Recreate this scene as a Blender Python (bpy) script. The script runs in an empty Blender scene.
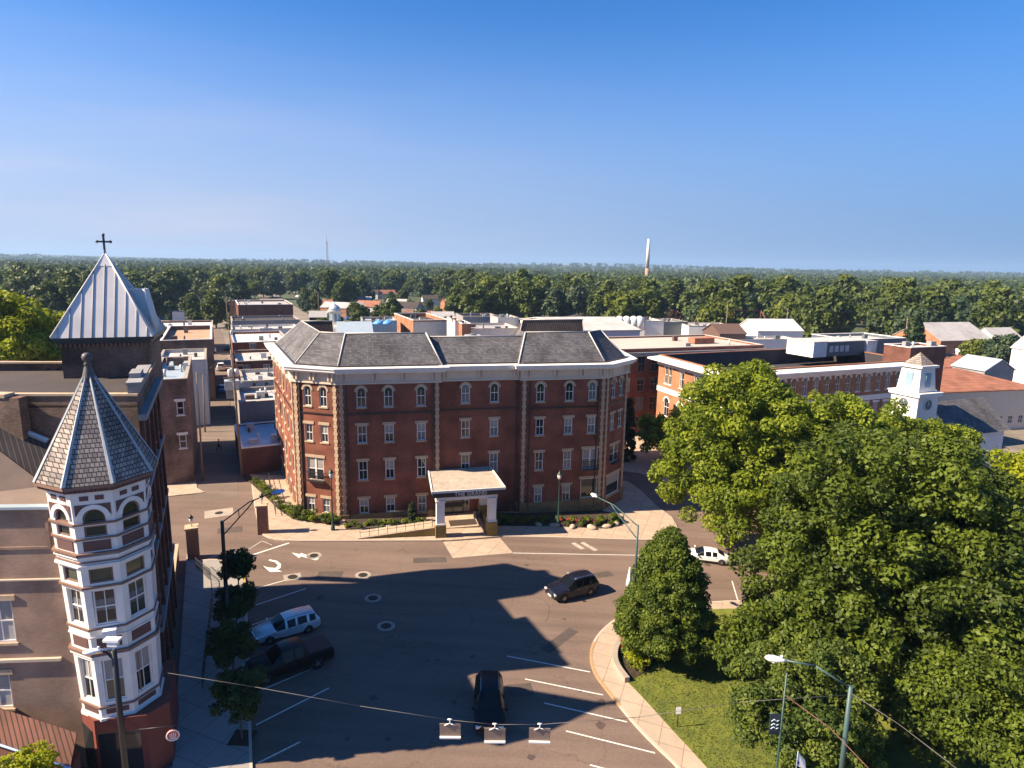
import bpy, bmesh, math, random
import numpy as np
from mathutils import Vector, Matrix
random.seed(7)
PI = math.pi
C = bpy.context.scene.collection
# ---------------------------------------------------------------- camera model (28 m up, looking north over the square)
CF, CP, CR, CH = 637.0, math.radians(10.6), 0.0175, 28.0
SUN_AZ, SUN_EL = math.radians(12.6), math.radians(39.0)      # direction the light travels in plan, height
def ray(px, py):
    u = (px-512)/CF; v = (py-384)/CF
    c, s = math.cos(CR), math.sin(CR)
    u, v = u*c+v*s, -u*s+v*c
    return (u, math.cos(CP)-v*math.sin(CP), -(v*math.cos(CP)+math.sin(CP)))
def gz(x): return -0.04*(max(-30.0, min(40.0, x))+18.5)
def G(px, py, z):
    r = ray(px, py); t = (z-CH)/r[2]
    return (r[0]*t, r[1]*t)
def g(px, py, dz=0.0):
    z = 0.0
    for _ in range(10):
        x, y = G(px, py, z+dz); z = gz(x)
    return Vector((x, y, z))
def at(px, py, Y):
    r = ray(px, py); t = Y/r[1]
    return Vector((r[0]*t, Y, CH+r[2]*t))
# ---------------------------------------------------------------- materials
MATS = {}
def mat(name, col, rough=0.8, var=0.0, scale=3.0, var2=0.0, scale2=0.3, metal=0.0, bump=0.0, spec=0.5, col2=None, coat=0.0):
    m = bpy.data.materials.new(name); m.use_nodes = True; MATS[name] = m
    nt = m.node_tree; nd = nt.nodes; ln = nt.links
    b = nd['Principled BSDF']
    b.inputs['Roughness'].default_value = rough; b.inputs['Metallic'].default_value = metal
    b.inputs['Specular IOR Level'].default_value = spec; b.inputs['Coat Weight'].default_value = coat
    b.inputs['Base Color'].default_value = (*col, 1)
    if var or var2 or bump:
        tc = nd.new('ShaderNodeTexCoord')
        n1 = nd.new('ShaderNodeTexNoise'); n1.inputs['Scale'].default_value = scale; n1.inputs['Detail'].default_value = 6
        n2 = nd.new('ShaderNodeTexNoise'); n2.inputs['Scale'].default_value = scale2; n2.inputs['Detail'].default_value = 4
        ln.new(tc.outputs['Object'], n1.inputs['Vector']); ln.new(tc.outputs['Object'], n2.inputs['Vector'])
        c2 = col2 or tuple(c*0.35 for c in col)
        r1 = nd.new('ShaderNodeMapRange'); r1.inputs['From Min'].default_value = 0.3; r1.inputs['From Max'].default_value = 0.7; r1.inputs['To Max'].default_value = var
        ln.new(n1.outputs['Fac'], r1.inputs['Value'])
        r2 = nd.new('ShaderNodeMapRange'); r2.inputs['From Min'].default_value = 0.35; r2.inputs['From Max'].default_value = 0.7; r2.inputs['To Max'].default_value = var2
        ln.new(n2.outputs['Fac'], r2.inputs['Value'])
        ad = nd.new('ShaderNodeMath'); ad.operation = 'ADD'; ad.use_clamp = True
        ln.new(r1.outputs[0], ad.inputs[0]); ln.new(r2.outputs[0], ad.inputs[1])
        mx = nd.new('ShaderNodeMix'); mx.data_type = 'RGBA'
        mx.inputs['A'].default_value = (*col, 1); mx.inputs['B'].default_value = (*c2, 1)
        ln.new(ad.outputs[0], mx.inputs['Factor']); ln.new(mx.outputs['Result'], b.inputs['Base Color'])
        if bump:
            bp = nd.new('ShaderNodeBump'); bp.inputs['Strength'].default_value = bump; bp.inputs['Distance'].default_value = 0.05
            ln.new(n1.outputs['Fac'], bp.inputs['Height']); ln.new(bp.outputs[0], b.inputs['Normal'])
    return m
def brickmat(name, c1, c2, mortar, bw=0.22, bh=0.075, mort=0.012, var2=0.3, rough=0.9, bump=0.3, hexa=False):
    m = bpy.data.materials.new(name); m.use_nodes = True; MATS[name] = m
    nt = m.node_tree; nd = nt.nodes; ln = nt.links; b = nd['Principled BSDF']
    b.inputs['Roughness'].default_value = rough; b.inputs['Specular IOR Level'].default_value = 0.25
    tc = nd.new('ShaderNodeTexCoord'); sp = nd.new('ShaderNodeSeparateXYZ'); ln.new(tc.outputs['Object'], sp.inputs[0])
    ad = nd.new('ShaderNodeMath'); ad.operation = 'ADD'; ln.new(sp.outputs['X'], ad.inputs[0]); ln.new(sp.outputs['Y'], ad.inputs[1])
    cb = nd.new('ShaderNodeCombineXYZ'); ln.new(ad.outputs[0], cb.inputs['X']); ln.new(sp.outputs['Z'], cb.inputs['Y'])
    bt = nd.new('ShaderNodeTexBrick'); ln.new(cb.outputs[0], bt.inputs['Vector'])
    bt.inputs['Scale'].default_value = 1.0; bt.inputs['Brick Width'].default_value = bw; bt.inputs['Row Height'].default_value = bh
    bt.inputs['Mortar Size'].default_value = mort; bt.inputs['Color1'].default_value = (*c1, 1); bt.inputs['Color2'].default_value = (*c2, 1)
    bt.inputs['Mortar'].default_value = (*mortar, 1); bt.inputs['Bias'].default_value = -0.1
    n2 = nd.new('ShaderNodeTexNoise'); n2.inputs['Scale'].default_value = 0.45; n2.inputs['Detail'].default_value = 7
    ln.new(tc.outputs['Object'], n2.inputs['Vector'])
    r2 = nd.new('ShaderNodeMapRange'); r2.inputs['From Min'].default_value = 0.35; r2.inputs['From Max'].default_value = 0.7
    r2.inputs['To Min'].default_value = 1.0+var2*0.4; r2.inputs['To Max'].default_value = 1.0-var2
    ln.new(n2.outputs['Fac'], r2.inputs['Value'])
    vm = nd.new('ShaderNodeVectorMath'); vm.operation = 'SCALE'; ln.new(bt.outputs['Color'], vm.inputs[0]); ln.new(r2.outputs[0], vm.inputs['Scale'])
    ln.new(vm.outputs[0], b.inputs['Base Color'])
    if bump:
        bp = nd.new('ShaderNodeBump'); bp.inputs['Strength'].default_value = bump; bp.inputs['Distance'].default_value = 0.01; bp.invert = True
        ln.new(bt.outputs['Fac'], bp.inputs['Height']); ln.new(bp.outputs[0], b.inputs['Normal'])
    return m
def leafmat(name, dark, light, trans=0.25):
    m = bpy.data.materials.new(name); m.use_nodes = True; MATS[name] = m
    nt = m.node_tree; nd = nt.nodes; ln = nt.links; b = nd['Principled BSDF']; out = nd['Material Output']
    b.inputs['Roughness'].default_value = 0.55; b.inputs['Specular IOR Level'].default_value = 0.25
    a = nd.new('ShaderNodeAttribute'); a.attribute_name = 'tone'
    mx = nd.new('ShaderNodeMix'); mx.data_type = 'RGBA'; mx.inputs['A'].default_value = (*dark, 1); mx.inputs['B'].default_value = (*light, 1)
    ln.new(a.outputs['Fac'], mx.inputs['Factor']); ln.new(mx.outputs['Result'], b.inputs['Base Color'])
    tr = nd.new('ShaderNodeBsdfTranslucent'); ln.new(mx.outputs['Result'], tr.inputs['Color'])
    ms = nd.new('ShaderNodeMixShader'); ms.inputs[0].default_value = trans
    ln.new(b.outputs[0], ms.inputs[1]); ln.new(tr.outputs[0], ms.inputs[2]); ln.new(ms.outputs[0], out.inputs['Surface'])
    return m
# asphalt with patches, cracks and a warm grey cast
def asphalt(name, col):
    m = mat(name, col, 0.9, 0.35, 6.0, 0.3, 0.12, bump=0.25, spec=0.25, col2=tuple(c*0.55 for c in col))
    nt = m.node_tree; nd = nt.nodes; ln = nt.links; b = nd['Principled BSDF']
    src = b.inputs['Base Color'].links[0].from_socket
    tc = nd.new('ShaderNodeTexCoord')
    vo = nd.new('ShaderNodeTexVoronoi'); vo.feature = 'DISTANCE_TO_EDGE'; vo.inputs['Scale'].default_value = 0.11
    nz = nd.new('ShaderNodeTexNoise'); nz.inputs['Scale'].default_value = 0.5; nz.inputs['Detail'].default_value = 8
    sc = nd.new('ShaderNodeVectorMath'); sc.operation = 'SCALE'; sc.inputs['Scale'].default_value = 3.5
    av = nd.new('ShaderNodeVectorMath'); av.operation = 'ADD'
    ln.new(tc.outputs['Object'], nz.inputs['Vector']); ln.new(nz.outputs['Color'], sc.inputs[0])
    ln.new(sc.outputs[0], av.inputs[0]); ln.new(tc.outputs['Object'], av.inputs[1]); ln.new(av.outputs[0], vo.inputs['Vector'])
    mr = nd.new('ShaderNodeMapRange'); mr.inputs['From Min'].default_value = 0.0; mr.inputs['From Max'].default_value = 0.006
    mr.inputs['To Min'].default_value = 0.72; mr.inputs['To Max'].default_value = 1.0
    ln.new(vo.outputs['Distance'], mr.inputs['Value'])
    # streaks along the traffic lanes
    mp = nd.new('ShaderNodeMapping'); mp.inputs['Scale'].default_value = (0.05, 0.9, 1); mp.inputs['Rotation'].default_value = (0, 0, 0.25)
    ns = nd.new('ShaderNodeTexNoise'); ns.inputs['Scale'].default_value = 1.0; ns.inputs['Detail'].default_value = 5
    ln.new(tc.outputs['Object'], mp.inputs[0]); ln.new(mp.outputs[0], ns.inputs['Vector'])
    m2 = nd.new('ShaderNodeMapRange'); m2.inputs['From Min'].default_value = 0.35; m2.inputs['From Max'].default_value = 0.65
    m2.inputs['To Min'].default_value = 0.86; m2.inputs['To Max'].default_value = 1.1
    ln.new(ns.outputs['Fac'], m2.inputs['Value'])
    mu = nd.new('ShaderNodeMath'); mu.operation = 'MULTIPLY'; ln.new(mr.outputs[0], mu.inputs[0]); ln.new(m2.outputs[0], mu.inputs[1])
    vm = nd.new('ShaderNodeVectorMath'); vm.operation = 'SCALE'; ln.new(src, vm.inputs[0]); ln.new(mu.outputs[0], vm.inputs['Scale'])
    ln.new(vm.outputs[0], b.inputs['Base Color'])
    return m
def slabmat(name, col, s=1.5):   # concrete paving in jointed slabs
    m = mat(name, col, 0.85, 0.16, 2.2, 0.16, 0.35, bump=0.08, spec=0.3)
    nt = m.node_tree; nd = nt.nodes; ln = nt.links; b = nd['Principled BSDF']
    src = b.inputs['Base Color'].links[0].from_socket
    tc = nd.new('ShaderNodeTexCoord'); mp = nd.new('ShaderNodeMapping'); mp.inputs['Rotation'].default_value = (0, 0, 0.35)
    bt = nd.new('ShaderNodeTexBrick'); bt.offset = 0.0; bt.inputs['Scale'].default_value = 1; bt.inputs['Brick Width'].default_value = s; bt.inputs['Row Height'].default_value = s
    bt.inputs['Mortar Size'].default_value = 0.025; bt.inputs['Color1'].default_value = (1, 1, 1, 1); bt.inputs['Color2'].default_value = (0.88, 0.88, 0.88, 1); bt.inputs['Mortar'].default_value = (0.55, 0.52, 0.5, 1)
    ln.new(tc.outputs['Object'], mp.inputs[0]); ln.new(mp.outputs[0], bt.inputs['Vector'])
    vm = nd.new('ShaderNodeVectorMath'); vm.operation = 'MULTIPLY'; ln.new(src, vm.inputs[0]); ln.new(bt.outputs['Color'], vm.inputs[1])
    ln.new(vm.outputs[0], b.inputs['Base Color'])
    return m
asphalt('asphalt', (0.185, 0.130, 0.106))
asphalt('asphalt_old', (0.19, 0.145, 0.12))
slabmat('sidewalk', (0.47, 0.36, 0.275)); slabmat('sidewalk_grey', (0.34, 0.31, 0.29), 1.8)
mat('curb', (0.50, 0.40, 0.32), 0.85, 0.15, 4); mat('curb_yellow', (0.42, 0.27, 0.05), 0.8, 0.3, 5)
mat('curb_tan', (0.42, 0.26, 0.13), 0.8, 0.3, 5)
mat('paint', (0.72, 0.70, 0.66), 0.7, 0.45, 7, col2=(0.3, 0.26, 0.23)); mat('paint_worn', (0.5, 0.44, 0.38), 0.7, 0.7, 3, col2=(0.2, 0.15, 0.12))
mat('town_ground', (0.25, 0.20, 0.16), 0.95, 0.5, 0.6, 0.5, 0.06, col2=(0.10, 0.09, 0.07))
mat('field', (0.075, 0.085, 0.03), 0.95, 0.6, 0.05, 0.6, 0.01, col2=(0.02, 0.035, 0.012))
mat('hill', (0.03, 0.045, 0.02), 0.95, 0.7, 0.02, 0.5, 0.004, col2=(0.012, 0.02, 0.01))
mat('lawn', (0.155, 0.165, 0.018), 0.9, 0.5, 1.2, 0.35, 0.22, bump=0.6, col2=(0.035, 0.06, 0.010))
mat('mulch', (0.05, 0.03, 0.02), 0.95, 0.5, 5, bump=0.5)
brickmat('brick_hotel', (0.25, 0.062, 0.033), (0.175, 0.042, 0.024), (0.20, 0.11, 0.08), var2=0.45)
brickmat('brick_dark', (0.17, 0.05, 0.035), (0.11, 0.035, 0.026), (0.13, 0.09, 0.07), var2=0.4)
brickmat('brick_old', (0.24, 0.13, 0.09), (0.10, 0.068, 0.058), (0.19, 0.15, 0.12), var2=0.6, bump=0.6)
brickmat('brick_brown', (0.36, 0.23, 0.165), (0.29, 0.185, 0.135), (0.33, 0.23, 0.18), var2=0.4, bump=0.6)
brickmat('brick_orange', (0.36, 0.15, 0.07), (0.30, 0.12, 0.06), (0.3, 0.18, 0.12))
brickmat('brick_pillar', (0.32, 0.12, 0.07), (0.24, 0.09, 0.05), (0.28, 0.18, 0.13))
brickmat('stone_base', (0.30, 0.19, 0.09), (0.25, 0.16, 0.08), (0.18, 0.12, 0.07), 0.6, 0.25, 0.02)
brickmat('stone_olive', (0.28, 0.20, 0.065), (0.23, 0.165, 0.055), (0.16, 0.12, 0.05), 0.4, 0.2, 0.015)
brickmat('shingle', (0.15, 0.142, 0.150), (0.075, 0.072, 0.082), (0.05, 0.048, 0.052), 0.3, 0.16, 0.012, var2=0.35)
brickmat('slate_scale', (0.38, 0.32, 0.28), (0.18, 0.15, 0.15), (0.05, 0.045, 0.045), 0.26, 0.22, 0.022, var2=0.45, bump=1.0)
brickmat('clay_tile', (0.36, 0.15, 0.095), (0.27, 0.11, 0.07), (0.2, 0.09, 0.06), 0.35, 0.3, 0.02)
brickmat('tile_dark', (0.14, 0.06, 0.045), (0.10, 0.045, 0.035), (0.03, 0.02, 0.02), 0.28, 2.2, 0.035, bump=1.0)
brickmat('seam_dark', (0.06, 0.05, 0.05), (0.05, 0.042, 0.042), (0.14, 0.11, 0.10), 0.35, 30, 0.03, bump=1.0)
brickmat('seam_light', (0.36, 0.34, 0.32), (0.31, 0.30, 0.28), (0.12, 0.11, 0.11), 0.45, 30, 0.05, bump=0.6)
mat('limestone', (0.50, 0.37, 0.25), 0.85, 0.3, 3, bump=0.1); mat('cream', (0.64, 0.52, 0.41), 0.6, 0.12, 1.5)
mat('white_paint', (0.74, 0.71, 0.68), 0.55, 0.3, 0.7, 0.2, 0.15, col2=(0.5, 0.45, 0.4)); mat('white_trim', (0.78, 0.74, 0.71), 0.6, 0.3, 1.6, 0.2, 0.4, col2=(.55, .5, .46))
mat('white_roof', (0.52, 0.50, 0.48), 0.7, 0.45, 0.5, 0.35, 0.12, col2=(0.26, 0.24, 0.23)); mat('grey_roof', (0.42, 0.40, 0.40), 0.8, 0.3, 0.6, 0.3, 0.12)
mat('beige_roof', (0.50, 0.42, 0.36), 0.85, 0.2, 0.4, 0.2, 0.08); mat('tan_roof', (0.46, 0.28, 0.18), 0.9, 0.3, 0.5, 0.3, 0.15)
mat('tar_and_shade', (0.04, 0.035, 0.045), 0.9, 0.35, 0.7)  # dark roof tar, also the painted shade on inner parapet faces
mat('patch', (0.10, 0.075, 0.065), 0.9, 0.4, 4, 0.3, 0.5, bump=0.2); mat('stain', (0.09, 0.062, 0.052), 0.8, 0.5, 2)
mat('tar_roof', (0.055, 0.040, 0.038), 0.9, 0.35, 0.7, 0.35, 0.1); mat('flat_brown', (0.20, 0.145, 0.12), 0.9, 0.35, 0.9, 0.4, 0.18)
mat('metal_roof', (0.72, 0.67, 0.64), 0.5, 0.25, 0.9, 0.3, 0.3, metal=0.08, col2=(0.42, 0.38, 0.36)); mat('rib_metal', (0.40, 0.43, 0.46), 0.6, 0.4, 2.0); mat('blue_metal', (0.42, 0.50, 0.56), 0.5, 0.2, 1.0, metal=0.3)
mat('brown_trim', (0.21, 0.115, 0.085), 0.7, 0.2, 3); mat('maroon_panel', (0.13, 0.062, 0.055), 0.8, 0.2, 3); mat('lead', (0.11, 0.10, 0.105), 0.6, 0.3, 5, metal=0.3)
mat('gravel_roof', (0.46, 0.38, 0.31), 0.9, 0.4, 3.5, 0.3, 0.8); mat('stucco', (0.55, 0.52, 0.50), 0.85, 0.2, 1.0, 0.2, 0.3); mat('grey_stucco', (0.30, 0.29, 0.30), 0.85, 0.3, 1.0, 0.3, 0.3)
mat('dark_bronze', (0.022, 0.018, 0.018), 0.4, spec=0.6); mat('black_metal', (0.018, 0.018, 0.02), 0.45); mat('green_metal', (0.02, 0.055, 0.045), 0.45); mat('galv', (0.33, 0.36, 0.38), 0.45, 0.2, 4, metal=0.4)
mat('teal_pole', (0.045, 0.085, 0.085), 0.5); mat('lamp_white', (0.75, 0.76, 0.78), 0.4); mat('lamp_glass', (0.68, 0.66, 0.6), 0.25, spec=0.8)
mat('wood_pole', (0.22, 0.16, 0.12), 0.9, 0.4, 4); mat('bark', (0.10, 0.075, 0.055), 0.95, 0.5, 4, bump=0.8); mat('rust', (0.16, 0.07, 0.05), 0.8, 0.4, 2)
mat('boulder', (0.42, 0.33, 0.26), 0.9, 0.4, 2, bump=0.5); mat('iron', (0.06, 0.05, 0.045), 0.6, 0.4, 9, metal=0.5); mat('concrete', (0.36, 0.30, 0.25), 0.9, 0.25, 2, 0.15, 0.5)
mat('wire', (0.10, 0.09, 0.09), 0.6); mat('rubber', (0.012, 0.012, 0.012), 0.8); mat('rim', (0.45, 0.45, 0.46), 0.3, metal=0.9)
mat('paint_navy', (0.008, 0.009, 0.018), 0.25, coat=0.4, spec=0.4); mat('paint_black', (0.005, 0.005, 0.006), 0.35, coat=0.1, spec=0.25); mat('paint_silver', (0.58, 0.62, 0.66), 0.28, metal=0.25, coat=0.6)
mat('paint_white', (0.78, 0.78, 0.77), 0.3, coat=0.6); mat('paint_red', (0.3, 0.03, 0.02), 0.3, coat=0.6); mat('paint_blue', (0.05, 0.12, 0.3), 0.3, coat=0.6); mat('paint_maroon', (0.06, 0.02, 0.018), 0.25, coat=0.7)
mat('car_glass', (0.006, 0.007, 0.008), 0.12, spec=0.3); mat('glass_dark', (0.018, 0.021, 0.026), 0.07, spec=0.8); mat('glass_green', (0.03, 0.045, 0.03), 0.1, 0.6, 1.5, spec=0.7, col2=(0.10, 0.11, 0.09))
mat('glass_pale', (0.16, 0.18, 0.20), 0.12, 0.6, 2.5, spec=0.8, col2=(0.03, 0.035, 0.045)); mat('curtain', (0.32, 0.30, 0.29), 0.6, 0.4, 3); mat('blind', (0.45, 0.42, 0.40), 0.6, 0.2, 2)
mat('head_lens', (0.75, 0.77, 0.8), 0.1, spec=0.9, metal=0.3); mat('tail_lens', (0.35, 0.02, 0.015), 0.2, spec=0.7); mat('amber', (0.5, 0.16, 0.02), 0.3); mat('chrome', (0.7, 0.7, 0.72), 0.15, metal=1.0)
mat('tonneau', (0.10, 0.035, 0.03), 0.7, 0.3, 3); mat('sign_back', (0.30, 0.21, 0.16), 0.6, 0.2, 5); mat('sign_red', (0.62, 0.10, 0.05), 0.5); mat('sign_white', (0.78, 0.77, 0.75), 0.5)
mat('banner_navy', (0.02, 0.03, 0.045), 0.7); mat('banner_text', (0.45, 0.6, 0.7), 0.7); mat('flag_blue', (0.05, 0.09, 0.3), 0.7); mat('flag_red', (0.45, 0.04, 0.04), 0.7); mat('storefront', (0.19, 0.045, 0.032), 0.7, 0.3, 2)
mat('blue_tarp', (0.10, 0.32, 0.68), 0.6, 0.3, 1.5); mat('red_flower', (0.5, 0.03, 0.04), 0.7); mat('skin', (0.45, 0.25, 0.18), 0.6); mat('cloth_red', (0.35, 0.12, 0.09), 0.8); mat('cloth_dark', (0.03, 0.03, 0.05), 0.8); mat('hair', (0.03, 0.02, 0.015), 0.7)
mat('hvac', (0.52, 0.53, 0.54), 0.5, 0.2, 2, metal=0.3); mat('hvac_dark', (0.10, 0.12, 0.14), 0.5, 0.2, 2); mat('brown_metal', (0.12, 0.07, 0.055), 0.7, 0.2, 2); mat('blue_wall', (0.24, 0.36, 0.44), 0.7, 0.3, 1)
mat('smokestack', (0.66, 0.58, 0.52), 0.8, 0.2, 0.2); mat('lamp_blue', (0.30, 0.45, 0.70), 0.4)
leafmat('leaf_oak', (0.034, 0.056, 0.008), (0.120, 0.160, 0.015), 0.33); leafmat('leaf_lime', (0.085, 0.125, 0.010), (0.26, 0.31, 0.022), 0.42)
leafmat('leaf_maple', (0.035, 0.062, 0.008), (0.135, 0.175, 0.016), 0.33); leafmat('leaf_yellow', (0.18, 0.23, 0.008), (0.38, 0.40, 0.018), 0.5)
leafmat('leaf_far', (0.030, 0.052, 0.012), (0.105, 0.135, 0.024), 0.25); leafmat('leaf_far_blue', (0.022, 0.045, 0.022), (0.07, 0.10, 0.04), 0.2); leafmat('leaf_far_bright', (0.06, 0.085, 0.012), (0.17, 0.20, 0.025), 0.3); leafmat('leaf_shrub', (0.03, 0.06, 0.010), (0.12, 0.15, 0.02)); leafmat('leaf_street', (0.014, 0.030, 0.008), (0.05, 0.085, 0.015))
leafmat('leaf_evergreen', (0.012, 0.026, 0.010), (0.035, 0.055, 0.016), 0.1)
# ---------------------------------------------------------------- mesh builder
class MB:
    def __init__(s): s.v = []; s.f = []; s.m = []; s.sm = []
    def add(s, vs, fs, mi=0, smooth=False):
        o = len(s.v); s.v += [tuple(p) for p in vs]
        for f in fs: s.f.append([i+o for i in f]); s.m.append(mi); s.sm.append(smooth)
        return s
    def box(s, c, d, rz=0.0, mi=0):
        x, y, z = d[0]/2, d[1]/2, d[2]/2; ca, sa = math.cos(rz), math.sin(rz)
        vs = [(c[0]+a*x*ca-b*y*sa, c[1]+a*x*sa+b*y*ca, c[2]+e*z) for e in (-1, 1) for a, b in ((-1, -1), (1, -1), (1, 1), (-1, 1))]
        return s.add(vs, [(3, 2, 1, 0), (4, 5, 6, 7), (0, 1, 5, 4), (1, 2, 6, 5), (2, 3, 7, 6), (3, 0, 4, 7)], mi)
    def bx(s, x0, x1, y0, y1, z0, z1, mi=0): return s.box(((x0+x1)/2, (y0+y1)/2, (z0+z1)/2), (abs(x1-x0), abs(y1-y0), abs(z1-z0)), 0, mi)
    def prism(s, poly, z0, z1, mi=0, mi_top=None):
        n = len(poly); a = [(p[0], p[1], z0 if not callable(z0) else z0(p)) for p in poly]; b = [(p[0], p[1], z1 if not callable(z1) else z1(p)) for p in poly]
        o = len(s.v)
        s.add(a+b, [[i, (i+1) % n, n+(i+1) % n, n+i] for i in range(n)]+[list(range(n))[::-1]], mi)
        s.f.append([o+n+i for i in range(n)]); s.m.append(mi if mi_top is None else mi_top); s.sm.append(False)
        return s
    def cyl(s, p0, p1, r0, r1=None, n=10, mi=0, smooth=True):
        r1 = r0 if r1 is None else r1; p0 = Vector(p0); p1 = Vector(p1); d = (p1-p0).normalized()
        a = d.orthogonal().normalized(); b = d.cross(a)
        vs = [p0+(a*math.cos(t)+b*math.sin(t))*r0 for t in [2*PI*i/n for i in range(n)]]+[p1+(a*math.cos(t)+b*math.sin(t))*r1 for t in [2*PI*i/n for i in range(n)]]
        s.add(vs, [[i, (i+1) % n, n+(i+1) % n, n+i] for i in range(n)], mi, smooth)
        o = len(s.v)-2*n
        s.f.append([o+i for i in range(n)][::-1]); s.m.append(mi); s.sm.append(False); s.f.append([o+n+i for i in range(n)]); s.m.append(mi); s.sm.append(False)
        return s
    def tube(s, pts, r, n=6, mi=0, r1=None):
        k = len(pts)-1
        for i in range(k):
            a = r if r1 is None else r+(r1-r)*i/k; b = r if r1 is None else r+(r1-r)*(i+1)/k
            s.cyl(pts[i], pts[i+1], a, b, n, mi)
        return s
    def lathe(s, prof, c=(0, 0, 0), n=12, mi=0, smooth=True, rot=0.0, closed=True):
        vs = [(c[0]+r*math.cos(rot+2*PI*i/n), c[1]+r*math.sin(rot+2*PI*i/n), c[2]+z) for r, z in prof for i in range(n)]
        fs = [[j*n+i, j*n+(i+1) % n, (j+1)*n+(i+1) % n, (j+1)*n+i] for j in range(len(prof)-1) for i in range(n)]
        if closed: fs.append(list(range(n))[::-1]); fs.append([(len(prof)-1)*n+i for i in range(n)])
        return s.add(vs, fs, mi, smooth)
    def ico(s, c, r, sub=1, mi=0, jit=0.0, smooth=True, sq=(1, 1, 1)):
        bm = bmesh.new(); bmesh.ops.create_icosphere(bm, subdivisions=sub, radius=1)
        vs = [(c[0]+v.co.x*r*sq[0]*(1+random.uniform(-jit, jit)), c[1]+v.co.y*r*sq[1]*(1+random.uniform(-jit, jit)), c[2]+v.co.z*r*sq[2]*(1+random.uniform(-jit, jit))) for v in bm.verts]
        fs = [[v.index for v in f.verts] for f in bm.faces]; bm.free()
        return s.add(vs, fs, mi, smooth)
    def mesh(s, name, mats, fix=True):
        me = bpy.data.meshes.new(name); me.from_pydata(s.v, [], s.f)
        for m in (mats if isinstance(mats, (list, tuple)) else [mats]): me.materials.append(MATS[m] if isinstance(m, str) else m)
        me.polygons.foreach_set('material_index', s.m); me.polygons.foreach_set('use_smooth', s.sm)
        if fix:
            bm = bmesh.new(); bm.from_mesh(me); bmesh.ops.recalc_face_normals(bm, faces=bm.faces); bm.to_mesh(me); bm.free()
        me.update(); return me
    def build(s, name, mats, parent=None, loc=(0, 0, 0), rz=0.0, fix=True):
        return link(name, s.mesh(name, mats, fix), parent, loc, rz)
def link(name, me, parent=None, loc=(0, 0, 0), rz=0.0):
    o = bpy.data.objects.new(name, me); C.objects.link(o); o.location = loc; o.rotation_euler = (0, 0, rz)
    if parent is not None: o.parent = parent
    return o
def thing(name, label, cat, loc=(0, 0, 0), rz=0.0, group=None):
    o = bpy.data.objects.new(name, None); C.objects.link(o); o.location = loc; o.rotation_euler = (0, 0, rz)
    o.empty_display_size = 0.2
    return tag(o, label, cat, group)
def tag(o, label, cat, group=None):
    o['label'] = label; o['category'] = cat
    if group: o['group'] = group
    return o
def struct(o, kind='structure'): o['kind'] = kind; return o
def copy_tree(o, parent=None):
    c = o.copy(); C.objects.link(c)
    if parent is not None: c.parent = parent
    for ch in list(o.children): copy_tree(ch, c)
    return c
def tilt(o, loc, rz):   # stand on the gently sloping square
    sl = 0.04 if -30 < loc[0] < 40 else 0
    o.matrix_world = Matrix.Translation(loc) @ Matrix.Rotation(math.atan(sl), 4, 'Y') @ Matrix.Rotation(rz, 4, 'Z')
def sheet(name, poly, off, mats, thick=0.0, kind='structure', side=None):
    """polygon following the slope of the square; thick > 0 makes a raised slab"""
    bm = bmesh.new(); vs = [bm.verts.new((p[0], p[1], 0)) for p in poly]
    f = bm.faces.new(vs); bmesh.ops.triangulate(bm, faces=[f])
    for xk in (-30, 40):
        bmesh.ops.bisect_plane(bm, geom=bm.verts[:]+bm.edges[:]+bm.faces[:], plane_co=(xk, 0, 0), plane_no=(1, 0, 0))
    if thick:
        r = bmesh.ops.extrude_face_region(bm, geom=bm.faces[:]); 
        for e in r['geom']:
            if isinstance(e, bmesh.types.BMVert): e.co.z = 1
    for v in bm.verts: v.co.z = gz(v.co.x)+off+(0 if not thick else (0 if v.co.z > 0.5 else -thick))
    bmesh.ops.recalc_face_normals(bm, faces=bm.faces)
    if not thick:
        for fc in bm.faces:
            if fc.normal.z < 0: fc.normal_flip()
    me = bpy.data.meshes.new(name); bm.to_mesh(me); bm.free()
    for m in (mats if isinstance(mats, (list, tuple)) else [mats]): me.materials.append(MATS[m])
    o = link(name, me)
    if kind: o['kind'] = kind
    return o
def smooth_poly(pts, it=2, closed=False):
    pts = [Vector(p[:2]) for p in pts]
    for _ in range(it):
        q = [pts[0]]
        for a, b in zip(pts[:-1], pts[1:]): q += [a*0.75+b*0.25, a*0.25+b*0.75]
        q.append(pts[-1]); pts = q
    return pts
def ribbon(name, pts, w, off, m, h=0.0, kind='structure'):
    """strip of width w along a line, following the slope"""
    pts = [Vector(p[:2]) for p in pts]; L = []; R_ = []
    for i, p in enumerate(pts):
        d = (pts[min(i+1, len(pts)-1)]-pts[max(i-1, 0)]).normalized(); n = Vector((-d.y, d.x))
        L.append(p+n*w/2); R_.append(p-n*w/2)
    mb = MB(); n = len(pts)
    if h:
        vs = [(p.x, p.y, gz(p.x)+off+z) for p, z in [(q, 0) for q in L]+[(q, 0) for q in R_]+[(q, h) for q in L]+[(q, h) for q in R_]]
        fs = []
        for i in range(n-1): fs += [[i, i+1, 2*n+i+1, 2*n+i], [n+i, 3*n+i, 3*n+i+1, n+i+1], [2*n+i, 2*n+i+1, 3*n+i+1, 3*n+i], [i, n+i, n+i+1, i+1]]
        fs += [[0, 2*n, 3*n, n], [n-1, 2*n-1, 4*n-1, 3*n-1]]
    else:
        vs = [(p.x, p.y, gz(p.x)+off) for p in L+R_]; fs = [[n+i, n+i+1, i+1, i] for i in range(n-1)]
    mb.add(vs, fs); o = mb.build(name, m, fix=bool(h))
    if kind: o['kind'] = kind
    return o
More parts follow.
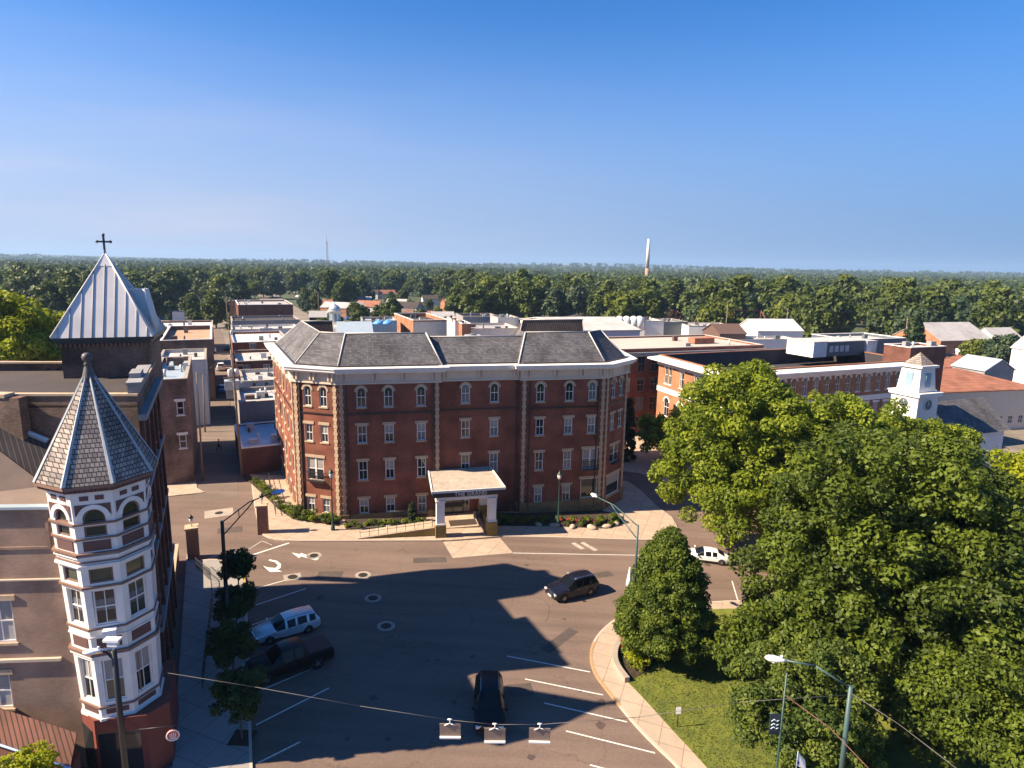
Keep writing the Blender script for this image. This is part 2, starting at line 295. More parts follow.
# ---------------------------------------------------------------- walls with real openings, and the windows that fill them
def wall(mb, P0, P1, z0, z1, ops=(), depth=0.22, mi=0):
    P0 = Vector(P0[:2]); P1 = Vector(P1[:2]); L = (P1-P0).length; d = (P1-P0)/L; n = Vector((d.y, -d.x))
    def pt(s, z, o=0.0): q = P0+d*s-n*o; return (q.x, q.y, z)
    xs = sorted({0, L}|{o[0] for o in ops}|{o[1] for o in ops}); zs = sorted({z0, z1}|{o[2] for o in ops}|{o[3] for o in ops})
    for a, b in zip(xs[:-1], xs[1:]):
        runs = []; cur = None
        for c, e in zip(zs[:-1], zs[1:]):
            mx, mz = (a+b)/2, (c+e)/2
            if any(o[0] < mx < o[1] and o[2] < mz < o[3] for o in ops):
                if cur: runs.append(cur); cur = None
            else: cur = [c, e] if cur is None else [cur[0], e]
        if cur: runs.append(cur)
        for c, e in runs: mb.add([pt(a, c), pt(b, c), pt(b, e), pt(a, e)], [(0, 1, 2, 3)], mi)
    for o in ops:
        s0, s1, a, b = o[:4]; arch = len(o) > 4 and o[4]
        if arch:
            r = (s1-s0)/2; sp = b-r; m = (s0+s1)/2
            arc = [(m-r*math.cos(t), sp+r*math.sin(t)) for t in [PI*i/10 for i in range(11)]]
            mb.add([pt(*q) for q in arc[:6]]+[pt(s0, b)], [list(range(7))[::-1]], mi); mb.add([pt(*q) for q in arc[5:]]+[pt(s1, b)], [list(range(7))[::-1]], mi)
            for q, w in zip(arc[:-1], arc[1:]): mb.add([pt(*q), pt(*w), pt(*w, depth), pt(*q, depth)], [(0, 1, 2, 3)], mi)
            top = sp
        else:
            top = b; mb.add([pt(s0, b), pt(s1, b), pt(s1, b, depth), pt(s0, b, depth)], [(0, 1, 2, 3)], mi)
        mb.add([pt(s0, a), pt(s0, top), pt(s0, top, depth), pt(s0, a, depth)], [(0, 1, 2, 3)], mi)
        mb.add([pt(s1, a), pt(s1, top), pt(s1, top, depth), pt(s1, a, depth)], [(0, 1, 2, 3)], mi)
        mb.add([pt(s0, a), pt(s1, a), pt(s1, a, depth), pt(s0, a, depth)], [(0, 1, 2, 3)], mi)
WM = {}
def wmesh(kind, w, h, arch, m):
    k = (kind, round(w, 2), round(h, 2), arch, m)
    if k in WM: return WM[k]
    mb = MB(); r = w/2; sp = h-r if arch else h; t = 0.09 if w < 2.2 else 0.12
    if kind in ('frame', 'frame2', 'frame0'):
        y0, y1 = 0.07, 0.16
        mb.bx(-r, -r+t, y0, y1, 0, sp); mb.bx(r-t, r, y0, y1, 0, sp); mb.bx(-r+t, r-t, y0, y1, 0, t)
        if arch:
            for i in range(10):
                a, b = PI*i/10, PI*(i+1)/10
                vs = [(-q*math.cos(e), y, sp+q*math.sin(e)) for y in (y0, y1) for q, e in ((r, a), (r, b), (r-t, b), (r-t, a))]
                mb.add(vs, [(0, 1, 2, 3), (7, 6, 5, 4), (0, 4, 5, 1), (1, 5, 6, 2), (2, 6, 7, 3), (3, 7, 4, 0)])
        else: mb.bx(-r+t, r-t, y0, y1, h-t, h)
        if kind != 'frame0':
            mb.bx(-r+t, r-t, y0+0.01, y1-0.01, h*0.5-0.03, h*0.5+0.04)
            if w > 0.8: mb.bx(-0.02, 0.02, y0+0.02, y1-0.02, t, sp-(0 if arch else t))
        if kind == 'frame2': mb.bx(-0.09, 0.09, y0-0.01, y1-0.005, t, h-t)
    elif kind == 'pane':
        poly = [(-r+t*.6, t*.5), (r-t*.6, t*.5)]+([(q[0], q[1]) for q in [((r-t*.6)*math.cos(PI*i/10), sp+(r-t*.6)*math.sin(PI*i/10)) for i in range(11)]] if arch else [(r-t*.6, h-t*.5), (-r+t*.6, h-t*.5)])
        nn = len(poly); mb.add([(p[0], y, p[1]) for y in (0.125, 0.145) for p in poly], [list(range(nn)), list(range(nn, 2*nn))[::-1]]+[[i, i+nn, (i+1) % nn+nn, (i+1) % nn] for i in range(nn)])
    elif kind == 'shade': mb.bx(-r+t, r-t, 0.117, 0.1235, h*0.52, h-t)
    elif kind == 'sill': mb.bx(-r-0.1, r+0.1, -0.09, 0.2, -0.14, -0.004)
    elif kind == 'lintel': mb.bx(-r-0.22, r+0.22, -0.07, 0.05, h+0.003, h+0.30)
    elif kind == 'hood':
        for i in range(12):
            a, b = PI*i/12, PI*(i+1)/12
            vs = [(-q*math.cos(e), y, sp+q*math.sin(e)) for y in (-0.06, 0.05) for q, e in ((r+.24, a), (r+.24, b), (r+.004, b), (r+.004, a))]
            mb.add(vs, [(0, 1, 2, 3), (7, 6, 5, 4), (0, 4, 5, 1), (1, 5, 6, 2), (2, 6, 7, 3), (3, 7, 4, 0)])
    me = mb.mesh(kind, m); WM[k] = me; return me
GL = ['glass_dark']*4+['glass_pale', 'glass_dark', 'glass_pale']
def windows(root, P0, P1, ops, frame='white_trim', trim='limestone', simple=False, glass=None, kind='frame', lintel=True):
    P0 = Vector(P0[:2]); P1 = Vector(P1[:2]); d = (P1-P0).normalized(); a = math.atan2(d.y, d.x)
    for o in ops:
        s0, s1, z0, z1 = o[:4]; arch = bool(len(o) > 4 and o[4]); w, h = s1-s0, z1-z0; q = P0+d*(s0+s1)/2
        k = o[5] if len(o) > 5 else kind
        wo = link('window', wmesh(k, w, h, arch, frame), root, (q.x, q.y, z0), a)
        link('pane', wmesh('pane', w, h, arch, glass or random.choice(GL)), wo)
        if not simple:
            link('sill', wmesh('sill', w, h, False, trim), wo)
            if lintel: link('arch_hood' if arch else 'lintel', wmesh('hood' if arch else 'lintel', w, h, arch, trim), wo)
            if random.random() < 0.45 and not arch: link('blind', wmesh('shade', w, h, arch, 'curtain'), wo)
def grid_ops(L, cols, rows, w, h, z0, dz, arch=False, m0=None, kind='frame'):
    m0 = (L/cols)/2 if m0 is None else m0
    if m0 == -99: m0 = L-.95
    st = (L-2*m0)/max(cols-1, 1)
    return [(m0+st*i-w/2, m0+st*i+w/2, z0+dz*j, z0+dz*j+h, arch, kind) for i in range(cols) for j in range(rows)]
def offset_poly(poly, d):   # inward offset of a CCW polygon
    n = len(poly); out = []
    for i in range(n):
        p0, p1, p2 = Vector(poly[i-1]), Vector(poly[i]), Vector(poly[(i+1) % n])
        a = (p1-p0).normalized(); b = (p2-p1).normalized(); na = Vector((-a.y, a.x)); nb = Vector((-b.y, b.x))
        m = (na+nb); m = m/max(m.dot(na), 0.2); out.append(p1+m*d)
    return out
def ring(mb, outer, inner, z0, z1, mi=0):
    n = len(outer); vs = [(p[0], p[1], z) for z in (z0, z1) for P in (outer, inner) for p in P]
    for i in range(n):
        j = (i+1) % n
        mb.add([vs[i], vs[j], vs[2*n+j], vs[2*n+i]], [(0, 1, 2, 3)], mi); mb.add([vs[n+i], vs[n+j], vs[3*n+j], vs[3*n+i]], [(3, 2, 1, 0)], mi)
        mb.add([vs[2*n+i], vs[2*n+j], vs[3*n+j], vs[3*n+i]], [(0, 1, 2, 3)], mi); mb.add([vs[i], vs[j], vs[n+j], vs[n+i]], [(3, 2, 1, 0)], mi)
def rect_from(pxL, pxR, py, Y, depth, rot):
    """plan of a building from the two ends of its front roof line, its distance, depth and bearing"""
    a = at(pxL, py, Y); r = ray(pxR, py+(pxR-pxL)*0.0175); m = r[0]/r[1]; t = math.radians(rot); dx, dy = math.cos(t), math.sin(t)
    L = (m*a.y-a.x)/(dx-m*dy)
    A = Vector((a.x, a.y)); B = A+Vector((dx, dy))*L; n = Vector((-dy, dx))*depth
    return [A, B, B+n, A+n], a.z
def building(name, label, pts, ztop, wallm='brick_dark', roofm='white_roof', coping='concrete', par=0.5, wins=None, frame='white_trim', group=None, roof='flat', rise=3.0, cat='building', zb=None, simple=True, cop_h=0.12, eave=0.3, trim='limestone', inner_shade=None):
    A = Vector(pts[0][:2]); d = Vector(pts[1][:2])-A; th = math.atan2(d.y, d.x); zb = gz(A.x) if zb is None else zb
    root = thing(name, label, cat, (A.x, A.y, zb), th, group); R = Matrix.Rotation(-th, 2)
    P = [R @ (Vector(p[:2])-A) for p in pts]; H = ztop-zb; n = len(P); mb = MB(); wins = wins or {}
    for i in range(n):
        L = (P[(i+1) % n]-P[i]).length; ops = []
        for w in wins.get(i, []): ops += grid_ops(L, *w)
        wall(mb, P[i], P[(i+1) % n], -2.5, H, ops)
        windows(root, P[i], P[(i+1) % n], ops, frame, trim, simple)
    if roof == 'flat':
        inn = offset_poly(P, 0.3)
        mb2 = MB()
        for i in range(n): wall(mb2, inn[(i+1) % n], inn[i], H-par, H)
        if inner_shade: mb2.build('parapet_shade_face', inner_shade, root, fix=False)  # inner parapet faces in a dark material: their shade is put into the colour
        else:
            mb.v += mb2.v; o = len(mb.v)-len(mb2.v)
            for f in mb2.f: mb.f.append([k+o for k in f]); mb.m.append(0); mb.sm.append(False)
        mb.build('wall', wallm, root, fix=False)
        MB().prism(inn, H-par-0.2, H-par).build('roof', roofm, root)
        if H > 3 and cat != 'wall':
            rv = random.Random(int(abs(A.x)*7+abs(A.y)*13)); lx, ly = (P[1]-P[0]), (P[-1]-P[0])
            for k in range(rv.randrange(3, 8)):
                q = P[0]+lx*rv.uniform(.12, .88)+ly*rv.uniform(.12, .88); s_ = rv.uniform(.25, .7); vm_ = MB()
                if k % 3: vm_.bx(-s_, s_, -s_*.7, s_*.7, 0, rv.uniform(.4, 1.1))
                else: vm_.cyl((0, 0, 0), (0, 0, rv.uniform(.6, 1.3)), .16, .16, 8)
                vm_.build('roof_vent', rv.choice(['hvac', 'grey_stucco', 'hvac_dark', 'brown_metal']), root, (q.x, q.y, H-par))
        m3 = MB(); ring(m3, offset_poly(P, -0.06), offset_poly(P, 0.34), H+0.003, H+cop_h); m3.build('coping', coping, root)
    else:
        mb.build('wall', wallm, root, fix=False)
        Q = offset_poly(P, -eave); r = MB()
        if roof in ('gablex', 'gabley'):
            if roof == 'gabley': Q = Q[1:]+Q[:1]; PP = P[1:]+P[:1]
            else: PP = P
            e0 = (Q[0]+Q[3])/2; e1 = (Q[1]+Q[2])/2; f0 = (PP[0]+PP[3])/2; f1 = (PP[1]+PP[2])/2
            for dz in (0, 0.18):
                pass
            k = 0.18
            vs = [(p.x, p.y, H-0.1) for p in Q]+[(e0.x, e0.y, H+rise), (e1.x, e1.y, H+rise)]; vs += [(a, b, c+k) for a, b, c in vs]
            r.add(vs, [(0, 1, 5, 4), (2, 3, 4, 5), (6, 7, 11, 10), (8, 9, 10, 11), (0, 1, 7, 6), (2, 3, 9, 8), (0, 4, 10, 6), (3, 4, 10, 9), (1, 5, 11, 7), (2, 5, 11, 8)])
            for a_, b_, c_ in ((PP[0], PP[3], f0), (PP[1], PP[2], f1)):
                MB().add([(a_.x, a_.y, H), (b_.x, b_.y, H), (c_.x, c_.y, H+rise*0.97)], [(0, 1, 2)]).build('gable', wallm, root, fix=False)
        else:
            dd = min((Q[1]-Q[0]).length, (Q[2]-Q[1]).length)/2
            I = offset_poly(Q, dd*0.98); vs = [(p.x, p.y, H-0.1) for p in Q]+[(p.x, p.y, H+rise) for p in I]+[(p.x, p.y, H-0.25) for p in Q]
            r.add(vs, [[i, (i+1) % n, n+(i+1) % n, n+i] for i in range(n)]+[list(range(n, 2*n))]+[[i, (i+1) % n, 2*n+(i+1) % n, 2*n+i] for i in range(n)]+[list(range(2*n, 3*n))])
        r.build('roof', roofm, root)
    root['_h'] = H
    del root['_h']
    return root, P, H
SKY_AIR, SKY_DUST, SKY_OZ, SKY_STR = 1.0, 0.2, 7.0, 0.05
SUN_STR, SUN_COL, EXPOSURE, HAZE = 5.0, (1.0, 0.83, 0.60), 1.45, 0.00010
# ================================================================ camera, sky, sun
sc = bpy.context.scene
cam = bpy.data.cameras.new('camera'); cam.lens = 36*CF/1024; cam.sensor_width = 36; cam.clip_end = 30000; cam.clip_start = 0.5
co = bpy.data.objects.new('camera', cam); C.objects.link(co); sc.camera = co
co.matrix_world = Matrix.Translation((0, 0, CH)) @ Matrix.Rotation(PI/2-CP, 4, 'X') @ Matrix.Rotation(CR, 4, 'Z')
w = bpy.data.worlds.new('World'); sc.world = w; w.use_nodes = True; nt = w.node_tree; bg = nt.nodes['Background']
sky = nt.nodes.new('ShaderNodeTexSky'); sky.sky_type = 'NISHITA'; sky.sun_disc = False; sky.sun_elevation = SUN_EL
sun_dir = Vector((-math.cos(SUN_AZ)*math.cos(SUN_EL), -math.sin(SUN_AZ)*math.cos(SUN_EL), math.sin(SUN_EL)))   # towards the sun
sky.sun_rotation = math.atan2(sun_dir.x, sun_dir.y); sky.air_density = SKY_AIR; sky.dust_density = SKY_DUST; sky.ozone_density = SKY_OZ; sky.altitude = 200
# faint high cirrus
tc = nt.nodes.new('ShaderNodeTexCoord'); mp = nt.nodes.new('ShaderNodeMapping'); mp.inputs['Scale'].default_value = (1.3, 1.0, 9.0); mp.inputs['Location'].default_value = (0.35, 0.1, 0.2)
nz = nt.nodes.new('ShaderNodeTexNoise'); nz.inputs['Scale'].default_value = 1.6; nz.inputs['Detail'].default_value = 7; nz.inputs['Roughness'].default_value = 0.55
mr = nt.nodes.new('ShaderNodeMapRange'); mr.inputs['From Min'].default_value = 0.50; mr.inputs['From Max'].default_value = 0.80; mr.inputs['To Max'].default_value = 0.26
sp = nt.nodes.new('ShaderNodeSeparateXYZ'); hr = nt.nodes.new('ShaderNodeMapRange'); hr.inputs['From Min'].default_value = 0.30; hr.inputs['From Max'].default_value = 0.05
lr = nt.nodes.new('ShaderNodeMapRange'); lr.inputs['From Min'].default_value = 0.25; lr.inputs['From Max'].default_value = -0.45
m1 = nt.nodes.new('ShaderNodeMath'); m1.operation = 'MULTIPLY'; m2 = nt.nodes.new('ShaderNodeMath'); m2.operation = 'MULTIPLY'
mx = nt.nodes.new('ShaderNodeMix'); mx.data_type = 'RGBA'; mx.inputs['B'].default_value = (7.5, 6.2, 6.0, 1)
L_ = nt.links.new
L_(tc.outputs['Generated'], mp.inputs[0]); L_(mp.outputs[0], nz.inputs['Vector']); L_(nz.outputs['Fac'], mr.inputs['Value']); L_(tc.outputs['Generated'], sp.inputs[0])
L_(sp.outputs['Z'], hr.inputs['Value']); L_(sp.outputs['X'], lr.inputs['Value']); L_(mr.outputs[0], m1.inputs[0]); L_(hr.outputs[0], m1.inputs[1]); L_(m1.outputs[0], m2.inputs[0]); L_(lr.outputs[0], m2.inputs[1])
# hazy lavender air low over the horizon, brighter towards the sun's side
gr = nt.nodes.new('ShaderNodeVectorMath'); gr.operation = 'MULTIPLY'; gr.inputs[1].default_value = (0.36, 0.92, 1.32); L_(sky.outputs[0], gr.inputs[0])
h1 = nt.nodes.new('ShaderNodeMapRange'); h1.interpolation_type = 'SMOOTHERSTEP'; h1.inputs['From Min'].default_value = 0.42; h1.inputs['From Max'].default_value = -0.02; h1.inputs['To Max'].default_value = 0.93; L_(sp.outputs['Z'], h1.inputs['Value'])
h2 = nt.nodes.new('ShaderNodeMapRange'); h2.inputs['From Min'].default_value = 0.65; h2.inputs['From Max'].default_value = -0.65; L_(sp.outputs['X'], h2.inputs['Value'])
hc = nt.nodes.new('ShaderNodeMix'); hc.data_type = 'RGBA'; hc.inputs['A'].default_value = (1.6, 2.6, 4.7, 1); hc.inputs['B'].default_value = (4.1, 4.7, 6.4, 1); L_(h2.outputs[0], hc.inputs['Factor'])
hm_ = nt.nodes.new('ShaderNodeMix'); hm_.data_type = 'RGBA'; L_(h1.outputs[0], hm_.inputs['Factor']); L_(gr.outputs[0], hm_.inputs['A']); L_(hc.outputs['Result'], hm_.inputs['B'])
L_(m2.outputs[0], mx.inputs['Factor']); L_(hm_.outputs['Result'], mx.inputs['A']); L_(mx.outputs['Result'], bg.inputs['Color']); bg.inputs['Strength'].default_value = SKY_STR
sl = bpy.data.lights.new('sun', 'SUN'); sl.energy = SUN_STR; sl.angle = math.radians(0.53); sl.color = SUN_COL
so = bpy.data.objects.new('sun', sl); C.objects.link(so); so.rotation_euler = sun_dir.to_track_quat('Z', 'Y').to_euler(); so.location = (-60, -20, 80)
vs = sc.view_settings; vs.view_transform = 'Standard'; vs.look = 'None'; vs.gamma = 1.0; vs.exposure = EXPOSURE; vs.use_curve_mapping = False
if HAZE > 0:
    hz = MB().bx(-6500, 6500, -40, 9000, -40, 130).build('haze', [], None); hz['kind'] = 'stuff'
    hm = bpy.data.materials.new('haze'); hm.use_nodes = True; hm.node_tree.nodes.remove(hm.node_tree.nodes['Principled BSDF'])
    pv = hm.node_tree.nodes.new('ShaderNodeVolumePrincipled'); pv.inputs['Color'].default_value = (0.45, 0.68, 1.0, 1); pv.inputs['Density'].default_value = HAZE; pv.inputs['Anisotropy'].default_value = 0.1
    hm.node_tree.links.new(pv.outputs[0], hm.node_tree.nodes['Material Output'].inputs['Volume']); hz.data.materials.append(hm)
# ================================================================ ground
def terrain(name, xs, ys, zf, m):
    mb = MB(); vs = [(x, y, zf(x, y)) for y in ys for x in xs]; n = len(xs)
    mb.add(vs, [[j*n+i, j*n+i+1, (j+1)*n+i+1, (j+1)*n+i] for j in range(len(ys)-1) for i in range(n-1)], 0, True)
    return struct(mb.build(name, m, fix=False))
def zfar(x, y):
    z = gz(x)-0.35
    if y > 420: z += -3*min(1, (y-420)/300)
    if y > 2200:
        t = min(1, (y-2200)/3200); t = t*t*(3-2*t)
        z += t*(26+9*math.sin(x/900+1.0)+7*math.sin(x/370+y/800)+6*math.sin(x/2100-0.6)+(10 if x < 0 else 0)*min(1, abs(x)/2500))
    return z
xs = [-6000, -5000, -4000, -3200, -2600, -2100, -1700, -1400, -1100, -900, -700, -500, -350, -200, -100, -30, 40, 100, 200, 350, 500, 700, 900, 1100, 1400, 1700, 2100, 2600, 3200, 4000, 5000, 6000]
ys = [-30, 0, 60, 120, 200, 300, 420, 560, 720, 1000, 1400, 1800, 2200, 2600, 3000, 3400, 3800, 4200, 4700, 5200, 5700, 6200, 7000, 8800]
terrain('ground', xs, ys, zfar, 'field')
sheet('town_ground', [(-260, 62), (150, 62), (230, 150), (200, 262), (-330, 330), (-300, 150)], -0.04, 'town_ground')
sheet('plaza_road', [(-60, 2), (75, 2), (90, 70), (75, 100), (30, 110), (-50, 110), (-62, 60)], 0.0, 'asphalt')
ribbon('alley_road', [g(216, 500), g(220, 452), g(217, 400), g(219, 366), g(217, 340), g(214, 328)], 4.6, 0.012, 'asphalt_old')
cs = g(216, 444); ribbon('cross_street', [(cs.x-70, cs.y-32), (cs.x, cs.y), (cs.x+10, cs.y+4.6)], 11, 0.02, 'asphalt_old')
ribbon('cross_street', [(cs.x-96+22, cs.y+58), (cs.x-30, cs.y+62+18), (cs.x+60, cs.y+118)], 12, 0.02, 'town_ground')
ribbon('country_road', [at(330, 330, 200).xy, at(300, 312, 300).xy, at(272, 300, 450).xy, at(262, 292, 700).xy, at(260, 284, 1100).xy], 16, 0.3, 'town_ground')
# pavements (real kerb height)
hot_kerb = [g(*p) for p in ((251, 475), (254, 500), (258, 522), (261, 534), (272, 539.5), (289, 541.5), (336, 541.5), (442, 541), (452.7, 541), (503, 537), (560, 538), (592, 539), (640, 540.5), (663, 540), (674, 535), (678, 528), (672, 518), (655, 505), (642, 492), (628, 482))]
HB = [g(632, 500), g(560, 512), g(420, 512), g(290, 500), g(277, 470), g(270, 474)]
sheet('pavement', hot_kerb+[(12, 86)]+[(-2, 85), (-20, 80), (-31.5, 79.0)], 0.12, 'sidewalk', 0.12)
ribbon('kerb', smooth_poly(hot_kerb[:8], 1), 0.16, 0.0, 'curb', 0.128)
ribbon('kerb', smooth_poly(hot_kerb[9:16], 1), 0.16, 0.0, 'curb', 0.128)
sheet('driveway_apron', [g(*p) for p in ((452.7, 558), (513, 553), (500, 538), (443, 542))], 0.006, 'sidewalk')
lft_kerb = [g(*p) for p in ((195, 562), (215, 560), (232, 563), (240, 568), (244, 577), (245, 588), (247, 630), (249, 690), (251, 768))]+[Vector((-11.2, 24.0, 0)), Vector((-8.6, 16, 0))]
W0, W1 = Vector((-18.6, 31.0)), Vector((-30.5, 56.2))
sheet('pavement', lft_kerb+[(-25, 14), (-19.5, 30), tuple(W0), tuple(W1)], 0.12, 'sidewalk_grey', 0.12)
ribbon('kerb', smooth_poly(lft_kerb, 1), 0.16, 0.0, 'curb', 0.128)
ribbon('kerb', smooth_poly(lft_kerb[3:6], 2), 0.2, 0.002, 'curb_yellow', 0.13)
isl_out = [Vector((12.3, 26, 0)), g(690, 778), g(643, 735), g(608, 692), g(595, 675), g(590.5, 660), g(591.5, 648), g(598, 636), g(608, 626), g(622, 616), g(645, 609), g(704, 603.5), g(742, 601.5), g(1060, 600)]
so_ = smooth_poly(isl_out, 2)
sheet('pavement', so_+[(60, 40), (60, 20), (13, 20)], 0.12, 'sidewalk', 0.12)
ribbon('kerb', so_, 0.18, 0.0, 'curb', 0.13)
ribbon('kerb', so_[12:28], 0.2, 0.002, 'curb_tan', 0.131)
isl_in = [Vector((14.5, 26, 0)), g(706, 768), g(675, 735), g(640, 696), g(625.6, 682), g(615.5, 667), g(613, 654), g(620, 636), g(640, 621), g(670, 614), g(705, 611), g(742, 609.5), g(1060, 608)]
si_ = smooth_poly(isl_in, 2)
sheet('lawn', si_+[(59, 40), (59, 20), (16, 20)], 0.15, 'lawn', 0.05)
# far pavement beyond the street right of the hotel
sheet('pavement', [g(*p) for p in ((612, 470), (640, 474), (668, 483), (700, 487), (720, 478), (700, 455), (640, 436), (615, 440))], 0.13, 'sidewalk', 0.13)
sheet('pavement', [(-52, 74.5), (-42.5, 77.3), (-40.4, 77.8), (-38.2, 74.0), (-36.6, 72.6), (-40, 71.2), (-50, 69.5)], 0.1, 'sidewalk', 0.1)
# grass blades on the lawn near the camera
def grass_patch():
    n = 26000; rng = np.random.default_rng(3); P = [Vector(p) for p in si_[:30]]
    x = rng.uniform(8.2, 24, n*3); y = rng.uniform(26, 50, n*3)
    import mathutils
    poly = [(p.x, p.y) for p in si_]+[(59, 40), (59, 20), (16, 20)]
    px = np.array([p[0] for p in poly]); py = np.array([p[1] for p in poly]); ins = np.zeros(len(x), bool); j = len(poly)-1
    for i in range(len(poly)):
        c = ((py[i] > y) != (py[j] > y)) & (x < (px[j]-px[i])*(y-py[i])/(py[j]-py[i]+1e-12)+px[i]); ins ^= c; j = i
    x, y = x[ins][:n], y[ins][:n]; n = len(x); z = -0.04*(x+18.5)+0.15; a = rng.uniform(0, 2*PI, n); h = rng.uniform(0.05, 0.11, n); ww = 0.03
    V = np.empty((n, 3, 3)); dx, dy = np.cos(a)*ww, np.sin(a)*ww; lx, ly = rng.normal(0, 0.03, n), rng.normal(0, 0.03, n)
    V[:, 0] = np.stack([x-dx, y-dy, z], 1); V[:, 1] = np.stack([x+dx, y+dy, z], 1); V[:, 2] = np.stack([x+lx, y+ly, z+h], 1)
    me = bpy.data.meshes.new('grass'); me.from_pydata(V.reshape(-1, 3).tolist(), [], np.arange(n*3).reshape(-1, 3).tolist())
    t = me.attributes.new('tone', 'FLOAT', 'FACE'); t.data.foreach_set('value', rng.uniform(0, 0.9, n))
    me.materials.append(MATS['leaf_shrub']); o = link('grass', me); struct(o, 'stuff')
grass_patch()
# ---- painted markings
def line(a, b, w=0.11, m='paint', off=0.006): ribbon('road_marking', [g(*a), g(*b)], w, off, m)
for a, b in (((507, 656), (590, 672)), ((525, 679), (603, 695)), ((544, 703), (627, 722)), ((566, 731), (655, 753)), ((590, 765), (680, 788)), ((251, 590), (284, 580.5)), ((256, 605), (306, 588.5)), ((262, 690), (323, 664)), ((256, 725), (329, 688)), ((252, 625), (309, 605)),
             ((699, 583), (705, 602)), ((732, 581), (738, 601)), ((513, 553), (652, 555.5)), ((258, 763), (300, 742))): line(a, b)
line((246, 557), (289, 543), 0.22); line((205, 560), (232, 549), 0.12, 'paint_worn'); line((249, 549), (262, 541), 0.12, 'paint_worn'); line((262, 541), (272, 545), 0.12, 'paint_worn')
line((200, 538), (246, 538), 0.12, 'paint_worn') if False else None
for a, b in (((573, 543), (583, 549)), ((582, 542.5), (596, 550.5))): line(a, b, 0.55, 'paint_worn')
def decal(name, pts, off, m='paint'): return sheet(name, [g(*p) for p in pts], off, m)
# straight arrow and turn arrow by the alley mouth
decal('road_marking', [(291.5, 552.5), (300, 554.2), (301, 553), (319, 558.6), (316, 560.4), (301, 556.3), (299, 558.2)], 0.006)
decal('road_marking', [(263, 566), (269, 567.5), (275.5, 568), (278, 565.3), (275, 562.2), (268.5, 560.6), (269.5, 559.3), (277, 560.8), (281, 564), (280.5, 568), (277.5, 569.6), (282, 571.6), (270, 572)], 0.006)
def ring_sheet(name, c, r0, r1, off, m, n=20):
    mb = MB(); vs = []
    for i in range(n):
        t = 2*PI*i/n
        for r in (r0, r1): x = c.x+r*math.cos(t); vs.append((x, c.y+r*math.sin(t), gz(x)+off))
    fs = [[2*i, 2*i+1, (2*i+3) % (2*n), (2*i+2) % (2*n)] for i in range(n)]
    mb.add(vs, fs); struct(mb.build(name, m, fix=False))
for i, (p, lab) in enumerate((((373, 598), 'round iron manhole cover in the shaded middle of the square'), ((386, 626), 'round iron manhole cover, nearest of the covers in shade'), ((314, 555.5), 'round iron manhole cover beside the white straight arrow'), ((363, 575), 'round iron manhole cover in sunlit asphalt at the shadow edge'), ((268.5, 575), 'iron manhole cover'))):
    c = g(*p)
    if i == 4: continue
    if i in (1, 0, 2, 3): ring_sheet('concrete_collar', c, 0.42, 0.72, 0.006, 'concrete')
    m = MB(); m.cyl((0, 0, -0.02), (0, 0, 0.012), 0.42, 0.42, 20)
    for k in range(5): m.bx(-0.3+0.12*k, -0.24+0.12*k, -0.26, 0.26, 0.012, 0.02)
    o = m.build('manhole_cover', 'iron', None); tag(o, lab, 'manhole cover', 'manhole covers in the square'); tilt(o, c, 0.3)
for p, lab in (((292.5, 577), 'square concrete drain inlet with iron grate by the parking bays'), ((219, 513), 'square concrete manhole surround with iron lid in the alley mouth')):
    c = g(*p); s = 0.75 if p[0] > 250 else 1.45
    t = thing('utility_hole', lab, 'manhole cover', c); m = MB(); m.bx(-s, s, -s*0.8, s*0.8, -0.05, 0.01); m.build('concrete_surround', 'concrete', t)
    MB().cyl((0, 0, 0.008), (0, 0, 0.03), 0.42, 0.42, 18).build('lid', 'iron', t); tilt(t, c, 0.45)
# patches, seams and stains on the asphalt
rp = random.Random(31)
for p, s1, s2, a in (((430, 560), 3.2, 1.1, .2), ((600, 575), 2.6, 1.0, .4), ((330, 575), 2.2, 1.4, .1), ((560, 640), 4.0, .9, .9), ((230, 530), 2.4, 1.5, .4), ((520, 690), 1.8, 1.3, .2), ((700, 575), 2.0, 1.1, 0)):
    c = g(*p); u = Vector((math.cos(a), math.sin(a))); n = Vector((-u.y, u.x)); c2 = c.xy; sheet('asphalt_patch', [c2-u*s1/2-n*s2/2, c2+u*s1/2-n*s2/2, c2+u*s1/2+n*s2/2, c2-u*s1/2+n*s2/2], 0.004, 'patch')
for i in range(26):
    c = g(rp.choice([rp.uniform(300, 620), rp.uniform(540, 620), rp.uniform(690, 735)]), rp.uniform(556, 760)); r0 = rp.uniform(.1, .38); pts = [(c.x+r0*rp.uniform(.6, 1.2)*math.cos(2*PI*k/11), c.y+r0*rp.uniform(.6, 1.2)*math.sin(2*PI*k/11)) for k in range(11)]
    sheet('oil_stain', pts, 0.0052, 'stain')
for i in range(15):
    c = g(rp.uniform(270, 700), rp.uniform(550, 750)).xy; a = rp.uniform(0, PI); pts = [c]
    for k in range(rp.randrange(6, 16)): a += rp.gauss(0, .35); pts.append(pts[-1]+Vector((math.cos(a), math.sin(a)))*.55)
    if all(-23 < q.x < 5 or (q.y > 46 and q.x < 16) for q in pts) and all(q.y < 59.5 for q in pts): ribbon('crack_seal', pts, 0.055, 0.0045, 'stain')
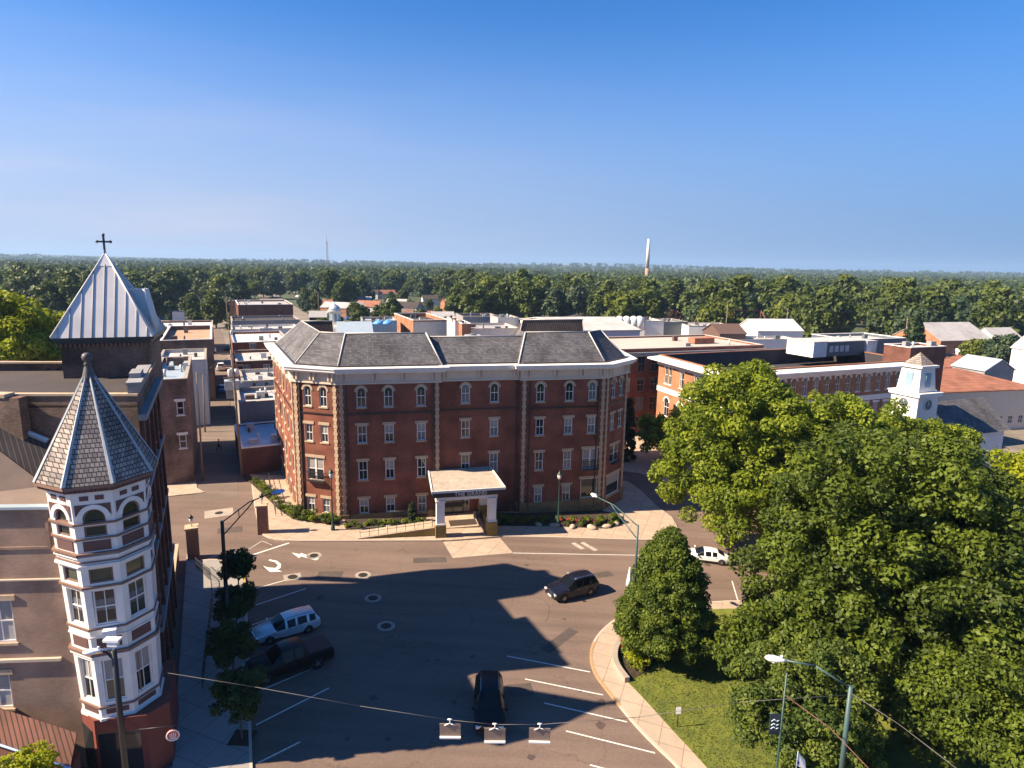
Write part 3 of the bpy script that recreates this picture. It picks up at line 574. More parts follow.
# ================================================================ the hotel
HT = math.radians(13.1); HA = Vector((-18.5, 66.2))
def hl(x, y): d = Vector((x, y))-HA; return (d.x*math.cos(HT)+d.y*math.sin(HT), -d.x*math.sin(HT)+d.y*math.cos(HT))
hotel = thing('hotel_building', 'four storey red brick hotel with slate mansard roof, cream cornice and a white pillared entrance', 'hotel', (HA.x, HA.y, 0), HT)
rc = 0.6
HP = [(0, 0), (10.9, 0), (10.9, rc), (20.1, rc), (20.1, 0), (30.3, 0), hl(14.3, 77.4), hl(12.5, 98), hl(-32.5, 85.5), hl(-23.8, 67.7)]
B4, B3, B2, B1 = (12.65, 14.85), (8.7, 10.65), (4.5, 6.65), (0.62, 2.3)
def col(s, w=0.98, r1=B1, arch=True): return [(s-w/2, s+w/2, *B4, arch, 'frame'), (s-w/2, s+w/2, *B3, False, 'frame'), (s-w/2, s+w/2, *B2, False, 'frame')]+([(s-w/2, s+w/2, *r1, False, 'frame')] if r1 else [])
R1 = (0.5, 2.45)
ops = {0: col(2.44)+col(5.32)+col(8.81, r1=(0.3, 2.3)),
       2: col(2.92, r1=(0.0, 2.3))+col(6.22, r1=(0.0, 2.3)),
       4: col(2.27, r1=R1)+col(5.72, r1=R1)+[o for o in col(8.54, r1=None) if o[2] != B2[0]]+[(7.6, 9.5, 4.3, 6.8, False, 'frame2'), (7.5, 9.6, 0.7, 3.1, False, 'frame0')]}
L5 = (Vector(HP[6])-Vector(HP[5])).length; ops[5] = col(L5*0.34, r1=None)[:2]+col(L5*0.68, r1=None)[:2]+[(L5*0.3, L5*0.7, *B2, False, 'frame2'), (L5*0.2, L5*0.8, 0.3, 2.9, False, 'frame0')]
L9 = (Vector(HP[0])-Vector(HP[9])).length; ops[9] = [o for s in (1.85, 3.75) for o in col(s, 0.9)[:2]]+[(1.5, 3.5, 4.3, 6.9, False, 'frame2'), (1.3, 2.2, *B1, False, 'frame'), (3.2, 4.1, *B1, False, 'frame')]
L8 = (Vector(HP[9])-Vector(HP[8])).length; ops[8] = [o for i in range(6) for o in col(1.8+i*(L8-3.4)/5, 1.0)]
wm = MB()
for i in range(10):
    wall(wm, HP[i], HP[(i+1) % 10], -3.0, 15.5, ops.get(i, ())); windows(hotel, HP[i], HP[(i+1) % 10], ops.get(i, ()))
wm.build('wall', 'brick_hotel', hotel, fix=False)
HPn = [Vector(p) for p in HP]
fr = MB(); ring(fr, offset_poly(HPn, -0.12), offset_poly(HPn, 0.3), 15.35, 16.4); ring(fr, offset_poly(HPn, -0.2), offset_poly(HPn, 0.3), 15.2, 15.352); fr.build('frieze', 'cream', hotel)
cn = MB()
ring(cn, offset_poly(HPn, -0.55), offset_poly(HPn, 0.3), 16.402, 16.62); ring(cn, offset_poly(HPn, -0.85), offset_poly(HPn, 0.3), 16.622, 16.9); ring(cn, offset_poly(HPn, -0.95), offset_poly(HPn, 0.3), 16.902, 17.0)
cn.build('cornice', 'white_trim', hotel)
def along(i, s, o=0.0):
    a, b = HPn[i], HPn[(i+1) % 10]; d = (b-a).normalized(); return a+d*s+Vector((d.y, -d.x))*o, math.atan2(d.y, d.x)
for i, ss in ((0, (0.7, 3.9, 7.0, 10.2)), (2, (0.6, 4.6, 8.6)), (4, (0.7, 4.0, 7.1, 9.5)), (5, (0.6, 4.6)), (9, (0.6, 2.7, 4.9)), (8, (1, 5, 9, 13, 17))):
    for s in ss:
        for k in (-0.22, 0.22):
            q, a = along(i, s+k, 0.27); MB().box((0, 0, 0), (0.16, 0.34, 0.8)).build('bracket', 'cream', hotel, (q.x, q.y, 15.98), a)
# quoins, string course, downspouts, stone base
def quoin(i, s, wd=0.46, z0=-1.2):
    m = MB(); k = 0; z = z0
    while z < 15.1:
        ww = wd if k % 2 else wd*0.68; q, a = along(i, s if s > 1 else s, 0.03); m.box((0, 0, z+0.19), (ww, 0.1, 0.36)); z += 0.4; k += 1
    q, a = along(i, s, 0.02); m.build('quoin', 'limestone', hotel, (q.x, q.y, 0), a)
for i, s in ((0, 0.36), (0, 10.55), (4, 0.35), (4, 9.85), (9, L9-0.36), (9, 0.36), (8, L8-0.36), (8, 0.5), (5, 0.36), (5, L5-0.4), (8, L8*0.55)): quoin(i, s)
for i, s0, s1 in ((0, 0.7, 10.2), (2, 0.1, 9.1), (4, 0.7, 9.5), (9, 0.7, L9-0.7), (5, 0.7, L5-0.7), (8, 0.8, L8-0.7)):
    q, a = along(i, (s0+s1)/2, 0.04); MB().bx(-(s1-s0)/2, (s1-s0)/2, -0.05, 0.03, -0.07, 0.07).build('string_course', 'dark_bronze', hotel, (q.x, q.y, 11.9), a)
for i, s in ((0, 0.9), (0, 10.1), (4, 1.0), (4, 9.2), (9, 0.9), (2, 8.8)):
    q, a = along(i, s, 0.09); MB().bx(-0.06, 0.06, -0.06, 0.06, -0.6 if s > 2 else 0, 15.2).build('downspout', 'dark_bronze', hotel, (q.x, q.y, 0), a)
for i, s0, s1 in ((0, 0.1, 8.2), (0, 9.4, 10.85), (2, 0.05, 0.4), (2, 8.7, 9.15), (4, 0.05, 7.4), (4, 9.7, 10.15), (5, 0.05, 0.9), (5, L5-0.9, L5-0.05), (9, 0.05, L9-0.05), (8, 0.1, L8-0.1)):
    q, a = along(i, (s0+s1)/2, 0.05); top = 0.58 if i != 9 else 0.5
    MB().bx(-(s1-s0)/2, (s1-s0)/2, -0.07, 0.05, -2.6, top).build('stone_base', 'stone_base', hotel, (q.x, q.y, 0), a)
q, a = along(4, 8.5, 0.05); MB().bx(-1.05, 1.05, -0.07, 0.05, -2.6, 0.66).build('stone_base', 'stone_base', hotel, (q.x, q.y, 0), a)
# juliet balconies
for i, s, ww, z in ((4, 8.55, 2.1, 4.25), (9, 2.5, 2.3, 4.25), (5, L5/2, 2.3, 4.4)):
    q, a = along(i, s, 0.28); m = MB(); m.bx(-ww/2, ww/2, -0.03, 0.03, 1.0, 1.05); m.bx(-ww/2, ww/2, -0.25, 0.2, 0, 0.06)
    for k in range(16): x = -ww/2+ww*k/15; m.bx(x-0.012, x+0.012, -0.012, 0.012, 0.06, 1.0)
    m.bx(-ww/2, -ww/2+0.04, 0.03, 0.26, 1.0, 1.05); m.bx(ww/2-0.04, ww/2, 0.03, 0.26, 1.0, 1.05); m.build('balcony', 'black_metal', hotel, (q.x, q.y, z), a)
# mansard: wings higher and forward, centre lower; hollow flat roof inside
O8 = [HPn[0], HPn[1], HPn[4], HPn[5], HPn[6], HPn[7], HPn[8], HPn[9]]
def slope(poly_b, poly_t, zb, zt, name, mt, idx):
    m = MB()
    n = len(poly_b)
    for i in idx:
        j = (i+1) % n; a, b, c, d = poly_b[i], poly_b[j], poly_t[j], poly_t[i]
        m.add([(a.x, a.y, zb), (b.x, b.y, zb), (c.x, c.y, zt), (d.x, d.y, zt)], [(0, 1, 2, 3)])
    return m.build(name, mt, hotel, fix=False)
Bw = offset_poly([HPn[0], HPn[5], HPn[6], HPn[7], HPn[8], HPn[9]], 0.35); Tw = offset_poly([HPn[0], HPn[5], HPn[6], HPn[7], HPn[8], HPn[9]], 3.4)
ZB, ZT, ZC = 17.0, 20.25, 19.75
# wing fronts are cut at the bays
def wing(x0, x1, y0, y1, left, right):
    m = MB(); a = (x0, y0, ZB); b = (x1, y0, ZB); c = (x1-(1.6 if right else 0), y1, ZT); d = (x0+(1.6 if left else 0), y1, ZT); m.add([a, b, c, d], [(0, 1, 2, 3)])
    return m
yT = 3.1+0.35
m = MB(); x1 = 11.2
m.add([(Bw[0].x, Bw[0].y, ZB), (x1, 0.35, ZB), (x1-1.5, yT, ZT), (Tw[0].x, Tw[0].y, ZT)], [(0, 1, 2, 3)])
m.add([(x1, 0.35, ZB), (x1, 7.5, ZB), (x1-1.5, 7.0, ZT), (x1-1.5, yT, ZT)], [(0, 1, 2, 3)])
x0 = 19.8
m.add([(x0, 0.35, ZB), (Bw[1].x, Bw[1].y, ZB), (Tw[1].x, Tw[1].y, ZT), (x0+1.5, yT, ZT)], [(0, 1, 2, 3)])
m.add([(x0, 0.35, ZB), (x0, 7.5, ZB), (x0+1.5, 7.0, ZT), (x0+1.5, yT, ZT)], [(3, 2, 1, 0)])
m.add([(x1-1.2, 0.95, ZB), (x0+1.2, 0.95, ZB), (x0+1.2, yT+0.5, ZC), (x1-1.2, yT+0.5, ZC)], [(0, 1, 2, 3)])
for i in (1, 4, 5):
    j = (i+1) % 6; m.add([(Bw[i].x, Bw[i].y, ZB), (Bw[j].x, Bw[j].y, ZB), (Tw[j].x, Tw[j].y, ZT), (Tw[i].x, Tw[i].y, ZT)], [(0, 1, 2, 3)])
m.build('mansard_roof', 'shingle', hotel, fix=False)
In = offset_poly([HPn[0], HPn[5], HPn[6], HPn[7], HPn[8], HPn[9]], 3.75)
inn = MB()
for i in (1, 4, 5):
    j = (i+1) % 6; inn.add([(Tw[i].x, Tw[i].y, ZT), (Tw[j].x, Tw[j].y, ZT), (In[j].x, In[j].y, 17.6), (In[i].x, In[i].y, 17.6)], [(3, 2, 1, 0)])
inn.add([(Tw[0].x, Tw[0].y, ZT), (x1-1.5, yT, ZT), (x1-1.5, yT+0.4, 17.6), (In[0].x, In[0].y, 17.6)], [(3, 2, 1, 0)])
inn.add([(x0+1.5, yT, ZT), (Tw[1].x, Tw[1].y, ZT), (In[1].x, In[1].y, 17.6), (x0+1.5, yT+0.4, 17.6)], [(3, 2, 1, 0)])
inn.build('inner_screen', 'seam_dark', hotel, fix=False)
fl = MB(); fl.add([(p.x, p.y, 17.6) for p in In], [list(range(6))]); fl.build('flat_roof', 'beige_roof', hotel, fix=False)
# ridge caps and hips in pale metal
cap = MB()
def bar(a, b, r=0.09): cap.cyl(a, b, r*.7, r*.7, 6)
T3 = [Vector((p.x, p.y, ZT+0.04)) for p in Tw]; B3_ = [Vector((p.x, p.y, ZB+0.04)) for p in Bw]
for i in (1, 4, 5): bar(T3[i], T3[(i+1) % 6])
bar(T3[0], (x1-1.5, yT, ZT+.04)); bar((x0+1.5, yT, ZT+.04), T3[1]); bar((x1-1.4, yT+.5, ZC+.04), (x0+1.4, yT+.5, ZC+.04))
for i in (0, 1, 2, 4, 5): bar(T3[i], B3_[i], 0.11)
for xx, s in ((x1, -1), (x0, 1)): bar((xx, .35, ZB+.04), (xx+s*1.5, yT, ZT+.04), 0.12)
cap.build('roof_flashing', 'stucco', hotel)
def stub(k0, k1, e0, e1):
    a0, a1 = Bw[3].lerp(Bw[4], k0), Bw[3].lerp(Bw[4], k1); d = (Bw[4]-Bw[3]).normalized(); n = Vector((-d.y, d.x)); t0, t1 = a0+n*3+d*e0, (Tw[4] if k1 == 1 else a1+n*3-d*e1)
    b0, b1 = a0+n*3.6, (In[4] if k1 == 1 else a1+n*3.6); s = MB()
    s.add([(a0.x, a0.y, ZB), (a1.x, a1.y, ZB), (t1.x, t1.y, ZT), (t0.x, t0.y, ZT)], [(0, 1, 2, 3)]); s.build('rear_mansard', 'shingle', hotel, fix=False)
    s = MB(); s.add([(b0.x, b0.y, 17.6), (b1.x, b1.y, 17.6), (t1.x, t1.y, ZT), (t0.x, t0.y, ZT), (a0.x, a0.y, 17.6)]+([] if k1 == 1 else [(a1.x, a1.y, 17.6)]), [(0, 3, 2, 1), (0, 4, 3)]+[(1, 2, 5 if k1 != 1 else 2)][:0 if k1 == 1 else 1]); s.build('rear_screen', 'seam_dark', hotel, fix=False)
    global cap; cap = MB()
    bar((t0.x, t0.y, ZT+.04), (t1.x, t1.y, ZT+.04)); bar((b0.x, b0.y, 17.65), (t0.x, t0.y, ZT+.04)); (None if k1 == 1 else bar((b1.x, b1.y, 17.65), (t1.x, t1.y, ZT+.04)))
    cap.build('screen_flashing', 'stucco', hotel)

stub(.06, .28, .1, .8); stub(.83, 1, .2, .3)
gut = MB(); ring(gut, offset_poly(HPn, 0.25), offset_poly(HPn, 0.5), 17.002, 17.14); gut.build('gutter', 'dark_bronze', hotel)
# entrance portico
def pl(x, y): return x, y
zp = 0.0; pr = MB(); FX0, FX1, FY = 9.35, 17.05, -5.9
pr.add([(FX0, FY, 4.65), (FX1, FY, 4.65), (FX1-0.4, 0.55, 5.0), (FX0+0.2, 0.0, 5.0), (FX0, FY, 4.80), (FX1, FY, 4.80), (FX1-0.4, 0.55, 5.15), (FX0+0.2, 0.0, 5.15)], [(0, 1, 5, 4), (1, 2, 6, 5), (2, 3, 7, 6), (3, 0, 4, 7), (0, 3, 2, 1), (4, 5, 6, 7)])
po = pr.build('portico_roof', 'gravel_roof', hotel)
tr = MB(); tr.bx(FX0-0.08, FX1+0.08, FY-0.1, FY+0.02, 4.62, 4.86); 
for x, s in ((FX0, -1), (FX1, 1)):
    a0 = (x-0.06, x+0.06) ; tr.add([(a0[0], FY, 4.62), (a0[1], FY, 4.62), (a0[1]-(0.4 if s > 0 else -0.2), 0, 4.97), (a0[0]-(0.4 if s > 0 else -0.2), 0, 4.97), (a0[0], FY, 4.9), (a0[1], FY, 4.9), (a0[1]-(0.4 if s > 0 else -0.2), 0, 5.24), (a0[0]-(0.4 if s > 0 else -0.2), 0, 5.24)], [(0, 1, 5, 4), (1, 2, 6, 5), (2, 3, 7, 6), (3, 0, 4, 7), (0, 3, 2, 1), (4, 5, 6, 7)])
tr.build('portico_trim', 'white_trim', hotel)
bd = MB(); bd.bx(FX0+0.1, FX1-0.1, FY-0.02, FY+0.1, 4.12, 4.62); bd.bx(FX0+0.1, FX0+0.25, FY+0.1, -0.1, 4.2, 4.62); bd.bx(FX1-0.6, FX1-0.45, FY+0.1, 0.3, 4.2, 4.62); bd.build('fascia', 'black_metal', hotel)
bm_ = MB(); bm_.bx(FX0+0.45, FX1-0.75, FY+0.15, FY+0.6, 3.7, 4.118); bm_.bx(FX0+0.45, FX0+0.8, FY+0.6, 0, 3.7, 4.118); bm_.bx(FX1-1.1, FX1-0.75, FY+0.6, 0.4, 3.7, 4.118); bm_.build('portico_beam', 'white_trim', hotel)
MB().bx(FX0+0.4, FX1-0.7, FY+0.14, 0.3, 4.0, 4.1).build('portico_ceiling', 'cream', hotel)
def text(s, size, m, parent, loc, rot, depth=0.02):
    cu = bpy.data.curves.new('lettering', 'FONT'); cu.body = s; cu.size = size; cu.extrude = depth; cu.align_x = 'CENTER'; cu.align_y = 'CENTER'; cu.space_character = 1.12
    o = bpy.data.objects.new('lettering', cu); C.objects.link(o); dg = bpy.context.evaluated_depsgraph_get(); dg.update()
    me = bpy.data.meshes.new_from_object(o.evaluated_get(dg)); bpy.data.objects.remove(o)
    me.materials.clear(); me.materials.append(MATS[m]); o = link('lettering', me, parent, loc); o.rotation_euler = rot; return o
text('THE GRAND', 0.56, 'white_trim', hotel, ((FX0+FX1)/2+0.2, FY-0.045, 4.37), (PI/2, 0, 0))
for x, y in ((10.25, -5.35), (15.75, -5.35), (15.75, -0.4)):
    s = MB(); s.bx(-0.42, 0.42, -0.42, 0.42, 1.05, 3.7); s.bx(-0.5, 0.5, -0.5, 0.5, 3.5, 3.7); s.bx(-0.5, 0.5, -0.5, 0.5, 1.0, 1.15); s.build('column', 'white_trim', hotel, (x, y, 0))
    s = MB(); s.bx(-0.56, 0.56, -0.56, 0.56, -1.4, 0.998); s.build('column_base', 'stone_olive', hotel, (x, y, 0))
MB().bx(10.8, 15.2, -3.6, 0.59, -1.2, -0.28).build('entrance_terrace', 'sidewalk', hotel)
MB().bx(11.6, 14.6, -3.2, -1.6, -0.28, -0.262).build('door_mat', 'mulch', hotel)
MB().bx(15.5, 15.9, -4.8, 0, -1.2, 0.35).build('portico_wall', 'stone_olive', hotel)
dr = MB(); dr.bx(11.1, 13.6, 0.42, 0.598, -0.27, 2.6); d_ = dr.build('entrance_door', 'black_metal', hotel); MB().bx(11.25, 12.3, 0.36, 0.43, -0.1, 2.3).build('door_pane', 'glass_dark', d_); MB().bx(12.4, 13.45, 0.36, 0.43, -0.1, 2.3).build('door_pane', 'glass_dark', d_)
# ramp wall along the front with its handrail
rw = MB(); P = [(1.8, -5.3), (9.65, -5.3), (9.65, -5.0), (1.8, -5.0)]
rw.add([(x, y, -1.2) for x, y in P]+[(1.8, -5.3, 0.0), (9.65, -5.3, 0.55), (9.65, -5.0, 0.55), (1.8, -5.0, 0.0)], [(0, 1, 5, 4), (1, 2, 6, 5), (2, 3, 7, 6), (3, 0, 4, 7), (4, 5, 6, 7)]); r_ = rw.build('ramp_wall', 'stone_olive', hotel)
rw = MB(); rw.add([(1.75, -5.36, 0.002), (9.6, -5.36, 0.552), (9.6, -3.4, 0.55), (1.75, -3.4, 0.0), (1.75, -5.36, 0.08), (9.6, -5.36, 0.63), (9.6, -3.4, 0.63), (1.75, -3.4, 0.08)], [(0, 1, 5, 4), (1, 2, 6, 5), (2, 3, 7, 6), (3, 0, 4, 7), (4, 5, 6, 7), (0, 3, 2, 1)]); rw.build('ramp', 'sidewalk', hotel)
rl = MB()
for k in range(9): x = 2+k*0.93; z = (x-1.8)*0.07+0.08; rl.cyl((x, -5.15, z), (x, -5.15, z+0.95), 0.025, 0.025, 6)
rl.tube([(2, -5.15, 1.03), (9.5, -5.15, 1.56)], 0.03); rl.tube([(2, -5.15, 0.6), (9.5, -5.15, 1.13)], 0.02); rl.build('handrail', 'black_metal', hotel)
# planting bed with shrubs and boulders
def hw(s, y, z=0.0): x = HA.x+s*math.cos(HT)-y*math.sin(HT); return Vector((x, HA.y+s*math.sin(HT)+y*math.cos(HT), z if z else gz(x)))
struct(sheet('planting_bed', [hw(0.3, -0.05), hw(0.5, -2.9), hw(9.2, -3.0), hw(9.2, -0.05)], 0.16, 'mulch', 0.03))
struct(sheet('planting_bed', [hw(16.4, 0.55), hw(16.4, -3.4), hw(22, -3.9), hw(29, -5.3), hw(31.2, -4.6), hw(32.4, -2.2), hw(30.4, -0.05), hw(20.1, -0.05)], 0.16, 'mulch', 0.03))
struct(sheet('planting_bed', [hw(-0.2, -0.2), hw(-0.2, -1.9), hw(-5.1, 0.4), hw(-7.0, 3.4), hw(-13.0, 16), hw(-12.2, 16.3), hw(-6.9, 4), hw(-4.9, 2)], 0.16, 'mulch', 0.03))
# ================================================================ vegetation
def leaf_mesh(name, clumps, per, size, m, seed, up=0.35):
    """clumps: list of (centre, radius, tone); leaves are small quads spread through each clump"""
    rng = np.random.default_rng(seed)
    cs = np.array([c[0] for c in clumps]); rs = np.array([c[1] for c in clumps]); ts = np.array([c[2] for c in clumps])
    w_ = rs**2; cnt = np.maximum(6, (w_/w_.mean()*per).astype(int)); idx = np.repeat(np.arange(len(cs)), cnt); n = len(idx)
    d = rng.normal(size=(n, 3)); d[:, 2] += 0.25; d /= np.linalg.norm(d, axis=1)[:, None]
    rad = rs[idx]*rng.uniform(0.45, 1.0, n)**0.5*(1+rng.normal(0, 0.10, n)); p = cs[idx]+d*rad[:, None]*np.array([1.0, 1.0, 0.8])
    nr = d*0.8+rng.normal(size=(n, 3))*0.55+np.array([0, 0, up]); nr /= np.linalg.norm(nr, axis=1)[:, None]
    a = np.cross(nr, rng.normal(size=(n, 3))); a /= np.linalg.norm(a, axis=1)[:, None]; b = np.cross(nr, a)
    s = size*rng.uniform(0.6, 1.3, n)[:, None]; a = a*s*0.62; b = b*s
    V = np.stack([p-b, p+a*0.9-b*0.1, p+b, p-a*0.9-b*0.1], 1).reshape(-1, 3)
    me = bpy.data.meshes.new(name); me.vertices.add(4*n); me.vertices.foreach_set('co', V.ravel())
    me.loops.add(4*n); me.loops.foreach_set('vertex_index', np.arange(4*n)); me.polygons.add(n)
    me.polygons.foreach_set('loop_start', np.arange(0, 4*n, 4)); me.polygons.foreach_set('loop_total', np.full(n, 4))
    me.update(calc_edges=True)
    t = me.attributes.new('tone', 'FLOAT', 'FACE'); t.data.foreach_set('value', np.clip(ts[idx]+rng.normal(0, 0.16, n), 0, 1))
    me.materials.append(MATS[m]); return me
def crown_clumps(rx, ry, rz, z0, n, cr, seed, lobes=7, flat=0.0, fill=0.30):
    """irregular crown: a few big lobes, clumps on and in them"""
    r = random.Random(seed); out = []; LB = [((0, 0, z0+rz*0.95), 0.62)]
    for i in range(lobes):
        a = 2*PI*i/lobes+r.uniform(-0.3, 0.3); e = r.uniform(0.1, 0.95); q = r.uniform(0.40, 0.60)
        LB.append(((math.cos(a)*q*math.cos(e*0.9), math.sin(a)*q*math.cos(e*0.9), z0+rz*(0.35+1.05*e*r.uniform(0.7, 1.0))), r.uniform(0.34, 0.52)))
    for i in range(n):
        (cx, cy, cz), lr = LB[r.randrange(len(LB))]
        while True:
            d = Vector((r.gauss(0, 1), r.gauss(0, 1), r.gauss(0.15, 1))).normalized()
            if d.z > -0.75: break
        k = lr*(r.uniform(0.86, 1.08) if r.random() > fill else r.uniform(0.35, 0.85))
        p = (cx*rx+d.x*k*rx, cy*ry+d.y*k*ry, cz+d.z*k*rz); out.append((p, cr*r.uniform(0.6, 1.25), r.uniform(0.15, 0.95)))
    return out
def trunk_mb(h, r0, crown, seed, limbs=6):
    r = random.Random(seed); m = MB(); top = Vector((r.uniform(-.2, .2), r.uniform(-.2, .2), h))
    m.tube([(0, 0, -0.4), (r.uniform(-.1, .1), r.uniform(-.1, .1), h*0.5), top], r0, 9, r1=r0*0.7)
    for c in r.sample(crown, min(limbs, len(crown))):
        t = Vector(c[0]); mid = top.lerp(t, 0.5)+Vector((r.uniform(-.4, .4), r.uniform(-.4, .4), r.uniform(0, .5))); m.tube([top, mid, t], r0*0.42, 6, r1=r0*0.12)
    return m
TG = {}
def tree(key, name, label, cat, loc, group=None, rz=0.0, sc_=1.0, **k):
    """key None: a tree of its own shape; otherwise copies share one shape"""
    if key in TG and key is not None: t = copy_tree(TG[key])
    else:
        cl = k['clumps']; t = thing(name, '', '', (0, 0, 0)); link('crown', leaf_mesh('crown', cl, k['per'], k['size'], k['m'], k.get('seed', 1)), t)
        trunk_mb(k['h'], k['r'], cl, k.get('seed', 1), k.get('limbs', 6)).build('trunk', 'bark', t)
        if key is not None: TG[key] = t
    t.name = name; t.location = loc; t.rotation_euler = (0, 0, rz); t.scale = (sc_,)*3; t['label'] = label; t['category'] = cat
    if group: t['group'] = group
    elif 'group' in t: del t['group']
    return t
def gl(p): return (p[0], p[1], gz(p[0]))
# the big trees of the square's park
Q = 1.0
tree(None, 'oak_tree', 'huge dark green tree filling the right foreground of the park, the largest crown', 'tree', gl((27.2, 42.5)), clumps=crown_clumps(10.2, 8.4, 10.0, 1.6, 900, 1.08, 11, 12), per=250*Q, size=0.175, m='leaf_oak', seed=11, h=4.5, r=0.5, limbs=16)
tree(None, 'oak_tree', 'broad dark green tree at the right picture edge, in front of the huge one', 'tree', gl((30.5, 33.5)), clumps=crown_clumps(7.6, 6.2, 5.8, 0.9, 520, .85, 12, 8), per=230*Q, size=0.14, m='leaf_oak', seed=12, h=3.6, r=0.4, limbs=12)
tree(None, 'linden_tree', 'tall bright yellow-green tree behind the huge dark tree, beside the street corner', 'tree', gl((26.6, 60.5)), clumps=crown_clumps(12.2, 8.5, 10.9, 2.0, 1000, 1.05, 13, 13), per=200*Q, size=0.19, m='leaf_lime', seed=13, h=4.5, r=0.42, limbs=14)
tree(None, 'linden_tree', 'bright green tree crown just right of the tall yellow-green one, under the white clock tower', 'tree', gl((39.5, 63)), clumps=crown_clumps(8.6, 7.4, 9.2, 2.2, 560, 1.05, 14, 9), per=180*Q, size=0.19, m='leaf_lime', seed=14, h=4.0, r=0.4, limbs=12)
tree(None, 'maple_tree', 'light green bushy tree behind the cobra-head lamp and banner pole', 'tree', gl((17.2, 33.2)), clumps=crown_clumps(4.6, 4.2, 4.3, 0.4, 330, 0.62, 15, 8), per=190*Q, size=0.115, m='leaf_shrub', seed=15, h=2.6, r=0.22, limbs=10)
tree(None, 'maple_tree', 'pale green loose tree between the small round tree and the huge dark tree', 'tree', gl((18.6, 40.5)), clumps=crown_clumps(4.0, 3.6, 4.4, 0.7, 170, 0.7, 16, 7), per=120*Q, size=0.16, m='leaf_maple', seed=16, h=2.6, r=0.2, limbs=10)
tree(None, 'oak_tree', 'dark green tree between the huge dark crown and the white clock tower', 'tree', gl((38.8, 54)), clumps=crown_clumps(8.4, 6.6, 8.3, 2.0, 560, 1.0, 18, 9), per=190, size=0.18, m='leaf_oak', seed=18, h=3.6, r=0.36)
tree(None, 'maple_tree', 'bright yellow-green tree at the right picture edge by the grey church roof', 'tree', gl((46.3, 55.5)), clumps=crown_clumps(5.4, 5.0, 8.0, 2.0, 330, .95, 17, 7), per=160*Q, size=0.18, m='leaf_yellow', seed=17, h=4.0, r=0.3)
def cone_clumps(R, H, z0, n, cr, seed, pw=0.75):
    r = random.Random(seed); out = []
    for i in range(n):
        t = r.random()**1.3; z = z0+H*t; q = R*(1-t)**pw*(0.55+0.45*min(1, (t+0.12)/0.22)); a = r.uniform(0, 2*PI); k = q*(r.uniform(0.72, 1.03) if r.random() > .2 else r.uniform(.2, .7))
        out.append(((math.cos(a)*k, math.sin(a)*k, z), cr*r.uniform(0.6, 1.2), r.uniform(0.15, 0.95)))
    return out
tree(None, 'pear_tree', 'small dense rounded green tree on the rounded corner of the park', 'tree', gl((11.9, 44.0)), clumps=cone_clumps(3.9, 8.2, 1.9, 600, 0.55, 21, 0.6), per=190, size=0.11, m='leaf_maple', seed=21, h=1.6, r=0.16, limbs=14)
tree(None, 'maple_tree', 'low spreading green tree between the dark brick block and the tall yellow-green tree', 'tree', gl((24, 96)), clumps=crown_clumps(5.0, 4.5, 3.8, 1.6, 110, 1.0, 22, 6), per=90, size=0.28, m='leaf_lime', seed=22, h=2.6, r=0.2)
for p, s, lab in (((17.9, 94.5), 1.0, 'tall narrow dark evergreen at the rear corner of the hotel'),):
    r_ = random.Random(5); cl = []
    for i in range(150):
        t = r_.random(); z = 0.3+9.4*t; q = 1.3*(1-t)**0.55; a = r_.uniform(0, 2*PI); cl.append(((math.cos(a)*q*.8, math.sin(a)*q*.8, z), .42, r_.uniform(.1, .9)))
    tree(None, 'arborvitae', lab, 'tree', gl(p), clumps=cl, per=70, size=0.16, m='leaf_evergreen', seed=5, h=1, r=0.12)
# street trees in the left pavement
sts = [((-22.6, 49.4), 0.9, 'small street tree in the left pavement, farthest, its top in sunlight'), ((-20.5, 44.0), .9, 'small dark street tree in the left pavement in front of the silver-white car'), ((-18.6, 38.9), .95, 'small dark street tree in the left pavement beside the black pickup truck'), ((-15.7, 33.4), 0.92, 'small street tree in the left pavement, nearest, alone in its square pit')]
for i, (p, s, lab) in enumerate(sts):
    tree(None, 'street_tree', lab, 'tree', (p[0], p[1], gz(p[0])+0.1), 'street trees in the left pavement', rz=i*1.7, sc_=s, clumps=crown_clumps(1.75, 1.75, 1.8, 1.5, 60, 0.48, 30+i, 6), per=95, size=0.15, m='leaf_street', seed=30+i, h=2.0, r=0.075, limbs=9)
    q = Vector(p); sheet('tree_pit', [(q.x-.65, q.y-.65), (q.x+.65, q.y-.65), (q.x+.65, q.y+.65), (q.x-.65, q.y+.65)], 0.127, 'mulch')
tree(None, 'street_tree', 'young bright green tree at the bottom left below the brown wall', 'tree', (at(22, 750, 26).x, 26, 0), clumps=crown_clumps(1.5, 1.4, 1.6, at(22, 736, 26).z-3.5, 90, 0.33, 40, 8), per=60, size=0.10, m='leaf_yellow', seed=40, h=at(22, 736, 26).z-2.6, r=0.08, limbs=10)
# left lime tree behind the old brick block
tree(None, 'linden_tree', 'large bright yellow-green tree behind the brick block, left of the cross tower', 'tree', gl((-79, 99)), clumps=crown_clumps(12.5, 10, 12.6, 2.0, 420, 1.6, 41, 9), per=110, size=0.36, m='leaf_yellow', seed=41, h=5, r=0.45)
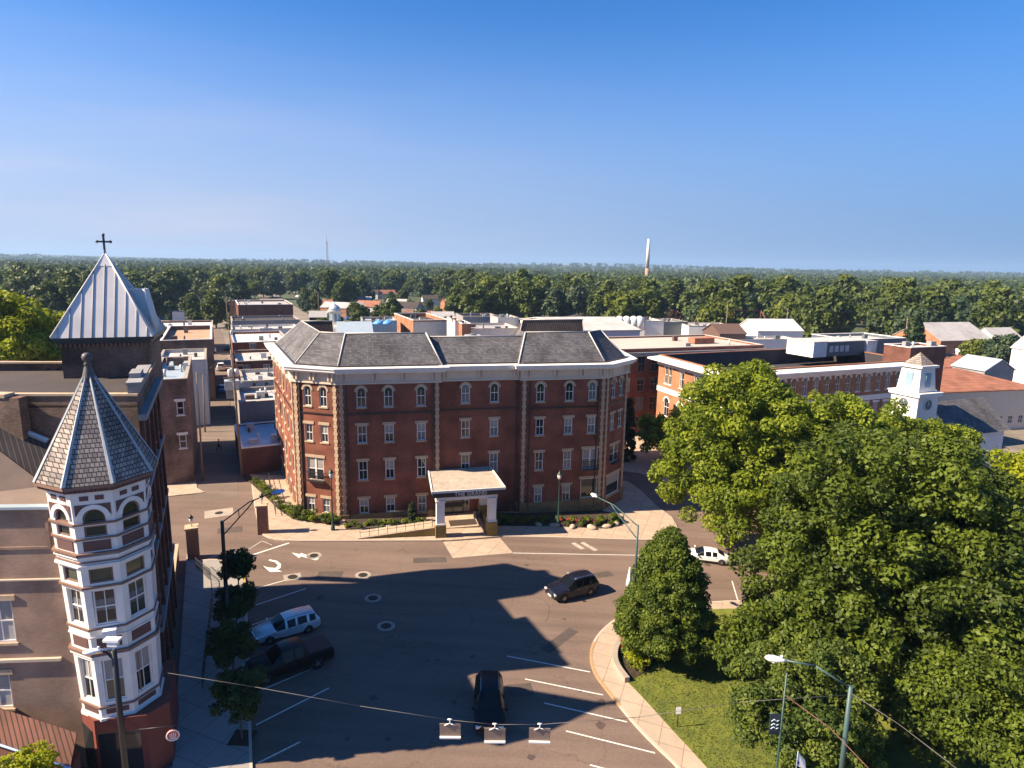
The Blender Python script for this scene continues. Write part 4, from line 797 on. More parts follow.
# shrubs round the hotel
def shrub(key, name, label, loc, r, m, seed, group, flat=0.8, s=1.0, rz=0.0):
    if key in TG: o = TG[key].copy(); C.objects.link(o)
    else:
        cl = crown_clumps(r, r, r*flat, 0.0, 16, r*0.36, seed, 4); cl = [((c[0][0], c[0][1], max(c[0][2], 0.12)), c[1], c[2]) for c in cl]
        o = link(name, leaf_mesh(name, cl, 45, 0.085, m, seed)); TG[key] = o
    o.location = loc; o.scale = (s,)*3; o.rotation_euler = (0, 0, rz); tag(o, label, 'shrub', group); o.name = name; return o
gA, gB, gC = 'low shrubs in the bed left of the hotel entrance', 'low shrubs in the bed right of the hotel entrance', 'bushes along the left side of the hotel'
for i in range(13):
    s = 0.6+i*0.68; p = hw(s, -2.2+0.5*math.sin(i*2.3)); p.z += 0.15
    k = i % 3; shrub(('a', k), 'shrub', ['low bright green shrub left of the entrance', 'dark green shrub left of the entrance', 'green shrub left of the entrance'][k]+' in the hotel bed', p, [.4, .55, .48][k], ['leaf_lime', 'leaf_maple', 'leaf_shrub'][k], 50+k, gA, s=random.uniform(.7, 1.15), rz=i)
for i in range(26):
    s = 17.2+i*0.55; p = hw(s, -2.5-0.14*max(0, s-20)+0.7*math.sin(i*2.1)); p.z += 0.15
    k = i % 3 if i > 9 else 1; shrub(('b', k), 'shrub', ['low bright green shrub right of the entrance', 'dark green shrub right of the entrance', 'green shrub right of the entrance'][k]+' in the hotel bed', p, [.42, .6, .5][k], ['leaf_lime', 'leaf_maple', 'leaf_shrub'][k], 60+k, gB, s=random.uniform(.75, 1.25), rz=i*2)
bl = [hw(-.9, -1.1), hw(-1.9, -.9), hw(-2.9, -.5), hw(-3.9, -.1), hw(-4.9, .5), hw(-5.5, 1.5), hw(-6.2, 2.7), hw(-6.9, 4.1), hw(-7.6, 5.6), hw(-8.2, 7.0), hw(-8.9, 8.4), hw(-9.6, 9.9), hw(-10.2, 11.3), hw(-10.9, 12.7), hw(-1.4, -.5), hw(-3.4, .4), hw(-4.6, 1.6)]
for i, q in enumerate(bl):
    q.z += 0.15; shrub(('c', i % 3), 'bush', 'round green bush on the left side of the hotel', q, 0.78, ['leaf_maple', 'leaf_shrub', 'leaf_lime'][i % 3], 70+i % 3, gC, s=random.uniform(.7, 1.2), rz=i)
r_ = random.Random(9)
tree(None, 'conical_evergreen', 'little dark conical evergreen against the hotel, left of the entrance', 'shrub', hw(7.6, -1.3), clumps=cone_clumps(0.5, 2.3, 0.1, 60, 0.22, 9), per=50, size=0.08, m='leaf_evergreen', seed=9, h=.4, r=.06)
for i, (s, y, k) in enumerate(((4.9, -2.9, .45), (8.9, -2.6, .5), (21.5, -3.6, .4), (23.2, -4.1, .5), (25.2, -4.6, .42), (27.3, -5.0, .5), (29.2, -4.9, .45), (30.6, -4.2, .5))):
    p = hw(s, y); o = MB().ico((0, 0, 0), k, 2, 0, 0.10, False, (1.3, .8, .55)).build('boulder', 'boulder', None, (p.x, p.y, p.z+.24), i*1.1); tag(o, 'tan landscape boulder among the hotel shrubs', 'boulder', 'boulders in the hotel planting beds')
for i in range(5):
    p = hw(24.1+0.9*i*1.1, -3.2-.25*i); m = MB()
    for k in range(26): m.ico((random.uniform(-.3, .3), random.uniform(-.3, .3), random.uniform(.35, .6)), .035, 1)
    for k in range(8): m.cyl((0, 0, .1), (random.uniform(-.25, .25), random.uniform(-.25, .25), .45), .01, .01, 4)
    tag(m.build('flower_clump', 'red_flower', None, (p.x, p.y, p.z+.1)), 'small clump of red flowers in the hotel bed', 'flowers', 'red flowers in the hotel bed')
# planting at the park corner: planter kerb wall, bushes, roses
pw = smooth_poly([g(630, 638), g(617, 648), g(614, 660), g(617, 671), g(627, 684)], 2)
o = ribbon('planter_wall', pw, 0.38, 0.1, 'concrete', 0.42, None); tag(o, 'low curved stone planter wall on the park corner', 'wall')
struct(sheet('planting_bed', pw+[g(650, 672), g(662, 655)], 0.165, 'mulch'))
for i, (p, s, k) in enumerate((((634, 669), 1.2, 0), ((645, 663), 1.3, 0), ((636, 660), 1.0, 0), ((652, 655), 1.1, 0), ((629, 664), .8, 1))):
    q = g(*p); q.z += .15; shrub(('pk', k), 'shrub', 'bright yellow-green shrub under the small round tree', q, .75, ['leaf_yellow', 'leaf_shrub'][k], 80+k, 'bright shrubs in the park corner bed', s=s, rz=i)
for i, p in enumerate(((627, 655), (631, 651), (625, 649))):
    q = g(*p); m = MB()
    for k in range(22): m.ico((random.uniform(-.4, .4), random.uniform(-.4, .4), random.uniform(.4, .8)), .05, 1)
    b = m.build('rose_bush', 'red_flower', None, (q.x, q.y, q.z+.15)); cl = crown_clumps(.5, .5, .4, 0, 10, .2, 90+i, 3); link('foliage', leaf_mesh('foliage', cl, 40, .08, 'leaf_shrub', 90+i), b)
    tag(b, 'rose bush with red blooms behind the curved planter wall', 'flowers', 'rose bushes on the park corner')
# ================================================================ cars
def wheel(parent, x, y, r, side):
    t = MB().lathe([(r*.62, -.11), (r*.93, -.11), (r, -.07), (r, .07), (r*.93, .11), (r*.62, .11)], n=20).mesh('tyre', 'rubber')
    w_ = thing_part('wheel', t, parent, (x, y, r)); w_.rotation_euler = (PI/2, 0, 0)
    m = MB().lathe([(r*.60, -.08), (r*.60, .08)], n=16)
    for k in range(5):
        a = 2*PI*k/5; m.box((r*.3*math.cos(a), r*.3*math.sin(a), -.1*side), (r*.6, .06, .03), a)
    m.build('rim', 'rim', w_)
def thing_part(name, me, parent, loc): return link(name, me, parent, loc)
def car(name, label, cat, loc, heading, paint, kind='suv', L=4.75, W=1.9, H=1.68, group=None, detail=True, glass='car_glass'):
    """nose at +x; x runs front to rear while building, then flipped"""
    root = thing(name, label, cat, group=group)
    k = H/1.68; l = L/4.75; w = W/1.9
    if kind == 'suv':
        S = [(0, .42, .60, .66, .60, .66, .55), (.10, .26, .74, .84, .80, .84, .72), (.65, .22, .90, .99, .91, .92, .80), (1.38, .22, .98, 1.06, .94, .945, .80), (2.1, .22, 1.0, 1.58, .95, .95, .66), (2.22, .22, 1.0, 1.60, .95, .95, .66), (2.85, .22, 1.02, 1.67, .95, .95, .67), (2.95, .22, 1.02, 1.67, .95, .95, .67), (3.7, .22, 1.05, 1.66, .95, .94, .66), (3.85, .22, 1.06, 1.65, .95, .94, .66), (4.35, .24, 1.08, 1.58, .93, .92, .64), (4.66, .32, 1.06, 1.12, .88, .88, .74), (4.75, .42, .85, .90, .82, .84, .74)]
        GS = {3, 5, 7, 9}; WS, RW = 3, 10; wx = (.92, 3.75)
    elif kind == 'sedan':
        S = [(0, .40, .55, .60, .60, .68, .55), (.12, .24, .66, .74, .80, .84, .72), (.6, .20, .78, .86, .90, .90, .78), (1.25, .20, .88, .94, .93, .93, .76), (2.05, .20, .90, 1.38, .94, .93, .62), (2.15, .20, .90, 1.40, .94, .93, .62), (2.75, .20, .91, 1.44, .94, .93, .62), (2.85, .20, .91, 1.44, .94, .93, .62), (3.35, .20, .93, 1.40, .94, .92, .60), (3.45, .20, .93, 1.38, .94, .92, .60), (4.1, .24, .95, 1.02, .92, .90, .70), (4.62, .30, .92, .98, .86, .86, .72), (4.75, .40, .75, .80, .80, .82, .72)]
        GS = {3, 5, 7}; WS, RW = 3, 9; wx = (.95, 3.8)
    else:
        S = [(0, .45, .72, .80, .70, .74, .62), (.10, .32, .86, 1.00, .86, .88, .78), (.5, .30, .98, 1.12, .94, .94, .84), (1.2, .30, 1.08, 1.18, .95, .95, .82), (1.75, .30, 1.1, 1.70, .95, .95, .66), (1.85, .30, 1.1, 1.74, .95, .95, .66), (2.4, .30, 1.1, 1.78, .95, .95, .67), (2.48, .30, 1.1, 1.78, .95, .95, .67), (2.95, .30, 1.12, 1.76, .95, .95, .66), (3.08, .30, 1.12, 1.70, .95, .95, .66), (3.22, .30, 1.12, 1.15, .95, .95, .93), (4.68, .32, 1.12, 1.15, .93, .93, .90), (4.75, .42, 1.0, 1.02, .90, .90, .86)]
        GS = {3, 5, 7}; WS, RW = 3, 9; wx = (.85, 3.75)
    S = [(a*l, b*k, c*k, d*k, e*w, f*w, h*w) for a, b, c, d, e, f, h in S]
    def ringp(s):
        x, zb, zs, zt, wb, ws, wt = s; zm = (zb+zs)/2
        return [(x, 0, zb), (x, -wb*.9, zb), (x, -wb, zb+.08), (x, -ws*1.015, zm+.04), (x, -ws, zs), (x, -wt, zt-.03), (x, -wt*.86, zt), (x, 0, zt+.035), (x, wt*.86, zt), (x, wt, zt-.03), (x, ws, zs), (x, ws*1.015, zm+.04), (x, wb, zb+.08), (x, wb*.9, zb)]
    R_ = [ringp(s) for s in S]; nn = 14; body = MB(); gls = MB()
    for r in R_: body.add([(L/2-p[0], p[1], p[2]) for p in r], [])
    for i in range(len(R_)-1):
        for j in range(nn):
            f = [i*nn+j, i*nn+(j+1) % nn, (i+1)*nn+(j+1) % nn, (i+1)*nn+j]
            side = j in (4, 9); topf = j in (5, 6, 7, 8)
            isg = (side and i in GS) or (topf and i in (WS, RW)) or (side and False)
            if isg:
                vs = [Vector(body.v[q]) for q in f]; c = sum(vs, Vector())/4; vs = [c+(v-c)*(0.93 if side else 1.0) for v in vs]
                nrm = (vs[1]-vs[0]).cross(vs[2]-vs[0]); 
                if nrm.length > 0: nrm.normalize()
                out = Vector((0, c.y, c.z-.8)); nrm = nrm if nrm.dot(out) > 0 else -nrm
                gls.add([v+nrm*.006 for v in vs], [(0, 1, 2, 3)], 0, True)
            body.f.append(f); body.m.append(0); body.sm.append(True)
    body.f.append(list(range(nn))); body.m.append(0); body.sm.append(False); body.f.append([(len(R_)-1)*nn+q for q in range(nn)]); body.m.append(0); body.sm.append(False)
    bo = body.build('body', paint, root); bo.data.set_sharp_from_angle(angle=math.radians(38))
    gls.build('window', glass, root, fix=False)
    r = .35*k if kind != 'pickup' else .39
    for x in wx:
        for s in (-1, 1):
            xx = L/2-x*l
            if detail: MB().cyl((xx, s*(W/2-.16), r), (xx, s*(W/2+.004), r), r*1.17, r*1.17, 18).build('wheel_arch', 'rubber', root)
            wheel(root, xx, s*(W/2-.085), r, s)
    if detail:
        fx = L/2-.06*l; zz = .70*k if kind != 'pickup' else .86
        for s in (-1, 1):
            MB().box((fx-.02, s*W*.36, zz), (.14, .36, .16), -s*.25).build('headlight', 'head_lens', root)
            MB().box((-L/2+.08, s*W*.40, zz+.16), (.12, .22, .24)).build('taillight', 'tail_lens', root)
            MB().box((L/2-1.28*l, s*(W/2+.09), 1.06*k), (.12, .2, .14)).build('mirror', paint, root)
            for q in (2.4, 3.2): MB().box((L/2-q*l, s*(W/2*1.0+.003), .88*k), (.16, .03, .03)).build('door_handle', 'chrome' if paint != 'paint_black' else 'black_metal', root)
            MB().bx(-L*.28, L*.26, s*(W/2-.03)-.02, s*(W/2-.03)+.03, .24, .34).build('side_sill', 'rubber', root)
        MB().box((fx+.035, 0, zz-.06), (.06, W*.42, .2)).build('grille', 'black_metal' if kind != 'suvc' else 'chrome', root)
        MB().box((fx+.03, 0, zz-.06+.11), (.07, W*.44, .03)).build('grille_bar', 'chrome', root)
        MB().box((fx+.0, 0, .40*k), (.16, W*.78, .14)).build('front_bumper', 'rubber', root); MB().box((-L/2+.03, 0, .48*k), (.14, W*.8, .16)).build('rear_bumper', 'rubber', root)
        MB().box((fx+.085, 0, .42*k), (.02, .5, .14)).build('number_plate', 'sign_white', root)
        if kind == 'suv':
            for s in (-1, 1): MB().tube([(L/2-2.2*l, s*W*.31, H+.01), (L/2-2.5*l, s*W*.31, H+.07), (L/2-3.9*l, s*W*.31, H+.06), (L/2-4.1*l, s*W*.31, H)], .018, 6).build('roof_rail', 'chrome' if paint != 'paint_silver' else 'black_metal', root)
        if kind == 'pickup':
            x0, x1 = -L/2+.12, L/2-3.3*l; MB().bx(x0, x1, -W*.43, W*.43, 1.13*k, 1.185*k).build('bed_cover', 'tonneau', root)
    tilt(root, loc, heading); return root
def ang(a, b): a = g(*a); b = g(*b); return math.atan2(b.y-a.y, b.x-a.x)
car('parked_suv', 'dark navy SUV driving alone in the sunlit middle of the square', 'car', g(571.5, 594), math.radians(180+30), 'paint_navy', 'suv', 4.75, 1.92, 1.78)
car('pickup_truck', 'black pickup truck with dark red bed cover parked on the left', 'pickup truck', (-15.25, 40.2, gz(-15.25)), math.radians(180+37), 'paint_black', 'pickup', 5.7, 2.0, 1.85)
car('parked_suv', 'silver-white car parked nose to the left pavement beside the black pickup', 'car', (-17.0, 44.5, gz(-17.0)), math.radians(180+37), 'paint_silver', 'suv', 4.85, 1.88, 1.50)
car('parked_suv', 'black SUV seen from the front at the bottom centre, behind the hanging signs', 'car', (-1.15, 36.9, gz(-1.15)), math.radians(-87), 'paint_black', 'suv', 4.7, 1.9, 1.72)
car('parked_car', 'white car half hidden under the yellow-green tree beside the street corner', 'car', (20.3, 61.3, gz(20.3)), math.radians(170), 'paint_white', 'sedan', 4.7, 1.85, 1.45)
car('parked_car', 'dark red car mostly hidden behind the small round tree, right of it', 'car', (15.2, 50.2, gz(15.2)), math.radians(95), 'paint_maroon', 'sedan', 4.6, 1.8, 1.45)
al = math.radians(115.6)
car('parked_van', 'white van in the alley between the far rooftops', 'van', (*g(221, 370).xy, 0.47), al, 'paint_white', 'suv', 4.9, 1.95, 2.0, detail=False)
FC = [((228, 350), 'paint_black', 'black car far up the alley', al), ((213, 352), 'paint_silver', 'silver car far up the alley by the left rooftops', al), ((222, 392), 'paint_blue', 'dark blue car in the shaded alley behind the white van', al+PI)]
for p, c, lab, a in FC: car('parked_car', lab, 'car', (*g(*p).xy, 0.47), a, c, 'sedan', detail=False)
# ================================================================ street furniture
def lamp_post(loc, h, label, m='green_metal'):
    t = thing('lamp_post', label, 'street lamp', loc, 0, 'green post lamps before the hotel')
    MB().lathe([(.22, -.1), (.22, .35), (.15, .45), (.12, .9), (.085, 1.0), (.06, h-1.0), (.09, h-.95), (.05, h-.85)], n=12).build('post', m, t)
    l = MB().lathe([(.10, 0), (.20, .08), (.26, .5), (.2, .56)], n=8).build('lantern', 'lamp_glass', t, (0, 0, h-.85)); MB().lathe([(.30, .56), (.22, .66), (.09, .84), (.03, 1.02), (.01, 1.1)], n=8).build('lantern_cap', m, l)
    m2 = MB()
    for k in range(4): a = PI/4+PI/2*k; m2.cyl((.2*math.cos(a), .2*math.sin(a), .05), (.27*math.cos(a), .27*math.sin(a), .56), .015, .015, 4)
    m2.build('lantern_frame', m, l)
    return t
p = g(333, 531); lamp_post((p.x, p.y, p.z+.12), at(333, 470, p.y).z-p.z-.12, 'green post lamp with glass lantern at the left corner of the hotel')
p = g(558, 526.5); lamp_post((p.x, p.y, p.z+.12), at(561, 472, p.y).z-p.z-.12, 'green post lamp with glass lantern right of the hotel entrance')
def pillar(loc, h, w, rz, label, plaque=False):
    t = thing('gate_pillar', label, 'pillar', loc, rz, 'brick lantern pillars at the alley mouth')
    MB().bx(-w/2, w/2, -w/2, w/2, -.5, h).build('shaft', 'brick_pillar', t); MB().bx(-w/2-.08, w/2+.08, -w/2-.08, w/2+.08, h+.002, h+.16).build('cap', 'limestone', t)
    l = MB().lathe([(.06, 0), (.05, .35), (.12, .42), (.2, .8), (.16, .84)], n=8).build('lantern', 'lamp_glass', t, (0, 0, h+.16)); MB().lathe([(.24, .84), (.15, .98), (.03, 1.15)], n=8).build('lantern_cap', 'black_metal', l)
    if plaque: MB().bx(w/2, w/2+.05, -.3, .3, h-1.4, h-.9).build('plaque', 'sign_white', t)
pillar(g(263.5, 533), 3.0, .95, HT, 'brick pillar with black lantern on the hotel side of the alley mouth')
pillar(g(194, 558), 3.0, 1.0, math.radians(25), 'brick pillar with white plaque and lantern by the old brick block', True)
for (s, e) in (((213, 592), (206, 572)),):
    pass
def rail(name, pts, h, label, m='black_metal', n=8):
    M_ = MB(); P_ = [Vector(p) for p in pts]
    for a, b in zip(P_[:-1], P_[1:]):
        for i in range(n+1):
            q = a.lerp(b, i/n); M_.cyl(q, q+Vector((0, 0, h)), .025, .025, 5)
        for z in (h, h*.5): M_.cyl(a+Vector((0, 0, z)), b+Vector((0, 0, z)), .028, .028, 6)
    return tag(M_.build(name, m), label, 'railing')
def up(v, d=.12): v = Vector(v); v.z += d; return v
rail('railing', [up(g(196, 569)), up(g(211, 582)), up(g(213, 604)), up(g(203, 690))], 1.0, 'thin dark pipe railing down the middle of the shaded left pavement', n=14)
rail('railing', [up(g(268, 478)), up(g(276, 517))], 1.0, 'black iron railing beside the walk at the hotel left side', n=20)
rail('railing', [up(hw(5.2, -.9)), up(hw(9.4, -.9))], 1.1, 'black iron railing under the front windows left of the entrance', n=22)
def cobra(t, tip, d, m='lamp_white', s=1.0, k='luminaire'):
    a = math.atan2(d.y, d.x); mb = MB(); vs = []; N = 8; st = [(0, .06, .05), (.15, .13, .09), (.45, .19, .13), (.7, .17, .12), (.85, .06, .04)]
    for x, ww, hh in st:
        for i in range(N): q = 2*PI*i/N; vs.append((x*s, ww*math.cos(q)*s, (hh*math.sin(q)*(1 if math.sin(q) > 0 else .9))*s))
    mb.add(vs, [[j*N+i, j*N+(i+1) % N, (j+1)*N+(i+1) % N, (j+1)*N+i] for j in range(4) for i in range(N)]+[list(range(N)), list(range(4*N, 5*N))], 0, True)
    mb.cyl((.18*s, 0, .08*s), (.18*s, 0, .2*s), .05*s, .05*s, 8)
    o = mb.build(k, m, t, tip, a); MB().lathe([(.13*s, -.1*s), (.11*s, -.16*s), (.03*s, -.2*s)], n=10).build('lens', 'lamp_glass', o, (.5*s, 0, 0)); return o
def arm_lamp(name, label, base, top, tip, m, r=.11, dbl=True, lm='lamp_white', s=1.0, rise=.8):
    t = thing(name, label, 'street lamp', base); B = Vector(base); T = Vector(top)-B; E_ = Vector(tip)-B
    MB().tube([(0, 0, -.3), T*.5, T], r, 10, r1=r*.72).build('pole', m, t); MB().lathe([(.24, -.3), (.24, .25), (.14, .4)], n=10).build('base_cover', m, t)
    d = (E_-T).normalized(); a = MB(); mid = T.lerp(E_, .55)+Vector((0, 0, rise*.35))
    a.tube([T+Vector((0, 0, -.1)), mid, E_], .045, 8)
    if dbl:
        lo = T+Vector((0, 0, -1.1)); a.tube([lo, T.lerp(E_, .5)+Vector((0, 0, -.15)), T.lerp(E_, .66)+Vector((0, 0, rise*.3))], .045, 8)
        a.cyl(T.lerp(E_, .33)+Vector((0, 0, -.45)), T.lerp(E_, .33)+Vector((0, 0, .2)), .03, .03, 6)
    a.build('arm', m, t); cobra(t, tuple(E_), Vector((d.x, d.y, 0)), lm, s); return t
b = g(229, 642); tp = at(222, 521, b.y); arm_lamp('street_light', 'tall black street light reaching over the alley mouth, in front of the left street trees', up(b), tp, at(271, 493.5, b.y+2.5), 'black_metal', .17, lm='lamp_blue', s=1.25)
b = Vector((9.45, 44, gz(9.45))); arm_lamp('street_light', 'street light with double arm behind the small round tree, head in front of the hotel', up(b), at(638, 525, 44), at(597, 497, 49), 'teal_pole', .11, s=1.0)
b = Vector((14.6, 24, gz(14.6))); rt = at(842, 686, 24); rl_ = arm_lamp('street_light', 'street light with long arm before the big trees at the lower right', up(b), (14.45, 24, rt.z), at(786, 660.5, 24.6), 'teal_pole', .13, dbl=False, s=1.0)
b = Vector((-16.4, 24, 0.0)); t = thing('street_light', 'black street light with white head in front of the white turret', 'street light', b)
tz = at(112, 650, 24).z; MB().tube([(0, 0, -.2), (-.05, 0, tz/2), (0, 0, tz)], .14, 10, r1=.11).build('pole', 'black_metal', t); MB().tube([(0, 0, tz-.5), (-.25, -.1, tz-.05), (-.5, -.2, tz+.12)], .045, 8).build('arm', 'black_metal', t)
cobra(t, (-.35, -.15, tz+.1), Vector((-1, -.3, 0)), 'lamp_white', .85); m = MB(); m.bx(-.34, .3, -.14, .16, tz+.42, tz+.52); m.bx(-.2, .2, -.1, .1, tz+.2, tz+.418); m.cyl((0, 0, tz), (0, 0, tz+.2), .04, .04, 6); m.build('sensor_box', 'lamp_white', t)
# banner pole, flag
b = Vector((12.0, 24.6, gz(12))); t = thing('banner_pole', 'slender green pole with a dark banner before the light green tree', 'banner pole', up(b)); tz = at(792, 673, 24.6).z-b.z-.12
MB().tube([(0, 0, -.2), (0, 0, tz)], .055, 8, r1=.04).build('pole', 'green_metal', t)
bn = MB().bx(-.52, -.07, -.02, .02, tz-2.95, tz-2.0).build('banner', 'banner_navy', t); m = MB()
for k, z in enumerate((.62, .42, .25)): m.tube([(-.46, -.03, tz-2.95+z), (-.34, -.03, tz-2.9+z+.05), (-.24, -.03, tz-2.95+z), (-.13, -.03, tz-2.9+z)], .018, 4)
m.build('banner_lettering', 'banner_text', bn); m = MB(); m.cyl((-.55, 0, tz-1.97), (0, 0, tz-1.97), .018, .018, 6); m.cyl((-.55, 0, tz-2.98), (0, 0, tz-2.98), .018, .018, 6); m.build('banner_bracket', 'green_metal', t)
fp = at(798, 752, 22); t = thing('flag', 'small white flag with blue and red at the bottom edge under the street light', 'flag', (fp.x, 22, fp.z-2.6)); MB().cyl((0, 0, 0), (0, 0, 2.65), .02, .015, 6).build('flagpole', 'galv', t)
def cloth(name, m, t, p): mb = MB(); mb.add([(*q, ) for q in p], [(0, 1, 2, 3)]); mb.add([(q[0], q[1]+.012, q[2]) for q in p], [(3, 2, 1, 0)]); mb.build(name, m, t, fix=False)
cloth('flag_cloth', 'sign_white', t, [(0, 0, 2.6), (.34, .05, 2.2), (.42, .02, 1.75), (0, 0, 2.0)]); cloth('flag_stripe', 'flag_blue', t, [(.01, -.006, 2.25), (.2, .015, 2.05), (.2, .015, 1.9), (.01, -.006, 2.1)]); cloth('flag_stripe', 'flag_red', t, [(.2, .015, 2.12), (.37, .032, 1.9), (.37, .032, 1.8), (.2, .015, 2.02)])
q = Vector((9.5, 46.5, gz(9.5))); t = thing('patio_umbrella', 'closed white umbrella beside the small round tree', 'umbrella', up(q, 0)); tz = at(625, 567, 46.5).z-q.z
MB().cyl((0, 0, 0), (0, 0, tz-.1), .03, .03, 6).build('pole', 'galv', t); MB().lathe([(.27, tz-1.55), (.19, tz-1.0), (.11, tz-.5), (.03, tz)], n=9).build('canopy', 'sign_white', t)
# park sign
q = g(677, 729); t = thing('park_sign', 'small white sign on a black post in the park lawn', 'sign', up(q)); MB().cyl((0, 0, -.2), (0, 0, 1.5), .03, .03, 6).build('post', 'black_metal', t); MB().bx(-.16, .16, -.045, -.032, 1.0, 1.5).build('sign_panel', 'sign_white', t)
t = thing('waste_bin', 'dark cylindrical waste bin under the hotel portico', 'bin', hw(14.75, -1.3, -.28)); MB().lathe([(.28, 0), (.3, .8), (.3, .85)], n=14).build('body', 'hvac_dark', t); MB().lathe([(.31, .85), (.25, .97), (.1, 1.0)], n=14).build('lid', 'black_metal', t)
# signs hanging on the span wire (seen from behind) and the wires
WA, WB = at(168, 673, 27.6), Vector((14.45, 24, rt.z-.4)); sp_ = [at(450, 720, 24.6), at(495, 724.5, 24.4), at(540, 724.5, 24.3)]
pts = [WA, at(255, 687, 26.4), at(360, 706, 25.3)]+sp_+[at(640, 717, 24.2), at(740, 702, 24.1), WB]
o = MB().tube(pts, .011, 5).build('span_wire', 'wire'); tag(o, 'span wire across the street carrying the three hanging signs', 'cable')
for p, lab in zip(sp_, ('hanging traffic sign seen from behind, leftmost of the three on the span wire', 'hanging traffic sign seen from behind, middle one, before the black SUV', 'hanging traffic sign seen from behind, rightmost of the three on the span wire')):
    t = thing('hanging_sign', lab, 'sign', p, 0, 'signs on the span wire'); m = MB(); m.cyl((0, 0, .05), (0, 0, -.18), .025, .025, 6); m.cyl((0, 0, -.16), (-.24, 0, -.27), .022, .022, 6); m.cyl((0, 0, -.16), (.24, 0, -.27), .022, .022, 6); m.cyl((-.1, 0, .03), (.1, 0, .03), .035, .035, 6); m.build('hanger', 'sign_white', t)
    o = MB().bx(-.46, .46, -.012, .012, -.9, -.2).build('sign_panel', 'sign_back', t); o.rotation_euler = (math.radians(8), 0, random.uniform(-.05, .05)); f = MB().bx(-.46, .46, -.09, -.01, -.98, -.9).build('lower_flange', 'sign_white', o)
o = MB().tube([(14.45, 24, rt.z-.3), at(900, 725, 22), at(965, 775, 19.5)], .016, 5).build('cable', 'wire'); tag(o, 'cable running down right from the street light by the big trees', 'cable')
o = MB().tube([(12.0, 24.6, at(791, 695, 24.6).z), at(830, 728, 22.5), at(875, 775, 20.5)], .02, 5).build('cable', 'rust'); tag(o, 'reddish cable running down right from the green banner pole', 'cable')
# ================================================================ the pedestrian
def person(loc, rz, label):
    J = {'pel': (0, 0, .95), 'ch': (.03, 0, 1.25), 'nk': (.04, 0, 1.47), 'hd': (.06, 0, 1.60), 'tp': (.06, 0, 1.74), 'sl': (.03, .19, 1.40), 'el': (-.1, .25, 1.14), 'wl': (.05, .27, .92), 'hl': (.1, .27, .84), 'sr': (.03, -.19, 1.40), 'er': (.12, -.25, 1.15), 'wr': (.32, -.24, 1.05), 'hr': (.4, -.23, 1.04),
         'pl': (0, .1, .90), 'kl': (.28, .1, .52), 'al': (.38, .1, .09), 'tl': (.56, .11, .05), 'pr': (0, -.1, .90), 'kr': (-.08, -.1, .48), 'ar': (-.42, -.1, .16), 'tr': (-.32, -.1, .04)}
    Rr = {'pel': .15, 'ch': .15, 'nk': .055, 'hd': .095, 'tp': .07, 'sl': .065, 'el': .045, 'wl': .032, 'hl': .035, 'sr': .065, 'er': .045, 'wr': .032, 'hr': .035, 'pl': .10, 'kl': .06, 'al': .042, 'tl': .035, 'pr': .10, 'kr': .06, 'ar': .042, 'tr': .035}
    E_ = [('pel', 'ch'), ('ch', 'nk'), ('nk', 'hd'), ('hd', 'tp'), ('ch', 'sl'), ('sl', 'el'), ('el', 'wl'), ('wl', 'hl'), ('ch', 'sr'), ('sr', 'er'), ('er', 'wr'), ('wr', 'hr'), ('pel', 'pl'), ('pl', 'kl'), ('kl', 'al'), ('al', 'tl'), ('pel', 'pr'), ('pr', 'kr'), ('kr', 'ar'), ('ar', 'tr')]
    def grow(name, keys, mul, m, parent=None):
        ks = list(keys); me = bpy.data.meshes.new(name); me.from_pydata([J[k] for k in ks], [(ks.index(a), ks.index(b)) for a, b in E_ if a in ks and b in ks], [])
        o = link(name, me, parent); mo = o.modifiers.new('s', 'SKIN'); su = o.modifiers.new('u', 'SUBSURF'); su.levels = su.render_levels = 2
        if not me.skin_vertices: me.attributes
        for i, k in enumerate(ks):
            sv = me.skin_vertices[0].data[i]; sv.radius = (Rr[k]*mul, Rr[k]*mul); sv.use_root = (i == 0)
        dg = bpy.context.evaluated_depsgraph_get(); dg.update(); m2 = bpy.data.meshes.new_from_object(o.evaluated_get(dg)); o.modifiers.clear(); o.data = m2; m2.materials.clear(); m2.materials.append(MATS[m])
        for p in m2.polygons: p.use_smooth = True
        return o
    bpy.context.view_layer.update()
    def mk(name, keys, mul, m, parent=None):
        me = bpy.data.meshes.new('t'); me.from_pydata([(0, 0, 0)], [], []); 
        return grow(name, keys, mul, m, parent)
    try:
        b = mk('person', J.keys(), 1.0, 'skin'); mk('shirt', ('pel', 'ch', 'sl', 'sr'), 1.12, 'cloth_red', b); mk('trousers', ('pel', 'pl', 'kl', 'al', 'pr', 'kr', 'ar'), 1.12, 'cloth_dark', b)
        MB().ico((.045, 0, 1.70), .105, 2).build('hair', 'hair', b)
    except Exception as e:
        print('person failed', e); return
    b.location = loc; b.rotation_euler = (0, 0, rz); tag(b, label, 'person')
q = g(219, 451); person((q.x, q.y, gz(q.x)+.03), math.radians(15), 'person in a red top and dark trousers walking across the sunlit street beyond the alley')
